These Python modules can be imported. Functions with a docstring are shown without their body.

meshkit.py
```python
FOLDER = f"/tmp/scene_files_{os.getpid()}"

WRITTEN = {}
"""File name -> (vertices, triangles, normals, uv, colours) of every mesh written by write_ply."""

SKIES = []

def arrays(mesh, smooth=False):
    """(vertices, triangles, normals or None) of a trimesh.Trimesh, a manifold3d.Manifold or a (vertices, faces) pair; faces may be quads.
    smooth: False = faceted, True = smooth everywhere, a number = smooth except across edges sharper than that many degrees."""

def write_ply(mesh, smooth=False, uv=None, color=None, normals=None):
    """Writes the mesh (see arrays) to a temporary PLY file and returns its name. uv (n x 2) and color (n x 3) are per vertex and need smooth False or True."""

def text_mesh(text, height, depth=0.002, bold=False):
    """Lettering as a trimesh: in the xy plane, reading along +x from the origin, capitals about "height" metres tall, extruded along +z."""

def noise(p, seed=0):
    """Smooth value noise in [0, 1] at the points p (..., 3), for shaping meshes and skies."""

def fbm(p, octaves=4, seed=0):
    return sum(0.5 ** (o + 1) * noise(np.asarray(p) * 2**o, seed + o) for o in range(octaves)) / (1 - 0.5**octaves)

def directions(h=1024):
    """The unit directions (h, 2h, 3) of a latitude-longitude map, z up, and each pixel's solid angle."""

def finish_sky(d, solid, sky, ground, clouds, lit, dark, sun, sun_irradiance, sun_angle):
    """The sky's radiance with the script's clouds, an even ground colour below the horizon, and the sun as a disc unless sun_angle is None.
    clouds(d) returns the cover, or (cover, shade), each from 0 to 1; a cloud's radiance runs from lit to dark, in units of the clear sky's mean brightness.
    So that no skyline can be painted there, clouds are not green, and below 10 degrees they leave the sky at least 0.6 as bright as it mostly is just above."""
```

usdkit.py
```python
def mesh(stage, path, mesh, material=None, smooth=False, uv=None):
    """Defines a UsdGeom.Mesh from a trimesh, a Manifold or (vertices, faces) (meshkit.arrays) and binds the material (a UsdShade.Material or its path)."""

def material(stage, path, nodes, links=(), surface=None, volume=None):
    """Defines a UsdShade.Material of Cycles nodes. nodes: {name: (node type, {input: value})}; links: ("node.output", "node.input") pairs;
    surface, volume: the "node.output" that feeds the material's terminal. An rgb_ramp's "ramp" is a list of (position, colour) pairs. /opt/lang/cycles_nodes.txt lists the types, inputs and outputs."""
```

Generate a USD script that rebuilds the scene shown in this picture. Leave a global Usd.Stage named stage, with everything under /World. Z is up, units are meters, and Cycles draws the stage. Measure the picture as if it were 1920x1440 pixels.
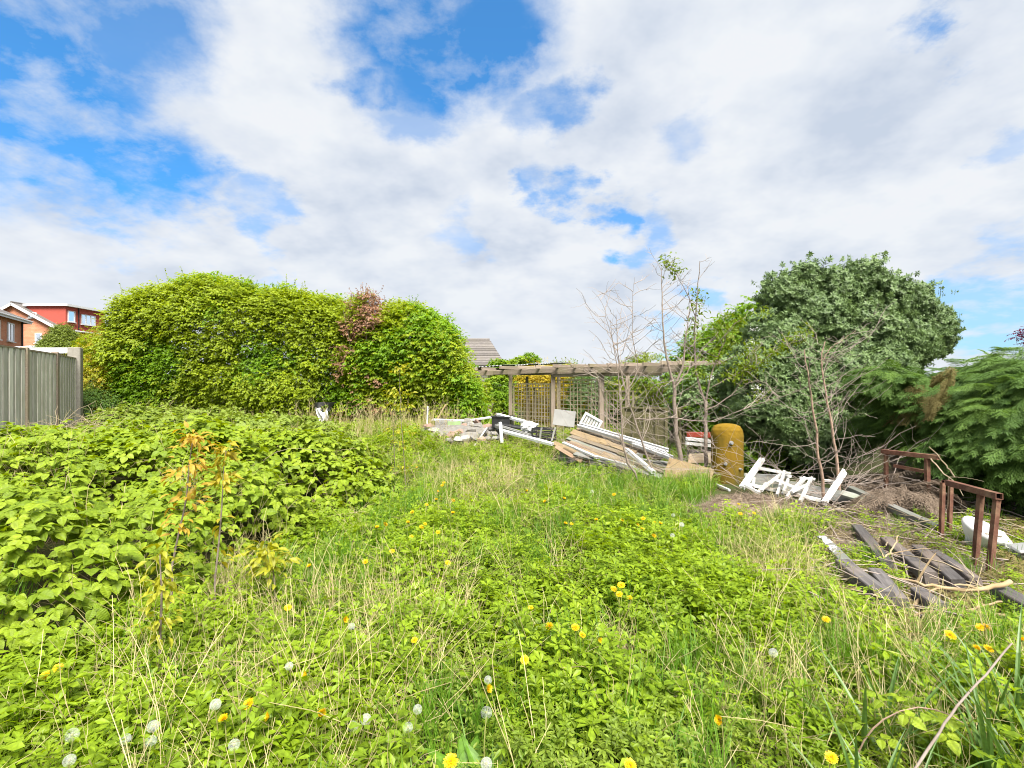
import math, random
import numpy as np
import trimesh
import usdkit
from meshkit import noise, fbm
from pxr import Usd, UsdGeom, UsdLux, UsdShade, Sdf, Gf, Vt

stage = Usd.Stage.CreateInMemory()
UsdGeom.SetStageUpAxis(stage, 'Z')
UsdGeom.SetStageMetersPerUnit(stage, 1.0)
UsdGeom.Xform.Define(stage, '/World')
UsdGeom.Scope.Define(stage, '/World/Looks')
PI = math.pi

# ------------------------------------------------------------------ camera
EYE = 1.5
FPX = 960.0                                   # focal length in pixels of a 1920 wide picture (90 degrees across)
cam = UsdGeom.Camera.Define(stage, '/World/camera')
cam.CreateHorizontalApertureAttr(36.0)
cam.CreateFocalLengthAttr(18.0)
cam.CreateClippingRangeAttr(Gf.Vec2f(0.05, 5000))
cam.AddTranslateOp().Set(Gf.Vec3d(0, 0, EYE))
cam.AddRotateXYZOp().Set(Gf.Vec3f(90, 0, 0))
cam.CreateExposureAttr(3.1)

# ------------------------------------------------------------------ sun and sky
SUN_EL, SUN_AZ = math.radians(56), math.radians(162)      # azimuth: atan2(x, y) of the direction to the sun (behind the camera, a little to the right)
SUN_I, SKY_S = 0.40, 0.05
sd = np.array([math.cos(SUN_EL) * math.sin(SUN_AZ), math.cos(SUN_EL) * math.cos(SUN_AZ), math.sin(SUN_EL)])
sun = UsdLux.DistantLight.Define(stage, '/World/sun')
sun.CreateNormalizeAttr(True)
sun.CreateIntensityAttr(SUN_I)
sun.CreateAngleAttr(32.0)
sun.CreateColorAttr(Gf.Vec3f(1.0, 0.95, 0.87))
_x = np.cross([0, 0, 1.0], sd); _x /= np.linalg.norm(_x)
_y = np.cross(sd, _x)
sun.AddTransformOp().Set(Gf.Matrix4d(*_x, 0, *_y, 0, *sd, 0, 0, 0, 0, 1))

def sky_material():
    N, Lk = {}, []
    N['tc'] = ('texture_coordinate', {})
    N['sky'] = ('sky_texture', {'sky_type': 'single_scattering', 'sun_disc': False, 'sun_elevation': SUN_EL, 'sun_rotation': SUN_AZ,
                                'air_density': 1.0, 'aerosol_density': 0.3, 'ozone_density': 2.0})
    # the direction, pulled about by noise so that cloud edges are ragged
    N['sep'] = ('separate_xyz', {})
    Lk.append(('tc.generated', 'sep.vector'))
    N['zc'] = ('math', {'math_type': 'maximum', 'value2': 0.0}); Lk.append(('sep.z', 'zc.value1'))
    N['za'] = ('math', {'math_type': 'add', 'value2': 0.30}); Lk.append(('zc.value', 'za.value1'))
    N['px'] = ('math', {'math_type': 'divide'}); Lk += [('sep.x', 'px.value1'), ('za.value', 'px.value2')]
    N['py'] = ('math', {'math_type': 'divide'}); Lk += [('sep.y', 'py.value1'), ('za.value', 'py.value2')]
    N['pl'] = ('combine_xyz', {'z': 0.0}); Lk += [('px.value', 'pl.x'), ('py.value', 'pl.y')]
    N['w1'] = ('noise_texture', {'scale': 2.3, 'detail': 10, 'roughness': 0.6, 'distortion': 0.0}); Lk.append(('pl.vector', 'w1.vector'))
    N['w1c'] = ('vector_math', {'vector_math_type': 'subtract', 'math_type': 'subtract', 'vector2': (0.5, 0.5, 0.5)}); Lk.append(('w1.color', 'w1c.vector1'))
    N['w1s'] = ('vector_math', {'math_type': 'scale', 'scale': 0.34}); Lk.append(('w1c.vector', 'w1s.vector1'))
    N['wd'] = ('vector_math', {'math_type': 'add'}); Lk += [('tc.generated', 'wd.vector1'), ('w1s.vector', 'wd.vector2')]
    holes = [  # (pixel, pixel, radius in radians, depth) of the gaps of blue
        (40, 150, .13, 1), (130, 190, .10, 1), (0, 60, .10, .8), (205, 300, .09, 1), (250, 350, .085, 1), (340, 365, .085, 1), (410, 385, .06, .9),
        (200, 40, .10, .9), (300, 15, .10, .9),
        (720, 30, .09, 1), (800, 60, .12, 1), (890, 50, .12, 1), (940, 80, .07, 1), (700, 150, .055, .9), (840, 110, .09, 1),
        (1035, 185, .05, .8), (1065, 205, .05, .8), (985, 205, .05, .6), (790, 235, .055, .6), (740, 215, .045, .5),
        (1000, 345, .035, .7), (1055, 375, .042, .8), (1110, 405, .034, .7), (1150, 440, .045, .9), (1210, 450, .042, .6),
        (1750, 50, .035, .8), (1720, 40, .03, .5), (1850, 600, .07, .62), (1800, 585, .05, .6), (1910, 590, .06, .62), (1890, 235, .035, .35),
        (1330, 545, .042, .6), (1245, 640, .035, .4), (520, 425, .05, .6), (870, 425, .045, .4), (1270, 275, .05, .4)]
    prev = None
    for i, (px, py, r, k) in enumerate(holes):
        v = np.array([(px - 960) / FPX, 1, (720 - py) / FPX]); v /= np.linalg.norm(v)
        N[f'h{i}'] = ('vector_math', {'math_type': 'distance', 'vector2': tuple(v)}); Lk.append(('wd.vector', f'h{i}.vector1'))
        N[f'm{i}'] = ('map_range', {'range_type': 'smoothstep', 'from_min': r * 1.38, 'from_max': r * 0.50, 'to_min': 0.0, 'to_max': k, 'clamp': True})
        Lk.append((f'h{i}.value', f'm{i}.value'))
        if prev:
            N[f'x{i}'] = ('math', {'math_type': 'maximum'}); Lk += [(prev, f'x{i}.value1'), (f'm{i}.result', f'x{i}.value2')]
            prev = f'x{i}.value'
        else:
            prev = f'm{i}.result'
    # the rest of the sky, behind and beside the camera: the same broken cloud
    N['bk'] = ('noise_texture', {'scale': 1.5, 'detail': 8, 'roughness': 0.6}); Lk.append(('pl.vector', 'bk.vector'))
    N['bkm'] = ('map_range', {'range_type': 'smoothstep', 'from_min': 0.56, 'from_max': 0.70, 'clamp': True}); Lk.append(('bk.fac', 'bkm.value'))
    N['bky'] = ('map_range', {'range_type': 'smoothstep', 'from_min': 0.45, 'from_max': 0.1, 'clamp': True}); Lk.append(('sep.y', 'bky.value'))
    N['bkx'] = ('math', {'math_type': 'multiply'}); Lk += [('bkm.result', 'bkx.value1'), ('bky.result', 'bkx.value2')]
    N['gap'] = ('math', {'math_type': 'maximum'}); Lk += [(prev, 'gap.value1'), ('bkx.value', 'gap.value2')]
    # thin veils inside the gaps
    N['vl'] = ('noise_texture', {'scale': 6.0, 'detail': 10, 'roughness': 0.6, 'distortion': 0.15}); Lk.append(('pl.vector', 'vl.vector'))
    N['vlm'] = ('map_range', {'from_min': 0.48, 'from_max': 0.72, 'to_min': 1.0, 'to_max': 0.25, 'clamp': True}); Lk.append(('vl.fac', 'vlm.value'))
    N['gp2'] = ('math', {'math_type': 'multiply'}); Lk += [('gap.value', 'gp2.value1'), ('vlm.result', 'gp2.value2')]
    # cloud body: white to blue grey
    N['cn'] = ('noise_texture', {'scale': 3.2, 'detail': 10, 'roughness': 0.55, 'distortion': 0.0}); Lk.append(('pl.vector', 'cn.vector'))
    N['cnr'] = ('rgb_ramp', {'ramp': [(0.33, CLOUD_DARK), (0.47, CLOUD_MID), (0.60, CLOUD_LIT)]}); Lk.append(('cn.fac', 'cnr.fac'))
    # towards the horizon the cloud closes to an even pale bank
    N['hz'] = ('map_range', {'range_type': 'smoothstep', 'from_min': 0.26, 'from_max': 0.02, 'to_min': 0.0, 'to_max': 0.75, 'clamp': True}); Lk.append(('sep.z', 'hz.value'))
    N['cl'] = ('mix_color', {'b': CLOUD_HOR}); Lk += [('hz.result', 'cl.fac'), ('cnr.color', 'cl.a')]
    N['tz'] = ('rgb_ramp', {'ramp': [(0.0, tuple(np.array(BLUE_TINT) * (.5, .6, .72))), (.35, tuple(np.array(BLUE_TINT) * (.8, .86, .9))), (.6, BLUE_TINT)]}); Lk.append(('zc.value', 'tz.fac'))
    N['skt'] = ('mix_color', {'blend_type': 'multiply', 'fac': 1.0}); Lk += [('sky.color', 'skt.a'), ('tz.color', 'skt.b')]
    N['out'] = ('mix_color', {}); Lk += [('gp2.value', 'out.fac'), ('cl.result', 'out.a'), ('skt.result', 'out.b')]
    N['bg'] = ('background_shader', {'strength': SKY_S}); Lk.append(('out.result', 'bg.color'))
    for k, (t, inp) in N.items():
        inp.pop('vector_math_type', None)
    return usdkit.material(stage, '/World/Looks/sky_look', N, Lk, surface='bg.background')

CLOUD_DARK, CLOUD_MID, CLOUD_LIT, CLOUD_HOR, BLUE_TINT = (1.38, 1.56, 1.86), (1.76, 1.89, 2.09), (2.04, 2.12, 2.22), (1.96, 2.06, 2.19), (0.20, 0.46, 0.60)
dome = UsdLux.DomeLight.Define(stage, '/World/sky')
UsdShade.MaterialBindingAPI.Apply(dome.GetPrim()).Bind(sky_material())

# ------------------------------------------------------------------ helpers: naming, prims
_used = {}
def numbered(parent, name):
    n = _used.get((parent, name), -1) + 1
    _used[(parent, name)] = n
    return f'{parent}/{name}' if n == 0 else f'{parent}/{name}_{n:03d}'

def say(prim, label=None, cat=None, group=None, kind=None):
    for k, v in (('label', label), ('category', cat), ('group', group), ('kind', kind)):
        if v:
            prim.SetCustomDataByKey(k, v)

def M4(R=None, t=(0, 0, 0), s=1.0):
    """4 x 4 numpy matrix, columns are the local axes."""
    m = np.eye(4)
    m[:3, :3] = (np.eye(3) if R is None else np.asarray(R)) * s
    m[:3, 3] = t
    return m

def put(x, m):
    UsdGeom.Xformable(x).AddTransformOp().Set(Gf.Matrix4d(*np.asarray(m).T.ravel().tolist()))

def thing(name, label, cat, m=None, group=None):
    p = numbered('/World', name)
    x = UsdGeom.Xform.Define(stage, p)
    if m is not None:
        put(x, m)
    say(x.GetPrim(), label, cat, group)
    return p

def part(parent, name, mesh, mat, smooth=False, label=None, m=None, kind=None):
    if isinstance(mesh, MB):
        mesh = mesh.mesh()
    p = numbered(parent, name)
    g = usdkit.mesh(stage, p, mesh, mat, smooth=smooth)
    if m is not None:
        put(g, m)
    say(g.GetPrim(), label, None, None, kind)
    return p

def single(name, label, cat, mesh, mat, m=None, group=None, kind=None, smooth=False):
    if isinstance(mesh, MB):
        mesh = mesh.mesh()
    p = numbered('/World', name)
    g = usdkit.mesh(stage, p, mesh, mat, smooth=smooth)
    if m is not None:
        put(g, m)
    say(g.GetPrim(), label, cat, group, kind)
    return p

def copy_of(src, name, label, cat, m, group=None):
    p = numbered('/World', name)
    x = UsdGeom.Xform.Define(stage, p)
    x.GetPrim().GetReferences().AddInternalReference(src)
    x.GetPrim().SetInstanceable(True)
    put(x, m)
    say(x.GetPrim(), label, cat, group)
    return p

def instancer(path, protos, idx, pos, quats, scales, label=None, cat=None, kind='stuff'):
    """protos: list of (mesh, material). quats: n x 4 (w, x, y, z)."""
    pi = UsdGeom.PointInstancer.Define(stage, path)
    targets = []
    for i, (me, mat) in enumerate(protos):
        if isinstance(me, MB):
            me = me.mesh()
        q = f'{path}/clump_{i:03d}' if i else f'{path}/clump'
        usdkit.mesh(stage, q, me, mat)
        targets.append(q)
    pi.CreatePrototypesRel().SetTargets([Sdf.Path(t) for t in targets])
    pi.CreateProtoIndicesAttr(Vt.IntArray.FromNumpy(np.asarray(idx, np.int32)))
    pi.CreatePositionsAttr(Vt.Vec3fArray.FromNumpy(np.asarray(pos, np.float32)))
    q = np.asarray(quats, np.float32)
    pi.CreateOrientationsAttr(Vt.QuathArray([Gf.Quath(float(a), float(b), float(c), float(d)) for a, b, c, d in q]))
    s = np.asarray(scales, np.float32)
    if s.ndim == 1:
        s = np.repeat(s[:, None], 3, 1)
    pi.CreateScalesAttr(Vt.Vec3fArray.FromNumpy(s))
    say(pi.GetPrim(), label, cat, None, kind)
    return path

# ------------------------------------------------------------------ helpers: geometry
def unit(v):
    v = np.asarray(v, float)
    return v / np.maximum(np.linalg.norm(v, axis=-1, keepdims=True), 1e-12)

def sstep(a, b, x):
    t = np.clip((np.asarray(x, float) - a) / (b - a), 0, 1)
    return t * t * (3 - 2 * t)

def P(px, py, d):
    """The point at depth d metres that stands at a place of the survey picture (1920 x 1440)."""
    return np.array([(px - 960) / FPX * d, d, EYE + (720 - py) / FPX * d])

class MB:
    """Collects shapes into one mesh."""
    def __init__(s):
        s.v, s.f, s.n = [], [], 0
    def add(s, v, f):
        v, f = np.asarray(v, float), np.asarray(f, int)
        if f.shape[1] == 4:
            f = np.vstack([f[:, [0, 1, 2]], f[:, [0, 2, 3]]])
        s.v.append(v); s.f.append(f + s.n); s.n += len(v)
        return s
    def tm(s, t):
        return s.add(t.vertices, t.faces)
    def mesh(s):
        v, f = np.vstack(s.v), np.vstack(s.f)
        if np.bincount(f.ravel(), minlength=len(v)).min() == 0:
            u, f = np.unique(f, return_inverse=True)
            v, f = v[u], f.reshape(-1, 3)
        return (v, f)
    def box(s, c, size, R=None, ch=0.0):
        """A box, its edges chamfered by ch."""
        if ch > 0:
            v, f = chamfered(size, ch)
        else:
            b = trimesh.creation.box(size); v, f = np.array(b.vertices), np.array(b.faces)
        if R is not None:
            v = v @ np.asarray(R).T
        return s.add(v + np.asarray(c), f)
    def tube(s, pts, rad, sides=6, cap=True):
        p = np.asarray(pts, float)
        r = np.broadcast_to(rad, (len(p),)).astype(float)
        t = np.gradient(p, axis=0); t = unit(t)
        ref = np.array([0.31, 0.17, 1.0]) if abs(t[:, 2]).mean() < 0.8 else np.array([1.0, 0.2, 0.1])
        a = unit(np.cross(t, ref)); b = np.cross(t, a)
        ang = np.arange(sides) * 2 * PI / sides
        v = (p[:, None] + r[:, None, None] * (np.cos(ang)[None, :, None] * a[:, None] + np.sin(ang)[None, :, None] * b[:, None])).reshape(-1, 3)
        i, j = np.meshgrid(np.arange(len(p) - 1), np.arange(sides), indexing='ij')
        q = np.stack([i * sides + j, i * sides + (j + 1) % sides, (i + 1) * sides + (j + 1) % sides, (i + 1) * sides + j], -1).reshape(-1, 4)
        f = np.vstack([q[:, [0, 1, 2]], q[:, [0, 2, 3]]])
        if cap:
            e = (len(p) - 1) * sides
            f = np.vstack([f, [[0, k + 1, k] for k in range(1, sides - 1)], [[e, e + k, e + k + 1] for k in range(1, sides - 1)]])
        return s.add(v, f)

_ch_cache = {}
def chamfered(size, ch):
    key = tuple(np.round([*size, ch], 4))
    if key not in _ch_cache:
        x, y, z = np.asarray(size) / 2
        ch_ = min(ch, 0.45 * 2 * min(x, y, z))
        pts = []
        for sx in (-1, 1):
            for sy in (-1, 1):
                for sz in (-1, 1):
                    pts += [(sx * (x - ch_), sy * (y - ch_), sz * z), (sx * (x - ch_), sy * y, sz * (z - ch_)), (sx * x, sy * (y - ch_), sz * (z - ch_))]
        h = trimesh.convex.convex_hull(np.array(pts))
        _ch_cache[key] = (np.array(h.vertices), np.array(h.faces))
    return _ch_cache[key]

def frame_x(p0, p1, up=(0, 0, 1), roll=0.0):
    """Rotation whose x axis runs p0 to p1; z as near up as can be."""
    x = unit(np.asarray(p1, float) - p0)
    if abs(np.dot(x, unit(up))) > .98:
        up = (0, 1, 0)
    y = unit(np.cross(up, x)); z = np.cross(x, y)
    c, s_ = math.cos(roll), math.sin(roll)
    return np.stack([x, c * y + s_ * z, -s_ * y + c * z], 1)

def rz(a):
    c, s_ = math.cos(a), math.sin(a)
    return np.array([[c, -s_, 0], [s_, c, 0], [0, 0, 1.0]])

def rough_plank(L, w, t, rng, bow=0.01, ch=0.003, cells=8):
    """A plank along x, slightly bowed and with uneven ends."""
    v, f = chamfered((L, w, t), ch)
    b = trimesh.Trimesh(v, f, process=False)
    xs = np.linspace(-L / 2, L / 2, cells + 1)[1:-1]
    mb = None
    # slice into rings so that it can bow
    ring = np.array([(-w / 2 + ch, -t / 2), (w / 2 - ch, -t / 2), (w / 2, -t / 2 + ch), (w / 2, t / 2 - ch), (w / 2 - ch, t / 2), (-w / 2 + ch, t / 2), (-w / 2, t / 2 - ch), (-w / 2, -t / 2 + ch)])
    X = np.linspace(-L / 2, L / 2, cells + 1)
    ph, am = rng.uniform(0, 6), bow * rng.uniform(.5, 1)
    v = []
    for k, x in enumerate(X):
        off = am * math.sin(ph + 3 * x / L)
        rr = ring * (1 + rng.normal(0, .01))
        for (a, c) in rr:
            e = rng.normal(0, .006) if k in (0, cells) else 0
            v.append((x + e, a + off * .6, c + off))
    v = np.array(v); n = 8
    f = []
    for k in range(cells):
        for j in range(n):
            a, b_ = k * n + j, k * n + (j + 1) % n
            f += [(a, b_ + n, b_), (a, a + n, b_ + n)]
    for k in range(1, n - 1):
        f += [(0, k, k + 1), (cells * n, cells * n + k + 1, cells * n + k)]
    return v, np.array(f)[:, ::-1]

# ------------------------------------------------------------------ leaf shapes: (along, across, droop, fold), unit length and width
def leaf_shape(rows=((.3, .42), (.62, .40)), fold=.30, droop=.10, tip=1.0):
    v, f = [(0, 0, 0, 0)], []
    for (t, w) in rows:
        z = -droop * t * t * 4
        v += [(t, -w, z, fold * w), (t, 0, z, 0), (t, w, z, fold * w)]
    v.append((tip, 0, -droop * 4, 0))
    f += [(0, 1, 2), (0, 2, 3)]
    n = len(rows)
    for k in range(n - 1):
        a = 1 + 3 * k
        f += [(a, a + 3, a + 4), (a, a + 4, a + 1), (a + 1, a + 4, a + 5), (a + 1, a + 5, a + 2)]
    a = 1 + 3 * (n - 1); e = len(v) - 1
    f += [(a, e, a + 1), (a + 1, e, a + 2)]
    return np.array(v, float), np.array(f)

LEAF1 = leaf_shape(rows=((.45, .5),), fold=.2, droop=.06)                                  # 4 triangles
LEAF2 = leaf_shape()                                                                          # 8
OBOV = leaf_shape(rows=((.35, .26), (.7, .46)), fold=.2, droop=.05)
LANCE = leaf_shape(rows=((.25, .40), (.6, .42)), fold=.25, droop=.09)
BRAM = leaf_shape(rows=((.08, .25), (.22, .44), (.42, .52), (.62, .44), (.82, .24)), fold=.18, droop=.07)
_rg = np.random.default_rng(77)
def toothed():
    v, f = [(0, 0, 0, 0)], []
    T = np.linspace(.04, .96, 12)
    for i, t in enumerate(T):
        w = .52 * (math.sin(PI * t ** .72)) ** .8
        w *= 1.0 if i % 2 else .88
        z = -.28 * t * t
        v += [(t, -w, z, .16 * w), (t, -w * .5, z, .10 * w + .03 * (i % 2)), (t, 0, z, 0), (t, w * .5, z, .10 * w + .03 * (i % 2)), (t, w, z, .16 * w)]
    v.append((1.06, 0, -.30, 0))
    for k in range(4):
        f.append((0, 1 + k, 2 + k))
    for i in range(len(T) - 1):
        a = 1 + 5 * i
        for k in range(4):
            f += [(a + k, a + 5 + k, a + 6 + k), (a + k, a + 6 + k, a + 1 + k)]
    a, e = 1 + 5 * (len(T) - 1), len(v) - 1
    for k in range(4):
        f.append((a + k, e, a + k + 1))
    return np.array(v, float), np.array(f)
TOOTH = toothed()

def strew(T, pos, d, nrm, L, Wd):
    """Template T copied to each pos, along d with its face to nrm; lengths L, widths Wd. Returns (v, f)."""
    tv, tf = T
    pos, d = np.asarray(pos, float), unit(d)
    side = unit(np.cross(nrm, d)); n2 = np.cross(d, side)
    L, Wd = np.broadcast_to(L, (len(pos),)), np.broadcast_to(Wd, (len(pos),))
    v = pos[:, None] + tv[None, :, 0, None] * (L[:, None, None] * d[:, None]) + tv[None, :, 1, None] * (Wd[:, None, None] * side[:, None]) + (tv[None, :, 2, None] * L[:, None, None] + tv[None, :, 3, None] * Wd[:, None, None]) * n2[:, None]
    f = tf[None] + (np.arange(len(pos)) * len(tv))[:, None, None]
    return v.reshape(-1, 3), f.reshape(-1, 3)

def rand_dirs(rng, n, up=0.0):
    v = rng.normal(size=(n, 3)); v = unit(v); v[:, 2] += up
    return unit(v)

def quat_from(R):
    """n x 3 x 3 (columns are axes) to n x 4 (w, x, y, z)."""
    from scipy.spatial.transform import Rotation
    q = Rotation.from_matrix(R).as_quat()
    return q[:, [3, 0, 1, 2]]

def orient(z, rng, spin=None):
    """Rotations that take local z to z, turned at random about it (or local x near spin)."""
    z = unit(z); n = len(z)
    ref = rand_dirs(rng, n) if spin is None else np.broadcast_to(spin, (n, 3))
    x = unit(ref - (ref * z).sum(1, keepdims=True) * z)
    return quat_from(np.stack([x, np.cross(z, x), z], 2))

# ------------------------------------------------------------------ materials
LK = '/World/Looks/'
def leaf_mat(name, cols, trans=0.35, rough=0.5, spec=0.35, tcol=None, back=None, mott=0.25):
    """Leaves: a tone of their own each, paler or darker by clump, with light let through."""
    ramp = [(i / (len(cols) - 1), c) for i, c in enumerate(cols)]
    N = {'g': ('geometry', {}), 'o': ('object_info', {}),
         'a': ('math', {'math_type': 'multiply', 'value2': 0.6}), 'b': ('math', {'math_type': 'multiply', 'value2': 0.4}), 's': ('math', {'math_type': 'add'}),
         'r': ('rgb_ramp', {'ramp': ramp}),
         'n': ('noise_texture', {'scale': 55.0, 'detail': 3}), 'nm': ('map_range', {'from_min': .3, 'from_max': .7, 'to_min': 1 - mott, 'to_max': 1 + mott}),
         'v': ('hsv', {}),
         'p': ('principled_bsdf', {'roughness': rough, 'specular_ior_level': spec}),
         'tr': ('hsv', {'hue': 0.488, 'saturation': 1.08, 'value': 1.5}),
         't': ('translucent_bsdf', {}), 'm': ('mix_closure', {'fac': trans})}
    Lk = [('g.random_per_island', 'a.value1'), ('o.random', 'b.value1'), ('a.value', 's.value1'), ('b.value', 's.value2'), ('s.value', 'r.fac'),
          ('g.position', 'n.vector'), ('n.fac', 'nm.value'), ('nm.result', 'v.value'), ('r.color', 'v.color'), ('v.color', 'p.base_color'), ('v.color', 'tr.color'), ('tr.color', 't.color'),
          ('p.BSDF', 'm.closure1'), ('t.BSDF', 'm.closure2')]
    return usdkit.material(stage, LK + name, N, Lk, surface='m.closure')

def dim(*cs):
    return [None if c is None else tuple(np.array(c) * (.72 if min(c) > .6 else .60)) for c in cs]

def fluff(name, c):
    N = {'d': ('diffuse_bsdf', {'color': c}), 't': ('translucent_bsdf', {'color': c}), 'm': ('mix_closure', {'fac': .5}), 'x': ('transparent_bsdf', {}), 'o': ('mix_closure', {'fac': .46})}
    return usdkit.material(stage, LK + name, N, [('d.BSDF', 'm.closure1'), ('t.BSDF', 'm.closure2'), ('m.closure', 'o.closure1'), ('x.BSDF', 'o.closure2')], surface='o.closure')

def wood_mat(name, c1, c2, c3=None, rough=0.8, scale=(3, 40, 40), spec=.2, bump=.4, wear=None):
    c1, c2, c3 = dim(c1, c2, c3)
    """Weathered wood, the grain along the piece's own x; each piece a tone of its own."""
    N = {'tc': ('texture_coordinate', {}), 'o': ('object_info', {}),
         'of': ('math', {'math_type': 'multiply', 'value2': 37.0}), 'cv': ('combine_xyz', {}), 'ad': ('vector_math', {'math_type': 'add'}),
         'mp': ('mapping', {'scale': scale}), 'n': ('noise_texture', {'scale': 1.0, 'detail': 8, 'roughness': .65, 'distortion': .4}),
         'r': ('rgb_ramp', {'ramp': [(.28, c1), (.5, tuple((np.array(c1) + c2) / 2)), (.72, c2)]}),
         'n2': ('noise_texture', {'scale': 2.3, 'detail': 5}), 'r2': ('map_range', {'from_min': .45, 'from_max': .7, 'clamp': True}),
         'mx': ('mix_color', {'b': c3 or c1}),
         'hv': ('map_range', {'from_min': 0, 'from_max': 1, 'to_min': .75, 'to_max': 1.25}), 'h': ('hsv', {}),
         'bp': ('bump', {'strength': bump, 'distance': .01}), 'p': ('principled_bsdf', {'roughness': rough, 'specular_ior_level': spec})}
    Lk = [('o.random', 'of.value1'), ('of.value', 'cv.x'), ('of.value', 'cv.y'), ('tc.object', 'ad.vector1'), ('cv.vector', 'ad.vector2'), ('ad.vector', 'mp.vector'), ('mp.vector', 'n.vector'),
          ('n.fac', 'r.fac'), ('ad.vector', 'n2.vector'), ('n2.fac', 'r2.value'), ('r2.result', 'mx.fac'), ('r.color', 'mx.a'), ('o.random', 'hv.value'), ('hv.result', 'h.value'), ('mx.result', 'h.color'),
          ('h.color', 'p.base_color'), ('n.fac', 'bp.height'), ('bp.normal', 'p.normal')]
    return usdkit.material(stage, LK + name, N, Lk, surface='p.BSDF')

def mottled(name, c1, c2, scale=8.0, rough=.6, spec=.4, c3=None, at3=(.6, .75), metallic=0.0, bump=.2, detail=7, space='tc.object'):
    c1, c2, c3 = dim(c1, c2, c3)
    N = {'tc': ('texture_coordinate', {}), 'g': ('geometry', {}), 'o': ('object_info', {}), 'n': ('noise_texture', {'scale': scale, 'detail': detail, 'roughness': .62, 'distortion': .3}),
         'r': ('rgb_ramp', {'ramp': [(.32, c1), (.68, c2)]}), 'n2': ('noise_texture', {'scale': scale * .37, 'detail': 6, 'roughness': .7}),
         'r2': ('map_range', {'from_min': at3[0], 'from_max': at3[1], 'clamp': True}), 'mx': ('mix_color', {'b': c3 or c1}),
         'bp': ('bump', {'strength': bump, 'distance': .01}), 'p': ('principled_bsdf', {'roughness': rough, 'specular_ior_level': spec, 'metallic': metallic}),
         'hv': ('map_range', {'from_min': 0, 'from_max': 1, 'to_min': .85, 'to_max': 1.15}), 'h': ('hsv', {})}
    Lk = [(space, 'n.vector'), (space, 'n2.vector'), ('n.fac', 'r.fac'), ('n2.fac', 'r2.value'), ('r2.result', 'mx.fac'), ('r.color', 'mx.a'), ('o.random', 'hv.value'), ('hv.result', 'h.value'), ('mx.result', 'h.color'), ('h.color', 'p.base_color'), ('n.fac', 'bp.height'), ('bp.normal', 'p.normal')]
    return usdkit.material(stage, LK + name, N, Lk, surface='p.BSDF')

M = {}
M['soil'] = mottled('soil', (.05, .04, .025), (.13, .11, .06), scale=6, rough=.95, spec=.1, c3=(.08, .11, .03), at3=(.4, .6), space='g.position')
M['weed'] = leaf_mat('weed_leaf', [(.15, .235, .010), (.225, .325, .014), (.295, .39, .02), (.36, .43, .035)], trans=.44)
M['weed_dull'] = leaf_mat('weed_leaf_dull', [(.13, .20, .02), (.20, .275, .03), (.28, .33, .055), (.23, .29, .065)], trans=.4)
M['grass'] = leaf_mat('grass_blade', [(.08, .18, .012), (.135, .27, .018), (.215, .34, .025)], trans=.38, rough=.5)
M['straw'] = leaf_mat('straw', [(.40, .335, .16), (.54, .465, .25), (.63, .56, .36)], trans=.2, rough=.6)
M['strap'] = leaf_mat('strap_leaf', [(.07, .14, .028), (.11, .19, .04), (.17, .24, .03)], trans=.3, rough=.42, spec=.4)
M['bramble'] = leaf_mat('bramble_leaf', [(.13, .20, .012), (.20, .28, .016), (.26, .335, .024), (.31, .38, .05), (.33, .33, .05)], trans=.36, rough=.55, spec=.25)
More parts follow.
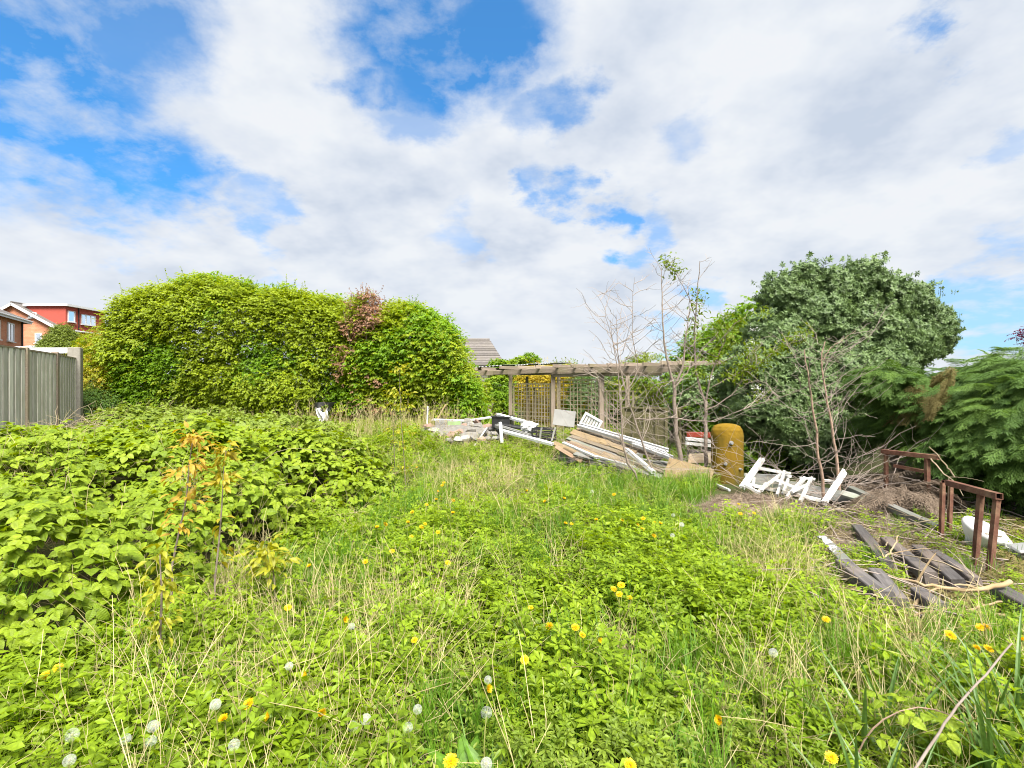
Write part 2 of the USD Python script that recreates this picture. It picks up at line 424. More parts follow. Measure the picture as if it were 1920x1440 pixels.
M['bramble_far'] = leaf_mat('bramble_far_leaf', [(.15, .21, .03), (.21, .275, .04), (.28, .33, .08)], trans=.34, rough=.55, spec=.25)
M['hedge'] = leaf_mat('hedge_leaf', [(.175, .24, .007), (.25, .32, .009), (.32, .385, .013), (.31, .315, .015)], trans=.42)
M['hedge2'] = leaf_mat('bright_shrub_leaf', [(.125, .235, .008), (.19, .325, .012), (.26, .385, .018)], trans=.43)
M['copper'] = leaf_mat('copper_leaf', [(.20, .11, .06), (.28, .155, .09), (.33, .2, .12), (.24, .24, .04)], trans=.3)
M['purple'] = leaf_mat('purple_leaf', [(.12, .02, .05), (.18, .03, .07)], trans=.3)
M['laurel'] = leaf_mat('laurel_leaf', [(.09, .145, .05), (.14, .21, .075), (.20, .28, .10), (.29, .36, .14)], trans=.22, rough=.5, spec=.4)
M['cypress'] = leaf_mat('cypress_frond', [(.055, .115, .02), (.115, .20, .032), (.195, .29, .052)], trans=.32, rough=.65)
M['cypress_dead'] = leaf_mat('cypress_dead_frond', [(.15, .125, .04), (.19, .16, .06), (.12, .12, .04)], trans=.2, rough=.8)
M['brush_dead'] = leaf_mat('dead_frond_brown', [(.15, .115, .085), (.23, .18, .14), (.33, .27, .21)], trans=.15, rough=.9, spec=.1)
M['cherry'] = leaf_mat('cherry_leaf', [(.13, .19, .012), (.21, .25, .015), (.30, .27, .02)], trans=.4)
M['cherry_green'] = leaf_mat('green_crown_leaf', [(.11, .21, .012), (.175, .30, .016), (.25, .36, .02)], trans=.42)
M['blossom'] = leaf_mat('blossom', [(.55, .55, .52), (.65, .64, .62)], trans=.35, mott=.05)
M['orange'] = leaf_mat('orange_leaf', [(.22, .27, .018), (.34, .31, .02), (.42, .22, .04), (.27, .31, .025), (.36, .27, .02)], trans=.38)
M['yellow'] = leaf_mat('yellow_shrub_leaf', [(.32, .25, .012), (.42, .33, .015), (.28, .27, .02)], trans=.35)
M['fire'] = leaf_mat('fire_shrub_leaf', [(.20, .24, .015), (.30, .24, .015), (.33, .17, .03), (.24, .26, .02)], trans=.35)
M['cone'] = leaf_mat('cone_leaf', [(.10, .14, .012), (.145, .19, .018), (.2, .23, .03)], trans=.12)
M['bark'] = mottled('bark', (.24, .19, .155), (.42, .345, .29), scale=24, rough=.9, spec=.1, c3=(.24, .17, .13), bump=.6)
M['bark_red'] = mottled('bark_red', (.36, .24, .17), (.55, .40, .31), scale=20, rough=.85, spec=.15, c3=(.17, .15, .11), bump=.5)
M['twig'] = mottled('twig', (.36, .29, .245), (.52, .44, .385), scale=30, rough=.9, spec=.1, bump=.2)
M['cane'] = mottled('cane', (.32, .25, .16), (.50, .42, .29), scale=20, rough=.85, spec=.15, bump=.2)
M['stick'] = mottled('stick', (.40, .28, .15), (.55, .42, .26), scale=14, rough=.85, spec=.15, c3=(.3, .22, .15), bump=.4)
M['fence'] = wood_mat('fence_wood', (.60, .57, .50), (.84, .81, .73), (.66, .62, .52))
M['pergola'] = wood_mat('pergola_wood', (.31, .235, .185), (.54, .44, .355), (.38, .33, .21))
M['trellis'] = wood_mat('trellis_wood', (.36, .30, .20), (.56, .48, .34), (.42, .38, .20))
M['panel'] = wood_mat('panel_wood', (.17, .15, .075), (.29, .26, .14), (.21, .20, .09))
M['timber'] = wood_mat('old_timber', (.27, .215, .15), (.46, .39, .29), (.36, .25, .14))
M['timber_tan'] = wood_mat('tan_timber', (.38, .26, .13), (.55, .42, .25), (.42, .33, .22))
M['timber_red'] = wood_mat('reddish_timber', (.33, .20, .13), (.48, .33, .22), (.38, .28, .2))
M['timber_grey'] = wood_mat('grey_timber', (.23, .23, .21), (.40, .40, .37), (.24, .27, .20))
M['board'] = wood_mat('chip_board', (.30, .21, .105), (.43, .325, .18), (.36, .28, .15), scale=(45, 60, 60), bump=.3)
M['sleeper'] = wood_mat('black_timber', (.07, .062, .062), (.22, .205, .20), (.30, .24, .20))
M['white_wood'] = wood_mat('white_painted_wood', (.72, .72, .70), (.82, .82, .81), (.50, .48, .42), bump=.25)
M['upvc'] = mottled('white_plastic', (.74, .75, .76), (.82, .83, .84), scale=3, rough=.35, spec=.5, c3=(.48, .47, .42), at3=(.50, .72), bump=.05)
M['upvc_grey'] = mottled('grey_plastic', (.25, .25, .235), (.36, .355, .33), scale=3, rough=.4, spec=.5, c3=(.35, .35, .33), at3=(.5, .75), bump=.03)
M['black'] = mottled('black_plastic', (.02, .02, .022), (.05, .05, .05), scale=6, rough=.5, spec=.4, c3=(.12, .11, .1), bump=.05)
M['ceramic'] = mottled('ceramic', (.78, .78, .77), (.84, .84, .83), scale=2, rough=.15, spec=.6, c3=(.6, .59, .55), at3=(.6, .85), bump=.02)
M['ceramic_grey'] = mottled('ceramic_grey', (.38, .385, .385), (.46, .465, .46), scale=2, rough=.35, spec=.5, bump=.02)
M['rust'] = mottled('rust', (.115, .05, .035), (.26, .12, .08), scale=16, rough=.85, spec=.25, c3=(.34, .21, .13), at3=(.5, .7), bump=.4)
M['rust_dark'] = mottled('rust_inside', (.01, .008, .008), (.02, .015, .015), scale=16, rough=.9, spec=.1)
M['foam'] = mottled('mustard_foam', (.26, .16, .018), (.37, .225, .022), scale=4.0, rough=.85, spec=.1, c3=(.16, .135, .035), at3=(.42, .66), bump=.25)
M['grey_metal'] = mottled('grey_metal', (.35, .35, .35), (.52, .52, .51), scale=20, rough=.5, spec=.5, metallic=.3, bump=.1)
M['red_cloth'] = mottled('red_paint', (.42, .06, .03), (.58, .11, .06), scale=6, rough=.6, spec=.3)
M['stone'] = mottled('rubble_grey', (.22, .21, .19), (.36, .34, .31), scale=9, rough=.9, spec=.15, c3=(.25, .24, .2), bump=.6)
M['stone_pink'] = mottled('rubble_pink', (.34, .22, .17), (.44, .32, .26), scale=9, rough=.9, spec=.15, c3=(.42, .38, .33), bump=.6)
M['stone_white'] = mottled('rubble_pale', (.40, .39, .36), (.52, .51, .48), scale=9, rough=.9, spec=.15, c3=(.42, .41, .37), bump=.5)
M['tile_green'] = mottled('rubble_green', (.20, .30, .12), (.28, .38, .19), scale=9, rough=.8, spec=.2, bump=.2)
M['moss'] = mottled('moss', (.10, .12, .012), (.19, .19, .02), scale=40, rough=.95, spec=.05, bump=.8)
M['sawdust'] = mottled('sawdust', (.42, .27, .17), (.60, .44, .30), scale=18, rough=.95, spec=.05, c3=(.30, .2, .13), bump=.6, space='g.position')
M['thatch'] = mottled('dead_thatch', (.30, .23, .15), (.50, .40, .28), scale=25, rough=.95, spec=.05, c3=(.4, .34, .27), bump=.8, space='g.position')
M['roof_sheet'] = mottled('roof_sheet', (.28, .30, .30), (.42, .44, .43), scale=5, rough=.7, spec=.3, c3=(.2, .26, .2), bump=.1)
M['petal'] = leaf_mat('dandelion_petal', [(.58, .40, .004), (.64, .46, .007), (.60, .43, .005)], trans=.3, mott=.05)
M['pappus'] = fluff('dandelion_pappus', (.84, .85, .83))
M['stem'] = leaf_mat('flower_stem', [(.20, .23, .06), (.26, .20, .09)], trans=.1)
M['calyx'] = leaf_mat('flower_calyx', [(.10, .16, .03), (.14, .2, .05)], trans=.1)
M['violet'] = leaf_mat('violet_petal', [(.30, .22, .55), (.40, .32, .65)], trans=.3)
M['glass'] = usdkit.material(stage, LK + 'window_glass', {'f': ('fresnel', {'IOR': 1.5}), 't': ('principled_bsdf', {'base_color': (.22, .25, .27), 'roughness': .1}), 'g': ('glossy_bsdf', {'roughness': .03, 'color': (.95, .97, 1)}), 'a': ('math', {'math_type': 'add', 'value2': .35}), 'm': ('mix_closure', {})},
                             [('f.fac', 'a.value1'), ('a.value', 'm.fac'), ('t.BSDF', 'm.closure1'), ('g.BSDF', 'm.closure2')], surface='m.closure')
def brick_mat(name, c1, c2, mortar, swap):
    """Brick walls too far off for single bricks: 225 x 75 mm courses, measured in metres on the wall."""
    N = {'g': ('geometry', {}), 's': ('separate_xyz', {}), 'ad': ('math', {'math_type': 'add'}), 'c': ('combine_xyz', {}),
         'b': ('brick_texture', {'color1': c1, 'color2': c2, 'mortar': mortar, 'scale': 1.0, 'brick_width': .225, 'row_height': .075, 'mortar_size': .008}),
         'n': ('noise_texture', {'scale': .9, 'detail': 6}), 'nm': ('map_range', {'from_min': .3, 'from_max': .7, 'to_min': .82, 'to_max': 1.15}), 'h': ('hsv', {}),
         'p': ('principled_bsdf', {'roughness': .85, 'specular_ior_level': .2})}
    Lk = [('g.position', 's.vector'), ('s.x', 'ad.value1'), ('s.y', 'ad.value2'), ('ad.value', 'c.x'), ('s.z', 'c.y'), ('c.vector', 'b.vector'), ('g.position', 'n.vector'), ('n.fac', 'nm.value'), ('nm.result', 'h.value'), ('b.color', 'h.color'), ('h.color', 'p.base_color')]
    return usdkit.material(stage, LK + name, N, Lk, surface='p.BSDF')
M['brick'] = brick_mat('orange_brick', (.44, .145, .065), (.54, .20, .095), (.46, .31, .24), 0)
M['cladding'] = wood_mat('red_tile_hanging', (.62, .12, .09), (.75, .17, .13), (.66, .14, .10), scale=(1, 1, 60), bump=.2)
M['roof_tile'] = wood_mat('roof_tile', (.17, .155, .145), (.27, .245, .23), (.22, .20, .175), scale=(6, 6, 6), bump=.3)
M['white_trim'] = mottled('white_trim', (.74, .75, .76), (.82, .82, .82), scale=3, rough=.4, spec=.5, bump=.02)
M['render_grey'] = mottled('grey_render', (.30, .28, .26), (.38, .36, .34), scale=5, rough=.9, spec=.1, bump=.1)
M['concrete'] = mottled('concrete', (.38, .35, .30), (.52, .49, .43), scale=14, rough=.9, spec=.15, c3=(.34, .31, .25), bump=.4)

# ------------------------------------------------------------------ ground
def G(x, y):
    x, y = np.asarray(x, float), np.asarray(y, float)
    wl = sstep(1.2, -2.2, x)
    far = 1 - sstep(17, 26, y)
    h = 0.36 * sstep(6.5, 12.5, y) * wl * far + 0.10 * sstep(7, 13, y) * (1 - wl) * far
    h = h - 0.05 * sstep(2.5, 4.5, x) * sstep(2, 4, y) * (1 - sstep(14, 20, y))
    p = np.stack([x, y, 0 * x], -1)
    amp = 0.10 * (1 - sstep(16, 40, np.hypot(x, y)))
    return h + amp * (fbm(p * .9, 3, 5) - .5) * 1.6
xs = np.concatenate([-np.geomspace(600, 17, 16), np.arange(-16, 13.01, .25), np.geomspace(14, 600, 16)])
ys = np.concatenate([-np.geomspace(400, 5, 10), np.arange(-4, 22.01, .25), np.geomspace(23, 900, 20)])
gx, gy = np.meshgrid(xs, ys, indexing='ij')
gv = np.stack([gx, gy, G(gx, gy)], -1).reshape(-1, 3)
ii, jj = np.meshgrid(np.arange(len(xs) - 1), np.arange(len(ys) - 1), indexing='ij')
k0 = ii * len(ys) + jj
gq = np.stack([k0, k0 + len(ys), k0 + len(ys) + 1, k0 + 1], -1).reshape(-1, 4)
single('ground', 'rough earth of the overgrown garden, thick with weeds', 'ground', MB().add(gv, gq), M['soil'], kind='structure', smooth=True)

# ------------------------------------------------------------------ foliage clumps
def spray(rng, twigs=4, per=7, length=.28, L=.055, W=.042, T=LEAF2, spread=1.0, droop=.15, wood=True):
    """Leafy twigs that grow along +x, the leaves' faces up. One small mesh."""
    mb = MB(); pos, d, nr, ln = [], [], [], []
    for k in range(twigs):
        yaw = rng.normal(0, .55 * spread); pit = rng.normal(.15, .35)
        ax = np.array([math.cos(yaw) * math.cos(pit), math.sin(yaw) * math.cos(pit), math.sin(pit)])
        o = rng.normal(0, .05, 3) * [1, 1.3, 1.3]
        le = length * rng.uniform(.7, 1.15)
        sd_ = unit(np.cross([0, 0, 1], ax))
        for i in range(per):
            t = (i + .6) / per
            p = o + ax * le * t + [0, 0, -droop * le * t * t]
            s = 1 if i % 2 else -1
            dd = unit(ax * (.5 + .5 * t) + sd_ * s * (1.1 - .7 * t) + rng.normal(0, .22, 3) + [0, 0, -.12])
            pos.append(p); d.append(dd); nr.append(unit(np.array([0, 0, 1.0]) + rng.normal(0, .38, 3))); ln.append(L * rng.uniform(.65, 1.15))
        if wood:
            pass
    pos, d, nr, ln = map(np.array, (pos, d, nr, ln))
    v, f = strew(T, pos, d, nr, ln, ln * W / L)
    return mb.add(v, f)

def frames(nrm, rng, up=1.0, lean=.45, tilt=.22):
    """Clump frames: x outwards, z nearly up."""
    n = len(nrm)
    z = unit(np.array([0, 0, up]) + np.asarray(nrm) * lean + rng.normal(0, tilt, (n, 3)))
    x = np.asarray(nrm, float) + rng.normal(0, .35, (n, 3))
    x = unit(x - (x * z).sum(1, keepdims=True) * z)
    return quat_from(np.stack([x, np.cross(z, x), z], 2))

def blob_points(blobs, n, rng, bump=.22, fs=1.3, seed=1, zmin=None, shell=(.72, 1.04), gap=.0):
    """Points with outward normals on the outside of a union of ellipsoids (centre, radii), lumpy by noise, in a shell of some depth."""
    blobs = [(np.array(c, float), np.array(r, float)) for c, r in blobs]
    area = np.array([r[0] * r[1] + r[1] * r[2] + r[0] * r[2] for _, r in blobs])
    cnt = np.maximum((area / area.sum() * n * 1.8).astype(int), 4)
    P_, N_ = [], []
    for (c, r), m in zip(blobs, cnt):
        u = rand_dirs(rng, m)
        k = 1 + bump * (2 * fbm((c + u * r) * fs, 3, seed) - 1)
        depth = rng.uniform(*shell, m) ** .5 if shell[0] > 0 else 1
        p = c + u * r * (k * depth)[:, None]
        nn = unit(u / r)
        ok = np.ones(m, bool)
        for c2, r2 in blobs:
            if c2 is not c:
                ok &= (((p - c2) / (r2 * .86)) ** 2).sum(1) > 1
        if zmin is not None:
            ok &= p[:, 2] > zmin
        if gap > 0:
            ok &= fbm(p * fs * 2.2, 2, seed + 9) > gap
        P_.append(p[ok]); N_.append(nn[ok])
    P_, N_ = np.vstack(P_), np.vstack(N_)
    k = rng.permutation(len(P_))[:n]
    return P_[k], N_[k]

def limbs(base, tips, rng, r0=.06, n=6, sag=.1):
    """A trunk that forks: tapering limbs from a base to each tip."""
    mb = MB()
    base = np.asarray(base, float)
    for tip in tips:
        tip = np.asarray(tip, float)
        t = np.linspace(0, 1, n)[:, None]
        mid = base + (tip - base) * t
        mid[:, 2] += sag * np.sin(PI * t[:, 0])
        mid[1:-1] += rng.normal(0, .03, (n - 2, 3)) * np.linalg.norm(tip - base) * .5
        mb.tube(mid, np.linspace(r0, r0 * .25, n), 6)
    return mb

def bush(name, label, cat, blobs, n, mats, rng, L=.055, W=.04, T=LEAF2, protos=5, twigs=4, per=7, length=.28, trunk=True, scale=(.8, 1.25), bump=.22, fs=1.3, seed=1, group=None,
         zmin=None, lean=.45, gap=.0, tones=None, bark='bark', droop=.15, part_name='crown'):
    """A shrub or tree: trunk with limbs, and a crown of leafy twigs."""
    t = thing(name, label, cat, group=group)
    pr = []
    mats = mats if isinstance(mats, list) else [mats]
    for m in mats:
        for _ in range(max(2, protos // len(mats))):
            pr.append((spray(rng, twigs, per, length, L, W, T, droop=droop), M[m]))
    pos, nrm = blob_points(blobs, n, rng, bump, fs, seed, zmin, gap=gap)
    per_m = len(pr) // len(mats)
    if len(mats) > 1:
        z = noise(pos * 1.6, seed + 3)
        pick = np.clip((z * len(mats) * 1.15 - .1 + rng.normal(0, .25, len(pos))), 0, len(mats) - 1).astype(int)
    else:
        pick = np.zeros(len(pos), int)
    idx = pick * per_m + rng.integers(0, per_m, len(pos))
    instancer(f'{t}/{part_name}', pr, idx, pos, frames(nrm, rng, lean=lean), rng.uniform(*scale, len(pos)))
    if trunk:
        c0 = np.mean([b[0] for b in blobs], 0); g = float(G(c0[0], c0[1])) - .05
        tips = [np.array(c) + np.array(r) * [rng.uniform(-.4, .4), rng.uniform(-.4, .4), rng.uniform(.1, .5)] for c, r in blobs for _ in range(3)]
        part(t, 'trunk', limbs((c0[0], c0[1], g), tips, rng, r0=.055 if len(blobs) < 4 else .085), M[bark])
    return t

# ------------------------------------------------------------------ far houses on the left
def slab(pts, thick, nrm):
    """A flat polygon (convex, in order) given thickness along -nrm."""
    pts = np.asarray(pts, float); n = len(pts); nrm = unit(nrm)
    v = np.vstack([pts, pts - nrm * thick])
    f = [(0, k, k + 1) for k in range(1, n - 1)] + [(n, n + k + 1, n + k) for k in range(1, n - 1)]
    for k in range(n):
        a, b = k, (k + 1) % n
        f += [(a, a + n, b + n), (a, b + n, b)]
    return v, np.array(f)

def window(parent, c, w, h, face, panes=2, sill=True, proud=.04):
    """A window with frame, panes and sill on a wall. face: unit normal (horizontal)."""
    face = unit(face); R = np.stack([np.cross([0, 0, 1.0], face), face, [0, 0, 1.0]], 1)
    c = np.asarray(c, float)
    fr, b = MB(), .07
    for s in (-1, 1):
        fr.box(c + R @ [s * (w / 2 - b / 2), proud, 0], (b, .09, h), R)
        fr.box(c + R @ [0, proud, s * (h / 2 - b / 2)], (w - 2 * b, .088, b), R)
    for k in range(1, panes):
        fr.box(c + R @ [-w / 2 + w * k / panes, proud, 0], (b, .085, h - 2 * b), R)
    w_ = part(parent, 'window', fr, M['white_trim'])
    cw = (w - b * (panes + 1)) / panes
    for k in range(panes):
        part(w_, 'pane', MB().box(c + R @ [-w / 2 + b + cw / 2 + k * (cw + b), proud - .01, 0], (cw + .01, .02, h - 2 * b + .01), R), M['glass'])
    if sill:
        part(w_, 'sill', MB().box(c + R @ [0, proud + .05, -h / 2 - .04], (w + .15, .16, .06), R), M['white_trim'])

def brick_house_far():
    t = thing('brick_house', 'red brick house with a flat roofed red dormer on its tiled roof', 'house')
    Y0, Y1 = 48.0, 54.0
    apex, eave, hw, xc, base = 9.0, 6.75, 4.2, -46.65, -.5
    wall = [(xc - hw, Y0, base), (xc + hw, Y0, base), (xc + hw, Y0, eave), (xc, Y0, apex), (xc - hw, Y0, eave)]
    v, f = slab(np.array(wall)[::1], Y1 - Y0, (0, -1, 0))
    part(t, 'wall', MB().add(v, f), M['brick'])
    # roof planes with the verge proud of the gable
    for s in (1, -1):
        a = np.array([xc, Y0 - .3, apex + .12]); b = np.array([xc + s * (hw + .35), Y0 - .3, eave + .12 - .19])
        q = [a, b, b + [0, Y1 - Y0 + .6, 0], a + [0, Y1 - Y0 + .6, 0]]
        if s < 0: q = q[::-1]
        nrm = np.cross(np.array(q[1]) - q[0], np.array(q[3]) - q[0]); nrm *= np.sign(nrm[2])
        v, f = slab(q, .10, nrm); part(t, 'roof', MB().add(v, f), M['roof_tile'])
        L_ = np.linalg.norm(b - a)
        R = frame_x(a, b)
        part(t, 'bargeboard', MB().box((a + b) / 2 + [0, -.03, -.16], (L_, .05, .24), R), M['white_trim'])
        part(t, 'gutter', MB().tube([b + [s * .05, 0, -.08], b + [s * .05, Y1 - Y0 + .6, -.08]], .07, 8), M['white_trim'])
    part(t, 'ridge', MB().tube([[xc, Y0 - .32, apex + .13], [xc, Y1 + .3, apex + .13]], .10, 8), M['roof_tile'])
    # flat roofed dormer on the right hand slope
    dx0, dx1, dz0, dz1 = xc + .8, xc + hw + .3, eave - .15, 8.85
    d_ = part(t, 'dormer', MB().box(((dx0 + dx1) / 2, (Y0 + .35 + Y1 - 1) / 2, (dz0 + dz1) / 2), (dx1 - dx0, Y1 - 1 - Y0 - .35, dz1 - dz0)), M['cladding'])
    part(d_, 'flat_roof', MB().box(((dx0 + dx1) / 2 + .1, (Y0 + Y1 - .65) / 2, dz1 + .1), (dx1 - dx0 + .5, Y1 - Y0 - .9, .2)), M['white_trim'])
    part(d_, 'drainpipe', MB().tube([[dx1 + .06, Y0 + 1.75, dz0], [dx1 + .06, Y0 + 1.75, dz1]], .05, 6), M['black'])
    window(t, (dx1, Y0 + .95, 7.95), .75, 1.05, (1, 0, 0), 1)
    window(t, (dx1, Y0 + 2.9, 7.85), 1.7, 1.0, (1, 0, 0), 3)
    window(t, (xc + 1.75, Y0, 7.95), .75, .5, (0, -1, 0), 1)
    window(t, (xc + 2.3, Y0, 5.8), .62, .95, (0, -1, 0), 1)
    part(t, 'drainpipe', MB().tube([[xc + hw - .12, Y0 - .08, 3], [xc + hw - .12, Y0 - .08, eave]], .06, 6), M['black'])
    part(t, 'drainpipe', MB().tube([[xc + hw - 1.6, Y0 - .07, 6.0], [xc + hw - .12, Y0 - .07, 5.95]], .035, 6), M['black'])
brick_house_far()

def brick_house_near():
    t = thing('brick_house', 'brick house at the left edge with white windows under a low tiled eave', 'house')
    a, b = np.array([-35.5, 35.0, 0]), np.array([-37.9, 39.6, 0])
    along = unit(b - a); out = np.array([along[1], -along[0], 0]); inn = -out
    L_ = np.linalg.norm(b - a); a = a - along * 3
    corners = [a, b, b + inn * 7, a + inn * 7]
    v, f = slab([c + [0, 0, 6.45] for c in corners], 7.0, (0, 0, 1))
    part(t, 'wall', MB().add(v, f), M['brick'])
    e0, e1 = a + out * .45 - along * .3, b + out * .45 + along * .4
    r0, r1 = a + inn * 3.5 + along * 1.5, b + inn * 3.5 - along * 2.5
    z1, z2 = 6.45, 8.3
    q = [e0 + [0, 0, z1], e1 + [0, 0, z1], r1 + [0, 0, z2], r0 + [0, 0, z2]]
    v, f = slab(q, .12, (out * .4 + [0, 0, 1])); part(t, 'roof', MB().add(v, f), M['roof_tile'])
    e2, e3 = e1 + inn * 8, e0 + inn * 8
    v, f = slab([e1 + [0, 0, z1], e2 + [0, 0, z1], r1 + [0, 0, z2]], .12, (along * .4 + [0, 0, 1])); part(t, 'roof', MB().add(v, f), M['roof_tile'])
    v, f = slab([e2 + [0, 0, z1], e3 + [0, 0, z1], r0 + [0, 0, z2], r1 + [0, 0, z2]], .12, (inn * .4 + [0, 0, 1])); part(t, 'roof', MB().add(v, f), M['roof_tile'])
    part(t, 'fascia', MB().box((e0 + e1) / 2 + [0, 0, z1 - .17], (np.linalg.norm(e1 - e0), .05, .22), frame_x(e0, e1)), M['white_trim'])
    part(t, 'fascia', MB().box((e1 + e2) / 2 + [0, 0, z1 - .17], (np.linalg.norm(e2 - e1), .05, .22), frame_x(e1, e2)), M['white_trim'])
    part(t, 'gutter', MB().tube([e0 + out * .06 + [0, 0, z1 - .1], e1 + out * .06 + [0, 0, z1 - .1]], .06, 8), M['white_trim'])
    for k, w in ((3.35, 1.3), (5.9, 1.1)):
        window(t, a + along * k + [0, 0, 5.3], w, 1.35, out, 2)
    part(t, 'drainpipe', MB().tube([b + out * .07 - along * .15 + [0, 0, 2], b + out * .07 - along * .15 + [0, 0, 6.3]], .055, 6), M['black'])
brick_house_near()

def garage():
    t = thing('garage', 'flat roofed grey garage with white fascia just behind the wooden fence', 'garage')
    x0, x1, y0, y1, z = -24.0, -17.35, 20.0, 25.5, 2.82
    part(t, 'wall', MB().box(((x0 + x1) / 2, (y0 + y1) / 2, z / 2 - .2), (x1 - x0, y1 - y0, z + .1)), M['render_grey'])
    part(t, 'flat_roof', MB().box(((x0 + x1) / 2, (y0 + y1) / 2, z - .02), (x1 - x0 + .3, y1 - y0 + .3, .16)), M['roof_sheet'])
    part(t, 'fascia', MB().box(((x0 + x1) / 2, y0 - .18, z - .02), (x1 - x0 + .36, .04, .22)), M['white_trim'])
    part(t, 'window', MB().box((-18.3, y0 - .01, 2.35), (.7, .06, .45)), M['white_trim'])
    t = thing('conservatory', 'white roofed lean-to below the brick house, over the fence at far left', 'lean-to')
    c = P(45, 652, 29)
    part(t, 'wall', MB().box((c[0], 30.5, 1.6), (3.6, 3, 3.6)), M['cladding'])
    v, f = slab([(c[0] - 2.1, 28.8, 3.5), (c[0] + 1.9, 28.8, 3.4), (c[0] + 1.3, 32, 3.95), (c[0] - 1.6, 32, 3.95)], .14, (0, -.2, 1))
    part(t, 'roof', MB().add(v, f), M['white_trim'])
    part(t, 'gutter', MB().tube([(c[0] - 2.1, 28.75, 3.38), (c[0] + 1.9, 28.75, 3.3)], .06, 6), M['white_trim'])
garage()

def bungalow():
    t = thing('bungalow', 'bungalow with a hipped brown tiled roof showing behind the pergola', 'house')
    x0, x1, y0, y1, ze, zr = -6.5, -.35, 29.0, 35.0, 2.5, 4.12
    part(t, 'wall', MB().box(((x0 + x1) / 2, (y0 + y1) / 2, 1.2), (x1 - x0 - .6, y1 - y0 - .6, 2.6)), M['render_grey'])
    rx0, rx1, ry = x0 + 2.4, x1 - 1.0, (y0 + y1) / 2 - 1.1
    rows = 11
    quads = [([x0, y0], [x1, y0], [rx0, ry], [rx1, ry]), ([x1, y0], [x1, y1], [rx1, ry], [rx1, ry]), ([x1, y1], [x0, y1], [rx1, ry], [rx0, ry]), ([x0, y1], [x0, y0], [rx0, ry], [rx0, ry])]
    for (a, b, c, d) in quads:
        a, b, c, d = (np.array(q, float) for q in (a, b, c, d))
        slope = part(t, 'roof', MB().add(*slab([np.append(a, ze), np.append(b, ze), np.append(d, zr), np.append(c, zr)], .05, (0, 0, 1))), M['roof_tile'])
        for k in range(rows):
            s0, s1 = k / rows, (k + 1.12) / rows
            s1 = min(s1, 1)
            q = [np.append(a + (c - a) * s0, ze + (zr - ze) * s0 + .09), np.append(b + (d - b) * s0, ze + (zr - ze) * s0 + .09),
                 np.append(b + (d - b) * s1, ze + (zr - ze) * s1 + .035), np.append(a + (c - a) * s1, ze + (zr - ze) * s1 + .035)]
            part(slope, 'tile_course', MB().add(*slab(q, .045, (0, 0, 1))), M['roof_tile'])
    part(t, 'ridge', MB().tube([(rx0, ry, zr + .04), (rx1, ry, zr + .04)], .1, 8), M['roof_tile'])
bungalow()

# ------------------------------------------------------------------ wooden fence on the left
def fence():
    t = thing('wooden_fence', 'grey weathered close boarded fence along the left side of the garden', 'fence')
    rng = np.random.default_rng(3)
    ends = [np.array([-8.02, 7.55]), np.array([-8.70, 9.14]), np.array([-9.41, 10.55]), np.array([-10.32, 12.1])]
    prev = ends[0] + (ends[0] - ends[1]) * 1.05
    ends = [prev] + ends
    tops = [2.13, 2.11, 2.10, 2.09]
    for i, e in enumerate(ends):
        zt = 2.16 if i < 4 else 2.36
        g = float(G(*e)); w = .11 if i < 4 else .24
        part(t, 'post', MB().box((e[0], e[1], (g - .2 + zt) / 2), (w, w, zt - g + .2), rz(math.atan2(*(ends[-1] - ends[1])[::-1])), ch=.012), M['concrete'] if i == 4 else M['pergola'], label='square stone coloured end post' if i == 4 else None)
    for i in range(4):
        a, b = ends[i], ends[i + 1]
        d = unit(b - a); nrm = np.array([d[1], -d[0]]); L_ = np.linalg.norm(b - a)
        R = frame_x(np.append(a, 0), np.append(b, 0))
        zt, zb = tops[i], float(G(*((a + b) / 2))) + .08
        for zr_ in (zb + .25, zt - .3):
            c = (a + b) / 2 - nrm * .035
            part(t, 'rail', MB().box((c[0], c[1], zr_), (L_ - .14, .045, .07), R), M['fence'])
        part(t, 'capping', MB().box((*((a + b) / 2), zt + .012), (L_ - .12, .075, .03), R), M['pergola'])
        n = int(L_ / .115)
        for k in range(n):
            u = .08 + (L_ - .16) * (k + .5) / n
            c = a + d * u + nrm * (.012 if k % 2 else .026)
            h = zt - zb + rng.normal(0, .004)
            part(t, 'board', MB().box((0, 0, 0), (h, .122, .016), ch=.004), M['fence'],
                 m=M4(np.stack([[0, 0, 1.0], np.append(d, 0), np.append(nrm, 0) * 1.0], 1) @ rz(rng.normal(0, .003)), (c[0], c[1], zb + h / 2)))
fence()

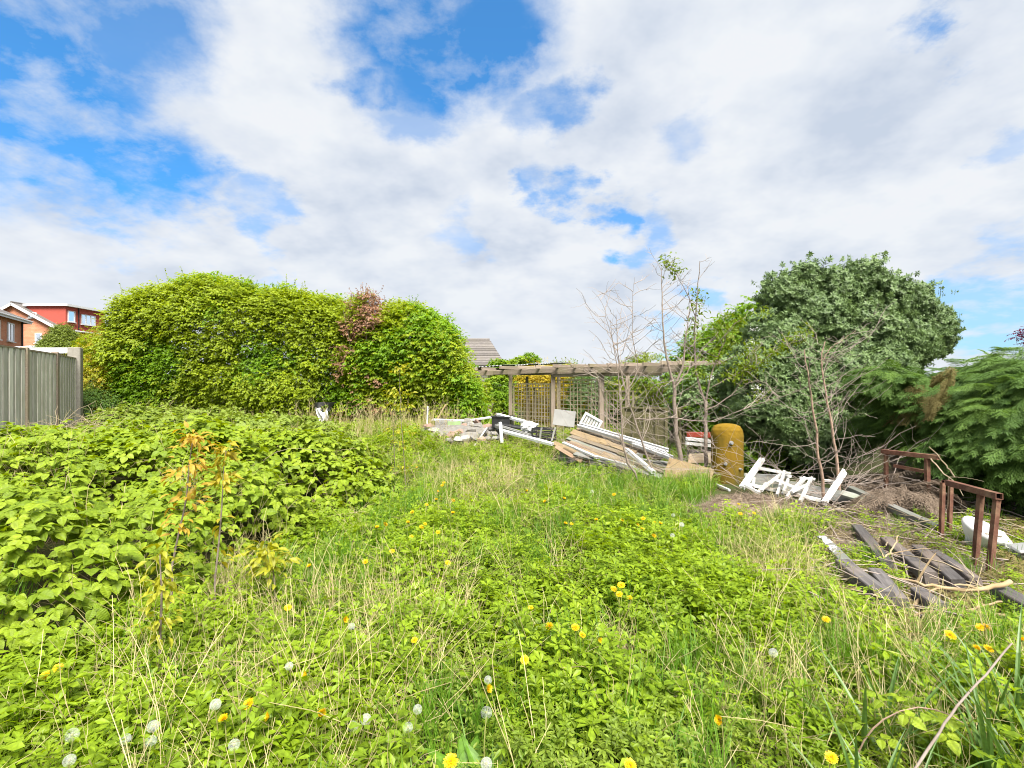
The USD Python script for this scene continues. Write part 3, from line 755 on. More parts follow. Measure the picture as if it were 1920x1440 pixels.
# ------------------------------------------------------------------ hedge row across the back left
def hedge_row(name, label, cat, px, top, mats, n, seed, d=13.2, thick=2.4, L=.058, W=.044, T=LEAF2, gap=.30, keep=None, scale=(.85, 1.3), group=None, base=700, pick=None, stems=6, outer=0):
    """A clipped-out-of-shape hedge: a thick wall of leafy twigs whose top follows the given heights. px, top: its outline as seen from the gate."""
    rng = np.random.default_rng(seed)
    t = thing(name, label, cat, group=group)
    X = (np.array(px) - 960) / FPX * d
    Z = EYE + (720 - np.array(top)) / FPX * d
    pr = []
    for m in mats:
        for _ in range(4):
            pr.append((spray(rng, 4, 7, .27, L, W, T), M[m]))
    def shape(n_, face):
        x = rng.uniform(X[0], X[-1], n_)
        zt = np.interp(x, X, Z)
        zt = zt + .20 * (fbm(np.stack([x * 2.2, 0 * x, 0 * x], -1), 3, seed) - .5) * 2
        g = G(x, np.full(n_, d))
        if face == 'front':
            u = rng.uniform(0, 1, n_) ** .9
            z = g + .05 + (zt - g) * u
            rnd = .55 * sstep(.75, 1.0, u) ** 2 * thick * .5
            bulge = .55 * (fbm(np.stack([x * .9, 0 * x, z * .9], -1), 3, seed + 4) - .5) * 2
            y = d - bulge * .6 + rnd + rng.exponential(.22, n_) + .25 * (1 - u) * 0
            under = .35 * sstep(.25, 0, u)
            y = y + under
            nr = np.stack([rng.normal(0, .25, n_), -np.ones(n_), rng.normal(.1, .25, n_) + sstep(.7, 1, u)], -1)
        elif face == 'top':
            y = d + rng.uniform(0, thick, n_); e = np.abs((y - d) / thick * 2 - 1)
            z = zt - .45 * e ** 2 - rng.exponential(.15, n_) + .1
            nr = np.stack([rng.normal(0, .3, n_), (y - d) / thick * 2 - 1, 1.2 + 0 * y], -1)
        else:
            s = rng.choice([0, 1], n_)
            x = np.where(s == 0, X[0], X[-1]) + rng.normal(0, .12, n_) + .35 * (fbm(np.stack([0 * x, x * 3, zt * 0 + rng.uniform(0, 3, n_)], -1), 2, seed) - .5)
            zt = np.where(s == 0, Z[0], Z[-1]); y = d + rng.uniform(0, thick, n_)
            z = G(x, y) + .1 + (zt - G(x, y)) * rng.uniform(0, 1, n_)
            nr = np.stack([np.where(s == 0, -1.0, 1.0), rng.normal(0, .3, n_), rng.normal(.2, .3, n_)], -1)
        return np.stack([x, y, z], -1), unit(nr)
    F = [shape(int(n * .62), 'front'), shape(int(n * .25), 'top'), shape(int(n * .13), 'side')]
    p, nr = np.vstack([a for a, _ in F]), np.vstack([b for _, b in F])
    ok = fbm(p * [1.5, 1.2, 2.4], 3, seed + 7) > gap
    if keep is not None:
        ok &= keep(p, rng)
    p, nr = p[ok], nr[ok]
    per = 4
    if pick is None:
        z = noise(p * .9, seed + 3)
        k = np.clip(z * len(mats) * 1.2 - .1 + rng.normal(0, .3, len(p)), 0, len(mats) - 1).astype(int) if len(mats) > 1 else np.zeros(len(p), int)
    else:
        k = pick(p, rng)
    instancer(f'{t}/crown', pr, k * per + rng.integers(0, per, len(p)), p, frames(nr, rng), rng.uniform(*scale, len(p)))
    for s in range(stems):
        x = X[0] + (X[-1] - X[0]) * (s + .5) / stems + rng.normal(0, .1); y = d + thick * .4
        zt = np.interp(x, X, Z) - .3; g = float(G(x, y))
        part(t, 'trunk', limbs((x, y, g - .05), [(x + rng.normal(0, .5), y + rng.normal(-.2, .4), zt * rng.uniform(.75, 1)) for _ in range(4)], rng, min(.05, .02 * thick)), M['bark'])
    # young shoots that stand up out of the top
    sh = MB()
    for s in range(outer):
        x = rng.uniform(X[0] + .1, X[-1] - .1); z = np.interp(x, X, Z); y = d + rng.uniform(.1, thick * .7)
        hgt = rng.uniform(.15, .42); top_ = np.array([x + rng.normal(0, .1), y, z + hgt - .05])
        sh.tube([(x, y, z - .3), (x, y, z), top_], [.006, .005, .003], 4)
        m = int(hgt / .035)
        pp = np.array([[x, y, z - .1]]) + (top_ - [x, y, z - .1]) * np.linspace(0, 1, m)[:, None]
        dd = rand_dirs(rng, m, .4)
        sh.add(*strew(T, pp, dd, rand_dirs(rng, m, 1.2), L * rng.uniform(.6, 1, m), W * rng.uniform(.6, 1, m)))
    if outer:
        part(t, 'shoots', sh, M[mats[0]], kind='stuff')
    return t

hedge_row('hedge', 'tall overgrown yellow-green hedge, widest of the hedge row', 'hedge',
          [196, 203, 216, 262, 310, 350, 400, 440, 470, 500, 530, 560, 600, 640, 690], [610, 570, 545, 530, 517, 520, 522, 532, 548, 536, 538, 548, 562, 582, 610], ['hedge', 'hedge', 'hedge2'], 9800, 11, outer=60, gap=.25)
hedge_row('copper_shrub', 'narrow copper leaved shrub growing between the two green hedges', 'shrub',
          [636, 645, 655, 672, 690, 708, 716], [690, 585, 566, 549, 556, 590, 690], ['copper', 'copper', 'hedge'], 820, 12, d=12.95, thick=1.0, L=.055, W=.04, gap=.42, stems=2, outer=24, keep=lambda p, rng: rng.uniform(0, 1, len(p)) < np.where(p[:, 2] > 2.75, 1.0, .42))
hedge_row('green_shrub', 'rounded bright green shrub at the right end of the hedge row', 'shrub',
          [655, 685, 712, 735, 758, 780, 802, 822, 841, 857, 867, 873], [640, 600, 578, 568, 566, 574, 586, 602, 622, 655, 690, 720], ['hedge2', 'hedge2', 'hedge'], 4200, 13, d=13.0, thick=2.2, L=.07, W=.05, stems=3, outer=20, gap=.27)

rng = np.random.default_rng(21)
bush('climbing_shrub', 'pale green bushy climber growing around the left pergola posts', 'shrub', [(P(895, 795, 14.2), (.35, .35, .32)), (P(925, 752, 15.8), (.32, .3, .42)), (P(872, 780, 13.6), (.4, .35, .4)), (P(940, 775, 15.6), (.26, .25, .3))], 480, ['hedge2', 'weed'], rng, L=.07, W=.05, seed=4)
bush('yellow_shrub', 'golden yellow shrub behind the pergola trellis', 'shrub', [(P(1040, 745, 17.5), (1.0, .8, 1.0)), (P(1075, 735, 17.0), (.55, .6, .8)), (P(1010, 720, 18), (.7, .6, .65))], 900, 'yellow', rng, seed=6, L=.06)
bush('background_tree', 'light green loose tree rising behind the pergola beside the bungalow roof', 'tree', [(P(965, 692, 24), (.7, .6, .38)), (P(935, 690, 24), (.4, .4, .4)), (P(990, 672, 24), (.5, .4, .16)), (P(955, 725, 24), (1.0, .7, .6))], 620, ['cherry_green', 'weed'], rng, seed=7, L=.10, W=.07, gap=.33)
bush('background_tree', 'rounded olive green bush rising behind the middle of the pergola', 'tree', [(P(1060, 694, 26), (1.0, .8, .32)), (P(1025, 700, 26), (.6, .6, .2)), (P(1060, 730, 26), (1.3, .9, .7))], 700, ['cone', 'weed_dull'], rng, seed=8, L=.09, W=.06, gap=.3)
bush('dark_shrub', 'dark evergreen shrub behind the pergola between yellow shrub and post', 'shrub', [(P(1115, 760, 16), (.65, .6, .95)), (P(1160, 740, 16), (.55, .5, .7)), (P(1105, 720, 16.5), (.5, .5, .4))], 900, ['laurel', 'cypress'], rng, seed=9)
bush('back_shrub', 'yellow-green shrub behind the right end of the pergola', 'shrub', [(P(1215, 705, 15.5), (.75, .6, .55)), (P(1190, 740, 15.5), (.8, .6, .6)), (P(1245, 720, 15), (.6, .5, .6))], 650, ['cherry', 'cherry_green'], rng, seed=10)
bush('fire_shrub', 'shrub with yellow and orange-red leaves in the corner between fence and hedge', 'shrub', [(P(185, 672, 13.6), (.33, .4, .5)), (P(205, 650, 14), (.45, .5, .45)), (P(190, 715, 13.4), (.36, .4, .5)), (P(185, 760, 13.4), (.35, .4, .35))], 900, ['fire', 'hedge', 'orange'], rng, seed=11, L=.05, W=.032)
bush('corner_evergreen', 'low dark green evergreen at the foot of the orange leaved corner shrub', 'shrub', [(P(172, 762, 12.9), (.42, .35, .38)), (P(150, 770, 12.7), (.3, .3, .3))], 420, ['laurel', 'cypress'], rng, seed=12, L=.04, W=.03)

def cone_tree():
    rng = np.random.default_rng(31)
    t = thing('cone_conifer', 'clipped cone shaped dark green conifer behind the fence', 'tree')
    base, top = P(118, 672, 27.5), P(117, 607, 27.5)
    n = 8000
    u = 1 - np.sqrt(rng.uniform(0, 1, n)); a = rng.uniform(0, 2 * PI, n)
    hgt = top[2] - .6; r = 2.75 * (1 - u) ** .92 * rng.uniform(.88, 1.02, n)
    p = np.stack([base[0] + r * np.cos(a), 27.5 + r * np.sin(a), .6 + u * hgt], -1)
    nr = np.stack([np.cos(a), np.sin(a), .35 + 0 * a], -1)
    pr = [(spray(rng, 6, 9, .22, .055, .03, LEAF1), M['cone']) for _ in range(4)]
    instancer(f'{t}/crown', pr, rng.integers(0, 4, n), p, frames(unit(nr), rng), rng.uniform(.9, 1.4, n))
    part(t, 'trunk', limbs((base[0], 27.5, -.1), [(base[0], 27.5, top[2] - .2)], rng, .08), M['bark'])
cone_tree()

# ------------------------------------------------------------------ bramble thicket on the left
from shapely.geometry import Polygon, Point
import shapely

def trefoil(rng, T, L=.060, stalk=True):
    """A bramble leaf: three leaflets on a stalk; base at the origin, tip along +x, face +z."""
    mb = MB(); o = np.array([.05, 0, 0])
    dirs = [(1, 0, rng.uniform(-.15, .05)), (.35, .95, rng.uniform(-.2, .05)), (.35, -.95, rng.uniform(-.2, .05))]
    for k, d in enumerate(dirs):
        d = unit(d); le = L * (1.1 if k == 0 else .9) * rng.uniform(.9, 1.08)
        p = o + (np.array([.022, 0, 0]) if k == 0 else d * .004)
        mb.add(*strew(T, p[None], d[None], unit(np.array([[rng.normal(0, .12), rng.normal(0, .12), 1]])), le, le * .82))
    if stalk:
        mb.tube([(-.02, 0, -.03), (.02, 0, -.004), (.072, 0, 0)], [.0018, .0015, .001], 3, cap=False)
    return mb

class Thicket:
    def __init__(s, poly, hmax, soft=.8, seed=1):
        s.poly = Polygon(poly); s.hmax = hmax; s.soft = soft; s.seed = seed
        s.edge = s.poly.exterior
    def h(s, x, y):
        pts = shapely.points(x, y)
        d = shapely.distance(pts, s.edge)
        ins = shapely.contains(s.poly, pts)
        t = np.clip(d / s.soft, 0, 1)
        f = np.sqrt(np.maximum(1 - (1 - t) ** 2, 0))
        lump = fbm(np.stack([x * .9, y * .9, 0 * x], -1), 3, s.seed)
        fine = fbm(np.stack([x * 3.2, y * 3.2, 0 * x], -1), 2, s.seed + 5)
        rag = fbm(np.stack([x * 2.1, y * 2.1, 0 * x + 7], -1), 3, s.seed + 11)
        return np.where(ins, np.maximum(f * (s.hmax(x, y) * (.48 + 1.0 * lump) + .42 * (fine - .5)) - .75 * (1 - t) * np.maximum(rag - .42, 0) * 2.2, 0), -1)
    def sample(s, n, rng, ylim=(-99, 99), depth=.07):
        x0, y0, x1, y1 = s.poly.bounds
        y0, y1 = max(y0, ylim[0]), min(y1, ylim[1])
        x, y = rng.uniform(x0, x1, max(n * 4, 400)), rng.uniform(y0, y1, max(n * 4, 400))
        h = s.h(x, y); e = .06
        gx_, gy_ = (s.h(x + e, y) - s.h(x - e, y)) / (2 * e), (s.h(x, y + e) - s.h(x, y - e)) / (2 * e)
        gx_, gy_ = np.clip(gx_, -4, 4), np.clip(gy_, -4, 4)
        w = np.sqrt(1 + gx_ ** 2 + gy_ ** 2)
        ok = (h > .03) & (rng.uniform(0, 3.2, len(x)) < w)
        x, y, h, gx_, gy_ = x[ok][:n], y[ok][:n], h[ok][:n], gx_[ok][:n], gy_[ok][:n]
        nr = unit(np.stack([-gx_, -gy_, 1 + 0 * x], -1))
        p = np.stack([x, y, G(x, y) + h], -1) - nr * rng.exponential(depth, len(x))[:, None]
        p[:, 2] = np.maximum(p[:, 2], G(x, y) + .04)
        return p, nr

def bramble():
    rng = np.random.default_rng(41)
    poly = [(-5.6, 2.2), (-3.3, 2.15), (-2.45, 2.45), (-2.1, 2.85), (-2.05, 3.6), (-1.85, 4.4), (-1.75, 5.4), (-1.45, 6.4), (-1.6, 7.4), (-2.5, 9.2), (-3.8, 10.8), (-6.0, 11.9), (-9.3, 11.6), (-8.9, 10), (-8.2, 8.2), (-7.6, 6.6), (-6.9, 4.6)]
    T = Thicket(poly, lambda x, y: (.56 + .30 * sstep(-1.3, -2.6, x)) * (1 - .28 * sstep(5, 9, y)) * (1 - .22 * sstep(4.2, 2.6, y)), soft=1.1, seed=3)
    t = thing('bramble_thicket', 'sprawling yellow-green bramble thicket filling the left of the garden', 'brambles')
    # big near leaves: the nearest 300 singly, the others below and behind them in one part
    p, nr = T.sample(8200, rng, (2.0, 5.2), .065)
    n = len(p)
    face = unit(np.array([0, -.15, .85]) + nr * .5 + rng.normal(0, .42, (n, 3)))
    ang = rng.uniform(0, 2 * PI, n)
    ref = np.stack([np.cos(ang), np.sin(ang), 0 * ang], -1) + nr * [1.2, 1.2, 0] + [0, 0, -.25]
    x = unit(ref - (ref * face).sum(1, keepdims=True) * face)
    R = np.stack([x, np.cross(face, x), face], 2)
    sc = rng.triangular(.45, .85, 1.45, n) * (1 - .12 * sstep(3, 5.2, p[:, 1]))
    protos = [trefoil(rng, TOOTH) for _ in range(9)]
    pm = [q.mesh() for q in protos]
    dist = np.linalg.norm(p - [0, 0, EYE], axis=1)
    seen = (np.abs(p[:, 0]) < p[:, 1] * 1.02) & (nr[:, 2] < 2)
    hh = T.h(p[:, 0], p[:, 1]) + G(p[:, 0], p[:, 1]) - p[:, 2]
    score = dist / sc + np.clip(hh, 0, 1) * 3 + 10 * (~seen)
    order = np.argsort(score)
    single_, rest = order[:300], order[300:]
    for i in single_:
        v, f = pm[rng.integers(0, 9)]
        part(t, 'leaf', (v @ (R[i] * sc[i]).T + p[i], f), M['bramble'])
    instancer(f'{t}/foliage', [(q, M['bramble']) for q in protos], rng.integers(0, 9, len(rest)), p[rest], quat_from(R[rest]), sc[rest], kind='stuff')
    # sprays behind
    p, nr = T.sample(4300, rng, (4.9, 12.2), .07)
    def bspray():
        mb = MB()
        for k in range(6):
            a = rng.uniform(0, 2 * PI); o = np.array([math.cos(a), math.sin(a), 0]) * rng.uniform(.01, .13) + [0, 0, rng.normal(0, .03)]
            v, f = trefoil(rng, BRAM, .066, stalk=False).mesh()
            r = rz(a + rng.normal(0, .6)) @ frame_x((0, 0, 0), unit((1, 0, rng.normal(-.1, .25))), roll=rng.normal(0, .3))
            mb.add(v @ r.T + o, f)
        return mb
    pr = [(bspray(), M['bramble']) for _ in range(5)] + [(bspray(), M['bramble_far']) for _ in range(5)]
    far = sstep(6, 10, p[:, 1]) + rng.normal(0, .25, len(p)) + .8 * (fbm(p * .8, 2, 8) - .5)
    idx = np.where(far > .5, 5, 0) + rng.integers(0, 5, len(p))
    instancer(f'{t}/foliage_001', pr, idx, p, frames(nr, rng, lean=.4), rng.uniform(.8, 1.2, len(p)), kind='stuff')
    # arching canes, green-brown within and bleached where they stick out
    cn = MB()
    for k in range(150):
        q, qn = T.sample(3, rng, (2.1, 11.5), .02)
        a = q[0]; b = a + rng.normal(0, .45, 3) * [1, 1, .1]
        a0 = np.array([a[0] + rng.normal(0, .15), a[1] + rng.normal(.1, .15), float(G(a[0], a[1]))])
        t_ = np.linspace(0, 1, 9)[:, None]
        c = (1 - t_) ** 2 * a0 + 2 * t_ * (1 - t_) * (a + [0, 0, .12]) + t_ ** 2 * (b - [0, 0, .22])
        cn.tube(c + (np.array([0, 0, rng.uniform(0, .12)]) if k % 3 == 0 else 0) * np.linspace(0, 1, 9)[:, None], np.linspace(.0045, .002, 9), 4, cap=False)
    part(t, 'cane', cn, M['cane'], kind='stuff')
    return T
THICKET = bramble()

def dead_brush():
    rng = np.random.default_rng(43)
    mb = MB()
    for k in range(170):
        c = P(rng.uniform(0, 190), 770, rng.uniform(7.6, 11.9))
        z = float(G(c[0], c[1])) + max(float(THICKET.h(c[0], c[1])), .2) + rng.uniform(-.12, .12)
        a = rng.uniform(0, 2 * PI); L_ = rng.uniform(.35, .9); el = rng.normal(.35, .35)
        d = np.array([math.cos(a) * math.cos(el), math.sin(a) * math.cos(el), math.sin(el)])
        t_ = np.linspace(0, 1, 5)[:, None]
        q = np.array([c[0], c[1], z]) + d * L_ * t_ + np.array([0, 0, -.2]) * t_ ** 2 + rng.normal(0, .015, (5, 3))
        mb.tube(q, np.linspace(.005, .0022, 5), 4, cap=False)
    single('dead_brush', 'tangle of bleached dead bramble canes against the wooden fence', 'dead brush', mb, M['cane'], kind='stuff')
dead_brush()

# ------------------------------------------------------------------ pergola with trellis
def beam(parent, p0, p1, w, h, mat, name='beam', roll=0, rng=None, ch=.006, label=None, bow=0.008):
    p0, p1 = np.asarray(p0, float), np.asarray(p1, float)
    L_ = np.linalg.norm(p1 - p0)
    r = rng or np.random.default_rng(int(L_ * 1000) + len(_used))
    return part(parent, name, rough_plank(L_, w, h, r, bow, ch), M[mat], m=M4(frame_x(p0, p1, roll=roll), (p0 + p1) / 2), label=label)

FRONT = {897: None}
def pergola():
    rng = np.random.default_rng(51)
    t = thing('pergola', 'weathered wooden pergola with trellis sides standing behind the rubbish heaps', 'pergola')
    ZB = 1.83
    def on_line(px):        # the front row of posts runs from far left to near right
        a, b = np.array([-1.35, 15.8]), np.array([3.78, 11.0])
        k = (px - 960) / FPX
        s = (k * a[1] - a[0]) / ((b[0] - a[0]) - k * (b[1] - a[1]))
        return a + (b - a) * s
    bd = unit(np.array([5.13, -4.8])); back = np.array([bd[1] * -1, bd[0]])     # away from the camera
    def post(px, w, off=0.0, zt=ZB - .09, lean=(0, 0), base=None):
        q = on_line(px) + back * off
        g = float(G(*q)) - .25
        beam(t, (q[0], q[1], g), (q[0] + lean[0], q[1] + lean[1], zt), w, w, 'pergola', 'post', rng=rng)
        return q
    F = {px: post(px, w) for px, w in ((897, .10), (957, .105), (1037, .11), (1128, .12), (1262, .125))}
    for px, off in ((925, 1.5), (977, 1.7), (1125, 1.3), (1226, 1.7)):
        post(px, .09, off)
    # front beams, three lengths that lap at the posts
    def bm(px0, px1, off, z, w=.06, h=.15, dz0=0, dz1=0):
        a, b = on_line(px0) + back * off, on_line(px1) + back * off
        beam(t, (a[0], a[1], z + dz0), (b[0], b[1], z + dz1), w, h, 'pergola', 'beam', rng=rng)
    bm(872, 940, -.09, ZB - .02, dz1=.02); bm(932, 1045, -.12, ZB, dz1=.02, h=.13); bm(1008, 1140, -.09, ZB + .05, dz1=-.01, h=.15); bm(1102, 1292, -.13, ZB + .02, h=.16, dz1=-.02)
    bm(1040, 1170, -.03, ZB - .10, h=.09); bm(1128, 1240, .02, ZB - .10, h=.07)
    bm(890, 1250, 1.5, ZB + .03)
    for px in np.linspace(885, 1285, 13):
        a = on_line(px) - back * .32; b = on_line(px) + back * 2.1
        z = ZB + .12 + rng.normal(0, .008)
        beam(t, (a[0], a[1], z), (b[0], b[1], z + .01), .05, .085, 'pergola', 'rafter', rng=rng)
    a, b = P(1296, 683, 10.3), P(1418, 674, 10.2)
    beam(t, a, b, .06, .09, 'pergola', 'rafter', rng=rng, label='loose rail running right into the trees')
    # old roofing sheets left on the top at the left
    for k, (px0, px1, off) in enumerate(((878, 935, .2), (918, 962, .7), (958, 985, 1.1))):
        a, b = on_line(px0) + back * off, on_line(px1) + back * off
        n = 28; xs_ = np.linspace(0, 1, n)
        v = []
        for s_ in (0, 1):
            for i, u in enumerate(xs_):
                q = a + (b - a) * u + back * s_ * 1.0
                v.append((q[0], q[1], ZB + .19 + .03 * k + .018 * math.sin(i * PI / 1.6) + .05 * s_ + .03 * u))
        v = np.array(v); f = [(i, i + 1, n + i + 1, n + i) for i in range(n - 1)]
        vv, ff = v, np.array(f)
        part(t, 'roof_sheet', MB().add(vv, ff).add(vv - [0, 0, .006], ff[:, ::-1]), M['roof_sheet'])
    # trellis panels: a frame with slats that cross
    def trellis(pa, pb, off, z0, z1, step=.105, mat='trellis', skip=()):
        a, b = pa + back * off, pb + back * off
        L_ = np.linalg.norm(b - a); R = frame_x(np.append(a, 0), np.append(b, 0))
        fr = MB(); c = (a + b) / 2
        for s in (-1, 1):
            fr.box(np.array([*c, (z0 + z1) / 2]) + R @ [s * (L_ / 2 - .02), 0, 0], (.035, .03, z1 - z0), R)
        for z in (z0 + .018, z1 - .018):
            fr.box((c[0], c[1], z), (L_ - .08, .03, .035), R)
        p_ = part(t, 'trellis_panel', fr, M[mat])
        nx, nz = int(L_ / step), int((z1 - z0) / step)
        for k in range(1, nx):
            if rng.uniform() < .07: continue
            x = -L_ / 2 + L_ * k / nx
            part(p_, 'slat', MB().box((0, 0, 0), (z1 - z0 - .01, .019, .009)), M[mat],
                 m=M4(R @ np.array([[0, 1, 0], [0, 0, 1], [1, 0, 0]], float) @ rz(rng.normal(0, .006)), (c + (R @ [x, -.008, 0])[:2]).tolist() + [(z0 + z1) / 2]))
        for k in range(1, nz):
            if rng.uniform() < .07: continue
            z = z0 + (z1 - z0) * k / nz
            part(p_, 'slat', MB().box((0, 0, 0), (L_ - .01, .019, .009)), M[mat],
                 m=M4(R @ np.array([[1, 0, 0], [0, 0, -1], [0, 1, 0]], float) @ rz(rng.normal(0, .006)), (c + (R @ [0, .006, 0])[:2]).tolist() + [z]))
    d_ = bd * .09
    trellis(F[957] + d_, F[1037] - d_, .02, .28, 1.52)
    trellis(F[1037] + d_, F[1128] - d_, .05, .22, 1.62)
    trellis(F[1128] + d_, F[1262] - d_ - bd * .9, .05, .2, 1.35)
    trellis(F[957] + back * 1.6 - bd * .5, F[957] + back * 1.6 + bd * .3, 0, .4, 1.4)
    q = F[897] + back * .25
    trellis(q - bd * .55, q + bd * .1, 0, .35, 1.45)
pergola()

def old_fence_panel(name, label, a, b, d0, d1, ztop, zbot, nslat, mat='panel', rng=None):
    """A garden fence panel: frame and overlapping horizontal slats."""
    rng = rng or np.random.default_rng(53)
    A, B = P(a, 800, d0), P(b, 800, d1)
    R = frame_x((A[0], A[1], 0), (B[0], B[1], 0)); L_ = math.hypot(B[0] - A[0], B[1] - A[1]); c = (A + B) / 2
    t = thing(name, label, 'fence panel')
    out = R @ [0, -1, 0]
    for s in (-1, 1):
        part(t, 'frame_rail', MB().box((0, 0, 0), (ztop - zbot, .045, .04), ch=.004), M[mat], m=M4(R @ np.array([[0, 1, 0], [0, 0, 1], [1, 0, 0]], float), np.array([c[0], c[1], (ztop + zbot) / 2]) + R @ [s * (L_ / 2 - .02), 0, 0] + out * .025))
    for z in (zbot + .02, ztop - .02):
        part(t, 'frame_rail', MB().box((0, 0, 0), (L_ - .09, .04, .04), ch=.004), M[mat], m=M4(R, (c[0] + out[0] * .025, c[1] + out[1] * .025, z)))
    for k in range(3):
        x = -L_ / 2 + L_ * (k + 1) / 4
        part(t, 'batten', MB().box((0, 0, 0), (ztop - zbot - .09, .035, .02), ch=.003), M[mat], m=M4(R @ np.array([[0, 1, 0], [0, 0, 1], [1, 0, 0]], float), np.array([c[0], c[1], (ztop + zbot) / 2]) + R @ [x, 0, 0] + out * .035))
    for k in range(nslat):
        z = zbot + .04 + (ztop - zbot - .08) * (k + .5) / nslat
        part(t, 'slat', MB().box((0, 0, 0), (L_ - .05, .011, (ztop - zbot) / nslat * 1.25), frame_x((0, 0, 0), (1, 0, 0), roll=.10)), M[mat], m=M4(R @ rz(0) , (c[0], c[1], z)))
    return t
old_fence_panel('fence_panel', 'olive brown fence panel of horizontal slats behind the timber heap', 1168, 1252, 10.9, 10.4, 1.02, .05, 10)
old_fence_panel('fence_panel', 'narrow olive fence panel standing upright to the right of the last pergola post', 1266, 1293, 10.2, 10.3, 1.03, .0, 11)

# ------------------------------------------------------------------ evergreens on the right
rng = np.random.default_rng(61)
def ell(px, py, d, rx, ry, rz_):
    return (P(px, py, d), (rx, ry, rz_))
def rosettes(rng, n=7, L=.062, W=.030, R=.16):
    """Shoots that point outwards (+x) and up, each ending in a rosette of stiff leaves."""
    pos, d, nr, ln = [], [], [], []
    for k in range(n):
        ax = unit(np.array([.8, 0, .55]) + rng.normal(0, .45, 3)); o = rng.normal(0, .06, 3) + ax * R * rng.uniform(.3, 1.1)
        u = unit(np.cross(ax, rand_dirs(rng, 1)[0])); w_ = np.cross(ax, u)
        for ring, (m, el, back) in enumerate(((5, .95, 0), (7, .35, .02), (6, -.05, .045))):
            for j in range(m):
                a = 2 * PI * j / m + rng.uniform(0, .9); rad = math.cos(a) * u + math.sin(a) * w_
                dd = unit(rad * math.cos(el) + ax * math.sin(el) + rng.normal(0, .1, 3))
                pos.append(o - ax * back); d.append(dd); nr.append(unit(ax * 1.0 - rad * .4 + [0, 0, .3])); ln.append(L * rng.uniform(.7, 1.15) * (.75 if ring == 0 else 1))
    ln = np.array(ln)
    return MB().add(*strew(LEAF1, np.array(pos), np.array(d), np.array(nr), ln, ln * W / L))
def laurel_tree():
    rng = np.random.default_rng(66)
    t = thing('evergreen_tree', 'large rounded grey-green evergreen tree, tallest on the right', 'tree')
    blobs = [ell(1580, 675, 10.2, 1.15, 1.2, .85), ell(1470, 568, 10.0, .30, .4, .42), ell(1512, 540, 10.2, .30, .4, .36), ell(1560, 552, 10.0, .30, .4, .34), ell(1608, 536, 10.3, .34, .5, .38), ell(1655, 570, 10.3, .36, .5, .42), ell(1700, 575, 10.4, .26, .4, .40), ell(1728, 625, 10.5, .36, .5, .36),
             ell(1535, 605, 9.7, .45, .5, .42), ell(1625, 625, 9.7, .5, .5, .42), ell(1685, 650, 10.0, .45, .5, .30), ell(1752, 648, 10.4, .18, .3, .12), ell(1755, 598, 10.5, .12, .2, .16),
             ell(1455, 640, 9.6, .42, .5, .42), ell(1415, 700, 9.4, .40, .5, .38), ell(1500, 690, 9.2, .5, .5, .45), ell(1555, 730, 9.0, .75, .7, .55), ell(1635, 715, 9.2, .6, .6, .45), ell(1470, 775, 9.0, .5, .6, .5), ell(1535, 815, 8.6, .5, .5, .45), ell(1420, 770, 9.2, .35, .4, .35)]
    pr = [(rosettes(rng), M['laurel']) for _ in range(8)]
    p, nr = blob_points(blobs, 7400, rng, .36, 2.6, 15, .3, shell=(.55, 1.08), gap=.39)
    instancer(f'{t}/crown', pr, rng.integers(0, 8, len(p)), p, frames(nr, rng, lean=.75, tilt=.25), rng.uniform(.75, 1.3, len(p)))
    # shoots that break the outline
    q, qn = blob_points(blobs[1:8] + blobs[9:11], 420, rng, .3, 2.4, 16, shell=(.98, 1.12))
    q, qn = q[qn[:, 2] > .1], qn[qn[:, 2] > .1]
    sh = [(rosettes(rng, 5, R=.3), M['laurel']) for _ in range(3)]
    instancer(f'{t}/shoots', sh, rng.integers(0, 3, len(q)), q, frames(qn, rng, lean=.2, tilt=.2), rng.uniform(.8, 1.3, len(q)))
    c0 = P(1580, 640, 10.0); g = float(G(c0[0], c0[1])) - .05
    part(t, 'trunk', limbs((c0[0], c0[1], g), [np.array(c) for c, r in blobs], rng, r0=.10), M['bark'])
laurel_tree()
bush('green_tree', 'lime green leafy tree behind the white flowering cherry, left of the big evergreen', 'tree',
     [ell(1378, 635, 12.8, .60, .5, .46), ell(1325, 655, 12.9, .45, .4, .30), ell(1418, 598, 12.6, .40, .4, .42), ell(1288, 674, 13.0, .30, .3, .16), ell(1350, 705, 12.6, .7, .5, .42)],
     800, ['cherry_green', 'cherry_green', 'cherry'], rng, L=.085, W=.05, seed=16, bump=.45, fs=2.2, gap=.40)
bush('ivy_shrub', 'dark ivy covered shrub in the shade behind the mustard cylinder', 'shrub',
     [ell(1360, 770, 10.4, .8, .6, .75), ell(1420, 800, 10.0, .7, .5, .7), ell(1320, 760, 10.6, .55, .5, .8), ell(1440, 860, 9.4, .6, .4, .5)], 1300, ['laurel', 'cherry_green'], rng, L=.06, W=.045, seed=17)

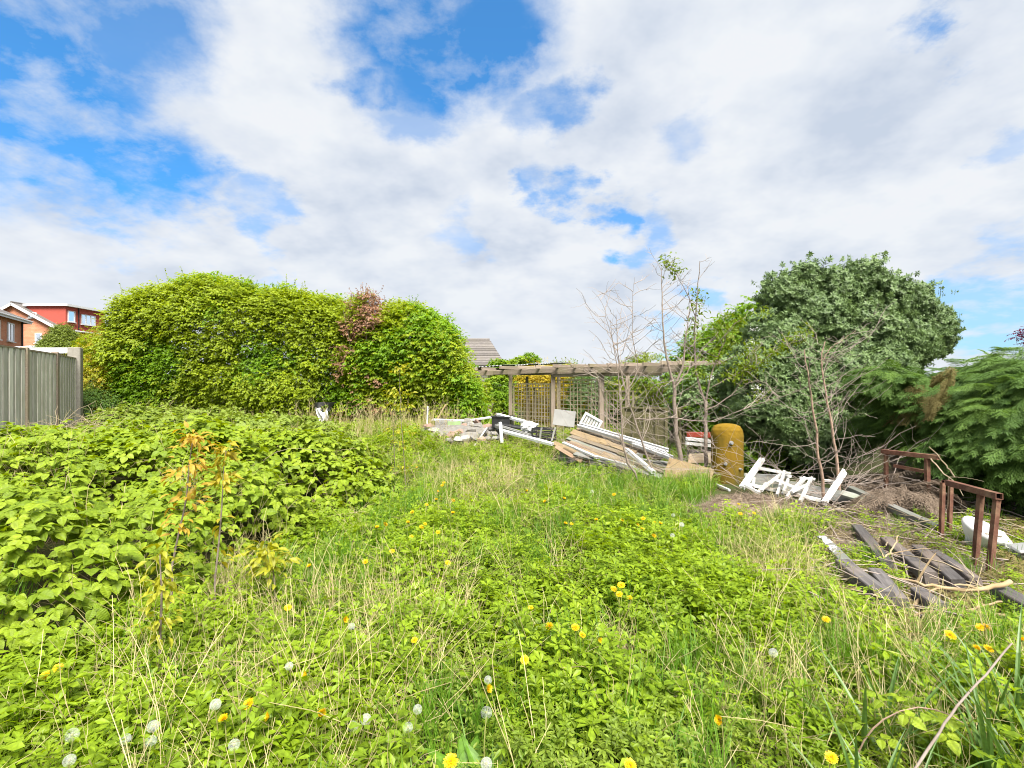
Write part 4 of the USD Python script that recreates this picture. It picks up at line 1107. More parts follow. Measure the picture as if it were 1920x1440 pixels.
def frond(rng, dead=False, L=.38):
    """A flat drooping spray of conifer: an axis with side shoots of scale leaves. Along +x, face +z."""
    pos, d, nr, ln, wd = [], [], [], [], []
    n = 13
    for i in range(n):
        t = (i + .3) / n
        p = np.array([L * t, 0, -.32 * L * t * t])
        ax = unit([1, 0, -.64 * t])
        for s in (-1, 1):
            le = L * .46 * (1 - .75 * t) * rng.uniform(.7, 1.15)
            dd = unit(ax * .85 + np.array([0, s * .8, rng.normal(-.08, .12)]))
            m = 4
            for k in range(m):
                u = (k + .2) / m
                q = p + dd * le * u + [0, 0, -.25 * le * u * u]
                for s2 in (-1, 1):
                    pos.append(q); d.append(unit(dd + np.array([-dd[1], dd[0], 0]) * s2 * .65 + rng.normal(0, .12, 3)))
                    nr.append(unit(np.array([0, 0, 1]) + rng.normal(0, .3, 3))); ln.append(le * .42 * (1 - .5 * u) + .012); wd.append(.0085)
    pos, d, nr = map(np.array, (pos, d, nr))
    v, f = strew(LEAF1, pos, d, nr, np.array(ln), np.array(wd))
    return MB().add(v, f).tube([(0, 0, 0), (L * .5, 0, -.09 * L), (L, 0, -.34 * L)], [.005, .003, .001], 3, cap=False)

def conifer(name, label, blobs, n, seed, mats=('cypress',), trunk=True, droop=.15, zmin=.2, scale=(.8, 1.4), gap=.3, L=.38, extra=None):
    rng = np.random.default_rng(seed)
    t = thing(name, label, 'conifer')
    pr = [(frond(rng, L=L), M[m]) for m in mats for _ in range(5)]
    p, nr = blob_points(blobs, n, rng, .28, 1.5, seed, zmin, shell=(.62, 1.05), gap=gap)
    x = unit(nr * [1, 1, .12] + rng.normal(0, .24, p.shape) + [-.45, -.15, -droop - .12])
    z = np.array([0, 0, 1.0]) + nr * .35 + rng.normal(0, .2, p.shape)
    z = unit(z - (z * x).sum(1, keepdims=True) * x)
    k = np.zeros(len(p), int) if len(mats) == 1 else (rng.uniform(0, 1, len(p)) < .14).astype(int)
    instancer(f'{t}/crown', pr, k * 5 + rng.integers(0, 5, len(p)), p, quat_from(np.stack([x, np.cross(z, x), z], 2)), rng.uniform(*scale, len(p)))
    if trunk:
        c0 = np.mean([b[0] for b in blobs], 0); g = float(G(c0[0], c0[1]))
        part(t, 'trunk', limbs((c0[0] + .2, c0[1] + .3, g - .05), [np.array(c) for c, r in blobs], rng, .09, sag=.05), M['bark'])
    return t
conifer('cypress', 'spreading green cypress at the right edge with drooping feathery boughs',
        [ell(1850, 755, 6.6, .85, .9, .38), ell(1960, 735, 6.6, 1.0, 1.1, .50), ell(1800, 780, 6.9, .6, .6, .28), ell(1880, 840, 6.1, .65, .7, .28), ell(1960, 835, 5.8, .7, .8, .40), ell(1905, 780, 5.9, .5, .4, .30), ell(1835, 842, 6.9, .45, .5, .20), ell(2050, 760, 5.8, .9, 1.0, .55)], 4600, 62, L=.34, gap=.37)
conifer('cypress_bough', 'low cypress bough reaching left in front of the big evergreen', [ell(1685, 712, 7.2, .42, .4, .10), ell(1740, 728, 7.0, .45, .4, .14), ell(1640, 695, 7.3, .22, .2, .06), ell(1725, 775, 7.5, .5, .4, .14), ell(1672, 795, 7.7, .4, .4, .14)], 760, 63, L=.29)

bush('purple_tree', 'purple leaved tree just peeping in at the right edge above the cypress', 'tree', [ell(1972, 628, 13, .42, .5, .25), ell(2020, 590, 13, .6, .6, .6)], 260, 'purple', rng, L=.06, W=.04, seed=19)

def hanging_dead():
    rng = np.random.default_rng(64)
    for k, (px, py, d, h) in enumerate(((1722, 730, 6.6, .42), (1780, 700, 6.1, .25), (1762, 745, 6.1, .28), (1690, 765, 6.9, .25))):
        mb = MB(); c = P(px, py, d)
        for j in range(7):
            v, f = frond(rng, L=h * rng.uniform(.7, 1.1)).mesh()
            r = frame_x((0, 0, 0), unit((-.25 + rng.normal(0, .18), rng.normal(0, .2), -1)), up=(rng.normal(), rng.normal() - 1, .1))
            mb.add(v @ r.T + c + rng.normal(0, .04, 3), f)
        single('dead_frond', ['longest yellowed dead frond hanging from the cypress', 'small straw coloured frond tip hanging above the other dead fronds', 'yellowed frond hanging right of the longest dead one', 'dull brown frond hanging at the left end of the cypress boughs'][k], 'frond', mb, M['cypress_dead'])
hanging_dead()

# ------------------------------------------------------------------ bare and flowering saplings
def stem_line(pts, d):
    """Pixels (and a depth, or a depth each) to points."""
    dd = np.broadcast_to(d, (len(pts),))
    return np.array([P(x, y, q) for (x, y), q in zip(pts, dd)])

def resample(p, n):
    p = np.asarray(p); s = np.concatenate([[0], np.cumsum(np.linalg.norm(np.diff(p, axis=0), axis=1))])
    u = np.linspace(0, s[-1], n)
    from scipy.interpolate import PchipInterpolator
    return np.stack([PchipInterpolator(s, p[:, k])(u) if len(p) > 2 else np.interp(u, s, p[:, k]) for k in range(3)], 1)

def twigs_on(line, n, rng, lo=.25, L=(.3, .8), up=.25, mb=None, r=.005, sub=3, flat=.6):
    """Bare side twigs along a stem, each with a few finer ones. Returns the mesh and the tips."""
    mb = mb or MB(); tips = []
    m = len(line)
    for k in range(n):
        u = lo + (1 - lo) * (k + rng.uniform(0, 1)) / n
        i = min(int(u * (m - 1)), m - 2); p = line[i] + (line[i + 1] - line[i]) * (u * (m - 1) - i)
        ax = unit(line[i + 1] - line[i])
        a = rng.uniform(0, 2 * PI)
        d = unit(np.array([math.cos(a), math.sin(a) * flat, up + rng.normal(0, .25)]) + ax * .35)
        le = rng.uniform(*L) * (1.15 - .6 * u)
        t = np.linspace(0, 1, 6)[:, None]
        q = p + d * le * t + np.array([0, 0, .18 * le]) * t ** 2 + np.cumsum(rng.normal(0, .014 * le / .4, (6, 3)), 0) * (t > 0)
        mb.tube(q, np.linspace(r, r * .42, 6), 4, cap=False); tips.append(q[-1])
        for j in range(sub):
            i2 = rng.integers(2, 5); d2 = unit(d + rng.normal(0, .6, 3)); l2 = le * rng.uniform(.3, .55)
            q2 = q[i2] + d2 * l2 * t + np.cumsum(rng.normal(0, .01 * l2 / .3, (6, 3)), 0) * (t > 0)
            mb.tube(q2, np.linspace(r * .6, r * .3, 6), 3, cap=False); tips.append(q2[-1])
    return mb, tips

def sapling(name, label, stems, twig_n, rng, bark='bark', L=(.3, .8), lo=.3, up=.25, extra=None, tw_r=.005, cat='tree'):
    """stems: list of (pixel points, depth, radius at foot, radius at tip); the first is the trunk, the others branches."""
    t = thing(name, label, cat)
    lines = []
    for k, (pts, d, r0, r1) in enumerate(stems):
        q = resample(stem_line(pts, d), 14)
        q[1:-1] += rng.normal(0, .006, (12, 3))
        part(t, 'trunk' if k == 0 else 'branch', MB().tube(q, np.linspace(r0, r1, 14), 8), M[bark], smooth=True)
        lines.append(q)
    mb = MB(); tips = []
    for q, n in zip(lines, twig_n):
        if n:
            _, tp = twigs_on(q, n, rng, lo, L, up, mb, tw_r); tips += tp
    if mb.n:
        part(t, 'twigs', mb, M['twig'], kind='stuff')
    return t, lines, tips

def leaf_tufts(parent, name, pts, rng, mat, L=.05, W=.028, n=9, r=.05, T=LEAF2, kind='stuff'):
    pts = np.asarray(pts); m = len(pts)
    c = np.repeat(pts, n, 0) + rng.normal(0, r, (m * n, 3)) * [1, 1, .7]
    d = rand_dirs(rng, m * n, -.25); nr = rand_dirs(rng, m * n, 1.0)
    ln = L * rng.uniform(.6, 1.2, m * n)
    v, f = strew(T, c, d, nr, ln, ln * W / L)
    return part(parent, name, MB().add(v, f), M[mat], kind=kind)

rng = np.random.default_rng(71)
sapling('bare_tree', 'bare tree with a bent grey-brown trunk before the last pergola post', [
    ([(1279, 892), (1275, 850), (1268, 812), (1265, 770), (1264, 722)], 8.0, .040, .028),
    ([(1264, 722), (1254, 690), (1244, 620), (1242, 560), (1240, 500)], 8.0, .021, .004),
    ([(1264, 722), (1279, 690), (1285, 640), (1291, 600), (1297, 575)], 8.0, .020, .004),
    ([(1264, 728), (1285, 702), (1305, 676), (1318, 650)], 7.9, .012, .004)], (8, 16, 13, 8), rng, L=(.3, .7), lo=.2)
sapling('bare_sapling', 'thin bare sapling with a crooked stem leaning left of the bare tree', [
    ([(1226, 886), (1210, 848), (1196, 806), (1184, 770), (1172, 730), (1164, 690), (1158, 650), (1155, 590)], 8.0, .018, .004),
    ([(1190, 785), (1230, 787), (1263, 784), (1300, 789), (1337, 789), (1383, 772), (1420, 758), (1475, 742), (1530, 715)], [8, 7.9, 7.7, 7.7, 7.6, 7.5, 7.4, 7.2, 7.0], .011, .003),
    ([(1172, 730), (1160, 680), (1143, 620), (1128, 565), (1110, 545)], 8.0, .008, .002)], (24, 14, 9), rng, L=(.35, .9), lo=.15)
sapling('bare_sapling', 'thin bare sapling with twin stems left of the crooked one', [
    ([(1199, 912), (1190, 888), (1178, 872), (1168, 830), (1164, 770), (1158, 700), (1150, 650), (1145, 600)], 7.4, .017, .003),
    ([(1180, 876), (1172, 850), (1160, 815), (1146, 780), (1130, 740), (1118, 690)], 7.4, .010, .003),
    ([(1172, 735), (1196, 690), (1186, 620), (1186, 560), (1190, 520)], [7.5, 7.6, 7.6, 7.6, 7.6], .008, .002),
    ([(1192, 692), (1220, 715), (1238, 735), (1256, 770)], 7.6, .006, .004)], (22, 9, 12, 3), rng, L=(.3, .85), lo=.2)
t, lines, tips = sapling('cherry_tree', 'slender cherry tree with yellow-green leaf tufts and white blossom on its branches', [
    ([(1324, 905), (1323, 850), (1323, 800), (1324, 752)], 8.3, .036, .026),
    ([(1323, 756), (1311, 720), (1305, 690), (1302, 640), (1304, 590), (1309, 540), (1312, 490)], 8.3, .020, .005),
    ([(1324, 752), (1334, 700), (1350, 660), (1366, 620), (1388, 600)], 8.4, .015, .005),
    ([(1322, 770), (1350, 755), (1375, 738), (1392, 705), (1402, 660)], 8.2, .012, .004),
    ([(1336, 725), (1372, 706), (1410, 690), (1455, 660), (1512, 622)], [8.3, 8.2, 8.1, 8, 7.9], .009, .003),
    ([(1305, 600), (1290, 555), (1272, 520), (1252, 485)], 8.3, .008, .003),
    ([(1392, 715), (1404, 712), (1414, 725), (1422, 740)], 8.1, .005, .003)], (8, 9, 7, 8, 7, 4, 0), rng, L=(.25, .6), lo=.3)
tl = [lines[4][i] for i in range(4, 14)] + [lines[5][i] for i in range(10, 14)] + [lines[2][i] for i in range(6, 14)] + [lines[1][i] for i in (6, 7, 8, 9, 10)] + [lines[3][i] for i in range(8, 14)] + [lines[6][-1]] + [P(1405, 690, 8.2), P(1410, 640, 8.2), P(1432, 585, 8.3), P(1425, 660, 8.3), P(1365, 588, 8.3), P(1350, 610, 8.3), P(1365, 705, 8.0), P(1318, 700, 8.2)]
leaf_tufts(t, 'leaves', tl, rng, 'cherry', n=36, r=.075, L=.07, W=.034)
leaf_tufts(t, 'blossom', [P(1423, 735, 8.1), P(1417, 725, 8.1), P(1428, 742, 8.1), P(1415, 618, 8.3), P(1411, 640, 8.3), P(1405, 655, 8.3), P(1330, 706, 8.3), P(1498, 635, 7.9), P(1275, 672, 8.3)], rng, 'blossom', L=.024, W=.022, n=26, r=.045, T=LEAF1)
sapling('bare_sapling', 'bare pinkish sapling, left of the two leaning before the big evergreen', [
    ([(1547, 945), (1541, 885), (1532, 820), (1522, 750), (1512, 695), (1508, 655)], 6.3, .020, .006)], (26,), rng, 'bark_red', L=(.4, 1.0), lo=.12, up=.1, tw_r=.0042)
sapling('bare_sapling', 'bare pinkish sapling, right of the two leaning before the big evergreen', [
    ([(1573, 938), (1571, 880), (1562, 810), (1548, 745), (1541, 690), (1547, 640)], 6.5, .021, .006),
    ([(1541, 690), (1555, 655), (1575, 640), (1605, 620)], 6.5, .007, .002)], (26, 6), rng, 'bark_red', L=(.4, 1.0), lo=.12, up=.1, tw_r=.0042)

def bare_tangle(name, label, spots, n, seed, r=.0034):
    rng = np.random.default_rng(seed); mb = MB()
    for k in range(n):
        px, py, d = spots[k % len(spots)]
        a = P(px + rng.normal(0, 10), py, d + rng.normal(0, .12)); a[2] = float(G(a[0], a[1]))
        d_ = unit([rng.choice([-1, 1]) * rng.uniform(.3, 1.2), rng.normal(0, .35), rng.uniform(.35, 1.0)]); le = rng.uniform(.7, 1.9)
        tt = np.linspace(0, 1, 9)[:, None]
        q = a + d_ * le * tt + np.array([d_[0] * .25, 0, -.30]) * le * tt ** 2 + np.cumsum(rng.normal(0, .012, (9, 3)), 0) * (tt > 0)
        mb.tube(q, np.linspace(r, r * .5, 9), 4, cap=False)
        for j in range(4):
            i = int(rng.integers(3, 8)); d2 = unit(d_ + rng.normal(0, .6, 3)); l2 = le * rng.uniform(.15, .4)
            mb.tube(q[i] + d2 * l2 * tt[::2] + np.cumsum(rng.normal(0, .008, (5, 3)), 0) * (tt[::2] > 0), np.linspace(r * .7, r * .35, 5), 3, cap=False)
    single(name, label, 'bare shrub', mb, M['twig'], kind='stuff')
bare_tangle('bare_shrub', 'tangle of thin bare arching stems between the timber heap and the cylinder', [(1190, 890, 7.9), (1225, 885, 8.0), (1275, 890, 8.0), (1325, 900, 8.2)], 44, 201)
bare_tangle('bare_shrub', 'thin bare stems arching behind the white frames under the evergreen', [(1400, 900, 7.6), (1470, 905, 7.3), (1545, 940, 6.5), (1572, 935, 6.6)], 40, 202)

def leafy_seedling(label, pts, d, rng, tufts, mat='orange', L=.06, r0=.0065, group=None):
    L *= 1.0
    t = thing('leafy_sapling', label, 'sapling', group=group)
    q = resample(stem_line(pts, d), 10)
    foot = np.array([[q[0, 0], q[0, 1] , float(G(q[0, 0], q[0, 1])) - .03]])
    part(t, 'stem', MB().tube(np.vstack([foot, q]), np.linspace(r0, r0 * .4, 11), 6), M['bark'])
    pp, dd, nn, ll = [], [], [], []
    for (u, m, spread) in tufts:
        p = q[min(int(u * 9), 9)]
        for k in range(int(m * 2.2)):
            a = rng.uniform(0, 2 * PI)
            o = np.array([math.cos(a), math.sin(a), 0]) * rng.uniform(.1, 1) * spread
            pp.append(p + o + [0, 0, rng.normal(0, .035)]); dd.append(unit(o / max(spread, .01) + [0, 0, -.05 + rng.normal(0, .3)])); nn.append(unit([rng.normal(0, .35), rng.normal(0, .35), 1])); ll.append(L * rng.uniform(.6, 1.2))
    v, f = strew(LEAF2, np.array(pp), np.array(dd), np.array(nn), np.array(ll), np.array(ll) * .5)
    part(t, 'leaves', MB().add(v, f), M[mat], kind='stuff')
rng = np.random.default_rng(81)
leafy_seedling('young orange tipped sapling, taller of the two standing in the brambles', [(322, 1065), (335, 1000), (350, 930), (355, 870), (362, 822)], 3.05, rng, [(1, 26, .10), (.85, 22, .13), (.6, 14, .10), (.4, 8, .08)])
leafy_seedling('young orange tipped sapling with a dark stem at the right of the brambles', [(403, 1085), (412, 1000), (417, 930), (420, 870), (424, 846)], 3.2, rng, [(1, 20, .05), (.8, 26, .08), (.5, 5, .05), (.3, 5, .06)])
leafy_seedling('low orange leaved seedling at the lower edge of the brambles', [(300, 1180), (303, 1120), (301, 1070), (300, 1040)], 2.45, rng, [(1, 14, .07), (.6, 20, .08), (.2, 18, .08)], L=.055)
leafy_seedling('small bushy seedling with orange and red leaves where brambles meet grass', [(515, 1100), (510, 1060), (500, 1030)], 3.3, rng, [(1, 22, .12), (.6, 22, .13)], L=.075)
leafy_seedling('tall spindly sapling with orange leaf tufts before the green hedge', [(760, 900), (757, 850), (753, 800), (750, 740), (748, 690)], 7.0, rng, [(1, 26, .14), (.86, 26, .22), (.7, 22, .22), (.5, 20, .28), (.36, 16, .2), (.2, 12, .18)], L=.065)
leafy_seedling('short leafy sapling left of the tall spindly one', [(740, 870), (738, 820), (736, 770)], 7.4, rng, [(1, 16, .14), (.6, 14, .14)], mat='cherry', L=.06)

# ------------------------------------------------------------------ heap of timber and plastic lengths
rng = np.random.default_rng(91)
def length(name, label, cat, p0, d0, p1, d1, w, t_, mat, roll=0.0, group=None, bow=.008):
    """A plank or profile between two places, each its own thing."""
    a, b = P(*p0, d0), P(*p1, d1)
    L_ = np.linalg.norm(b - a)
    return single(name, label, cat, rough_plank(L_, w, t_, rng, bow), M[mat], m=M4(frame_x(a, b, roll=roll), (a + b) / 2), group=group)

def profile(name, label, p0, d0, p1, d1, w, h, mat='upvc', roll=0.0, cat='plastic length'):
    """A hollow window or gutter profile: a channel with lips, its ends open."""
    a, b = P(*p0, d0), P(*p1, d1); L_ = np.linalg.norm(b - a); t_ = .006
    mb = MB()
    mb.box((0, 0, -h / 2 + t_ / 2), (L_, w, t_), ch=.002)
    for s in (-1, 1):
        mb.box((0, s * (w / 2 - t_ / 2), t_ / 2), (L_ - .002, t_, h - t_), ch=.002)
        mb.box((0, s * (w / 2 - .02), h / 2 - .003), (L_ - .004, .028, .006), ch=.002)
    mb.box((0, 0, .0), (L_ - .006, w - 2 * t_, .005))
    t = thing(name, label, cat, M4(frame_x(a, b, roll=roll), (a + b) / 2))
    part(t, 'channel', mb, M[mat])
    for s in (-1, 1):
        part(t, 'inner_web', MB().box((s * (L_ / 2 - .02), 0, 0), (.004, w - .02, h - .02)), M['upvc_grey'])
    return t

# brown and grey boards of the heap, from the back to the front
boards = [
    ('uppermost grey-brown board of the heap, lying under the long white length', (1084, 804), 10.35, (1240, 860), 8.75, .10, .035, 'timber', 0),
    ('tan board second from the top at the left end of the heap', (1072, 810), 10.2, (1142, 832), 9.35, .13, .04, 'timber_tan', 14),
    ('short tan offcut on top of the middle boards', (1128, 826), 9.5, (1192, 850), 8.85, .09, .03, 'timber_tan', 20),
    ('wide brown board in the middle of the heap', (1070, 818), 10.05, (1206, 866), 8.6, .10, .045, 'timber', -6),
    ('pale grey board showing its edge in the middle of the heap', (1064, 823), 9.95, (1226, 880), 8.3, .06, .05, 'timber_grey', 4),
    ('long brown board just under the pale grey one', (1068, 829), 9.8, (1210, 880), 8.25, .10, .035, 'timber', 10),
    ('reddish board low in the left of the heap', (1060, 831), 9.75, (1140, 862), 8.8, .11, .035, 'timber_red', 16),
    ('greyish tan board sticking out at the middle of the front', (1090, 844), 9.25, (1188, 876), 8.25, .09, .035, 'timber_tan', -4),
    ('orange-brown board whose left end sticks out lowest of the heap', (1038, 830), 9.9, (1104, 862), 8.95, .10, .035, 'timber_tan', 8),
    ('thin brown board fanned out below the reddish one', (1042, 838), 9.6, (1090, 864), 8.85, .07, .03, 'timber_red', 22),
    ('long grey board at the bottom of the heap, half hidden by grass', (1078, 850), 9.0, (1240, 896), 7.85, .10, .04, 'timber_grey', 0),
    ('brown board under the short white length at the right of the heap', (1130, 852), 8.95, (1228, 888), 8.0, .11, .04, 'timber', 18),
    ('dark edged board at the right end of the heap beside the chipboard', (1160, 850), 8.95, (1256, 884), 8.15, .09, .035, 'panel', -8),
    ('thin grey batten lying across the right end of the heap', (1188, 858), 8.7, (1262, 874), 8.3, .045, .03, 'timber_grey', 0),
    ('thin pale batten beneath the grey one at the right end of the heap', (1196, 870), 8.5, (1250, 888), 8.0, .045, .025, 'timber', 0),
]
for lb, a, d0, b, d1, w, t_, mt, r in boards:
    length('timber_board', lb, 'board', a, d0, b, d1, w, t_, mt, roll=math.radians(r) + .42)
# what the heap lies on
for k, (px, d) in enumerate(((1100, 9.8), (1160, 9.1), (1215, 8.5))):
    q = P(px, 800, d); g = float(G(q[0], q[1]))
    R = frame_x((0, 0, 0), (.80, .6, 0))
    zt = [.26, .20, .12][k]
    single('timber_bearer', ['left', 'middle', 'right'][k] + ' of the short grey bearers under the heap of boards', 'bearer', MB().box((0, 0, 0), (1.1, .3, zt), ch=.01), M['timber_grey'], m=M4(R, (q[0], q[1] + .15, g + zt / 2 - .02)))
profile('white_profile', 'long white plastic window length lying on top of the timber heap', (1086, 797), 10.2, (1250, 846), 8.6, .13, .06, roll=.3)
profile('white_profile', 'white plastic length that slopes off the right end of the heap to the chipboard', (1188, 832), 9.0, (1259, 858), 8.2, .09, .05, roll=.2)
profile('white_profile', 'white plastic length leaning down to the right into the grass', (1174, 842), 8.6, (1226, 886), 7.9, .075, .05, roll=-.2)
profile('white_profile', 'thin white plastic length between the brown boards at the left of the heap', (1056, 830), 9.5, (1120, 858), 8.6, .06, .035, roll=.1)
profile('white_profile', 'white plastic length low at the front of the heap in the grass', (1100, 851), 8.9, (1190, 876), 8.0, .05, .03, roll=.1)

# left of the heap: dark frames, pipes and sheets
profile('grey_profile', 'white and grey plastic rail propped over the dark boxes', (932, 777), 11.2, (985, 791), 10.8, .07, .05, 'upvc', .3)
profile('grey_profile', 'grey plastic length lying across the rubbish left of the black crate', (930, 798), 10.8, (1012, 823), 10.1, .09, .06, 'upvc_grey', .2)
profile('white_profile', 'white plastic length lying lowest, in front of the black crate', (942, 808), 10.5, (1036, 833), 9.7, .08, .05, 'upvc', .2)
profile('white_profile', 'short white length beside the black crate', (985, 818), 10.4, (1010, 828), 10.1, .09, .06, 'upvc', -.2)

def dark_box():
    t = thing('dark_box', 'dark brown plastic box with a lip behind the upright white pipe', 'box', M4(rz(-.25), P(943, 790, 11.2)))
    w, d, h, q = .40, .35, .22, .012
    b = MB().box((0, 0, -h / 2), (w, d, q))
    for s in (-1, 1):
        b.box((0, s * (d / 2 - q / 2), 0), (w, q, h - q)); b.box((s * (w / 2 - q / 2), 0, 0), (q, d - 2 * q, h - q))
    part(t, 'body', b, M['black'])
    l = MB()
    for s in (-1, 1):
        l.box((0, s * (d / 2 + .008), h / 2), (w + .05, .03, .02)); l.box((s * (w / 2 + .008), 0, h / 2), (.03, d - .016, .02))
    part(t, 'rim', l, M['black'])
    s_ = P(965, 800, 10.9)
    single('plastic_sheet', 'flat black plastic sheet lying flat in front of the dark box', 'panel', MB().box((0, 0, 0), (.5, .3, .05), ch=.01), M['black'], m=M4(rz(-.3) @ frame_x((0, 0, 0), (1, 0, -.15)), s_))
dark_box()

def crate():
    w, d, h = .42, .34, .26
    t = thing('black_crate', 'black slatted plastic crate standing left of the timber heap', 'crate', M4(rz(-.35), P(1020, 814, 10.2)))
    fr = MB()
    for sx in (-1, 1):
        for sy in (-1, 1):
            fr.box((sx * (w / 2 - .012), sy * (d / 2 - .012), 0), (.024, .024, h))
    part(t, 'corner_posts', fr, M['black'], kind='stuff')
    for z in np.linspace(-h / 2 + .025, h / 2 - .02, 4):
        for s in (-1, 1):
            part(t, 'slat', MB().box((0, s * (d / 2 - .008), z), (w - .05, .012, .03)), M['black'])
            part(t, 'slat', MB().box((s * (w / 2 - .008), 0, z), (.012, d - .05, .03)), M['black'])
    part(t, 'floor', MB().box((0, 0, -h / 2 + .008), (w - .05, d - .05, .012)), M['black'])
    for k, (x, lean) in enumerate(((-.08, .25), (.12, .3))):
        a = P(1012 + 22 * k, 826, 9.95); b = P(1016 + 26 * k, 802, 10.05)
        single('grey_batten', ['left', 'right'][k] + ' of the two short grey battens leaning on the black crate', 'batten', rough_plank(np.linalg.norm(b - a), .035, .02, rng), M['timber_grey'], m=M4(frame_x(a, b), (a + b) / 2))
crate()

def crumple(name, label, cat, c, size, mat, seed, squash=(1, 1, .7), fs=5, amp=.5, sub=4):
    ic = trimesh.creation.icosphere(subdivisions=sub, radius=1.0)
    v = np.array(ic.vertices)
    r = 1 + amp * (fbm(v * fs * .35 + seed, 4, seed) - .5) * 2
    rid = np.abs(fbm(v * fs * .6 + 3.1 * seed, 3, seed + 2) - .5) * 2
    v = v * (r - .35 * rid)[:, None] * np.array(squash) * size
    return single(name, label, cat, MB().add(v + c, ic.faces), M[mat], smooth=35)
crumple('plastic_sheeting', 'crumpled bundle of white plastic sheeting on the rubbish beside the crate', 'plastic sheet', P(992, 801, 10.5), .15, 'upvc', 5, (1.1, .9, .85), fs=7, amp=.55)

def grey_board():
    a = P(1058, 784, 11.4)
    single('grey_board', 'light grey board leaning upright behind the left end of the timber heap', 'board', MB().box((0, 0, 0), (.48, .02, .36), ch=.003), M['upvc_grey'], m=M4(rz(-.1) @ frame_x((0, 0, 0), (1, 0, -.12)) @ np.array([[1, 0, 0], [0, .97, .25], [0, -.25, .97]]), a))
    t = thing('louvre_frame', 'white plastic frame with louvres leaning behind the top of the heap', 'frame', M4(rz(-.2) @ frame_x((0, 0, 0), (1, 0, -.55)), P(1108, 792, 10.9)))
    fr = MB()
    for s in (-1, 1):
        fr.box((0, 0, s * .12), (.42, .05, .05), ch=.004); fr.box((s * .185, 0, 0), (.05, .048, .19), ch=.004)
    part(t, 'frame', fr, M['upvc'])
    for k in range(5):
        part(t, 'louvre', MB().box((-.12 + .06 * k, 0, 0), (.045, .012, .19), frame_x((0, 0, 0), (1, .4, 0))), M['upvc'])
    a, b = P(941, 831, 10.2), P(938, 792, 10.35)
    L_ = np.linalg.norm(b - a)
    t = thing('white_pipe', 'short white plastic pipe standing upright before the dark box', 'pipe', M4(frame_x(a, b), (a + b) / 2))
    n, ang = 16, np.arange(16) * 2 * PI / 16
    ring = lambda r, x: np.stack([np.full(n, x), r * np.cos(ang), r * np.sin(ang)], 1)
    v = np.vstack([ring(.036, -L_ / 2), ring(.036, L_ / 2), ring(.031, L_ / 2), ring(.031, -L_ / 2)])
    f = [(k * n + j, k * n + (j + 1) % n, ((k + 1) % 4) * n + (j + 1) % n, ((k + 1) % 4) * n + j) for k in range(4) for j in range(n)]
    part(t, 'tube', MB().add(v, np.array(f)[:, ::-1]), M['upvc'], smooth=40)
    a, b = P(888, 838, 10.2), P(913, 802, 10.9)
    single('pale_stick', 'bleached stick lying up the slope left of the white pipe', 'stick', MB().tube(resample([a, (a + b) / 2 + [.01, 0, .015], b], 8), .016, 6), M['white_wood'])
    a, b = P(800, 802, 11.6), P(802, 762, 11.8)
    single('white_pole', 'thin white pole standing upright at the left end of the rubble', 'pole', MB().tube([a - [0, 0, .3], b], .017, 8), M['upvc'])
    a, b = P(820, 786, 12.3), P(836, 758, 12.4)
    single('yellow_stick', 'yellowish stick leaning above the left end of the rubble', 'stick', MB().tube([a, b], .018, 6), M['timber_tan'])
    profile('white_profile', 'long white plastic length lying across the back of the rubble', (810, 787), 12.3, (872, 789), 12.1, .07, .04, 'upvc', .2)
    profile('white_profile', 'white plastic length that joins the one behind the rubble and runs up to the right', (868, 790), 12.0, (936, 780), 11.6, .06, .04, 'upvc', .2)
    # a chipped sink lying among the rubble
    t = thing('grey_trough', 'shallow grey trough half buried at the back of the rubble', 'trough', M4(rz(.05), P(842, 795, 12.0)))
    w, d, h, q = .62, .35, .16, .02
    b = MB().box((0, 0, -h / 2), (w, d, q), ch=.004)
    for s in (-1, 1):
        b.box((0, s * (d / 2 - q / 2), 0), (w, q, h), ch=.004); b.box((s * (w / 2 - q / 2), 0, 0), (q, d - 2 * q, h - .01), ch=.004)
    part(t, 'basin', b, M['upvc_grey'])
    # torn black and white sheet before the hedge
    c = P(606, 778, 11.6)
    t = thing('torn_sack', 'torn black and white plastic sack lying in the grass before the hedge', 'sack')
    m, n = 12, 14
    u, w_ = np.meshgrid(np.linspace(-1, 1, m), np.linspace(0, 1, n), indexing='ij')
    wd = .19 * (1 - .55 * (1 - w_)) 
    x = u * wd + .03 * np.sin(w_ * 7) ; z = w_ * .42 - .16; y = .10 * np.cos(u * 1.4) * (1 - .4 * w_) + .05 * np.sin(u * 6 + w_ * 5)
    v = np.stack([x, -y, z], -1).reshape(-1, 3); v += .05 * (fbm(v * 9, 3, 4)[:, None] - .5) * [1, 1, .6]
    i, j = np.meshgrid(np.arange(m - 1), np.arange(n - 1), indexing='ij')
    k = i * n + j; q = np.stack([k, k + n, k + n + 1, k + 1], -1)
    hole = ((i - 7) / 2.2) ** 2 + ((j - 8.2) / 2.1) ** 2 < 1
    low = (j < 9) & (i < 7 + 0 * j)
    white = (j < 10) & ~hole
    part(t, 'white_side', MB().add(v + c, q[white].reshape(-1, 4)).add(v + c + [0, .004, 0], q[white].reshape(-1, 4)[:, ::-1]), M['upvc'], smooth=True)
    part(t, 'black_side', MB().add(v * [1.25, 1, 1] + c + [.01, .03, .03], q[(j >= 7) & ~hole].reshape(-1, 4)), M['black'], smooth=True)
grey_board()

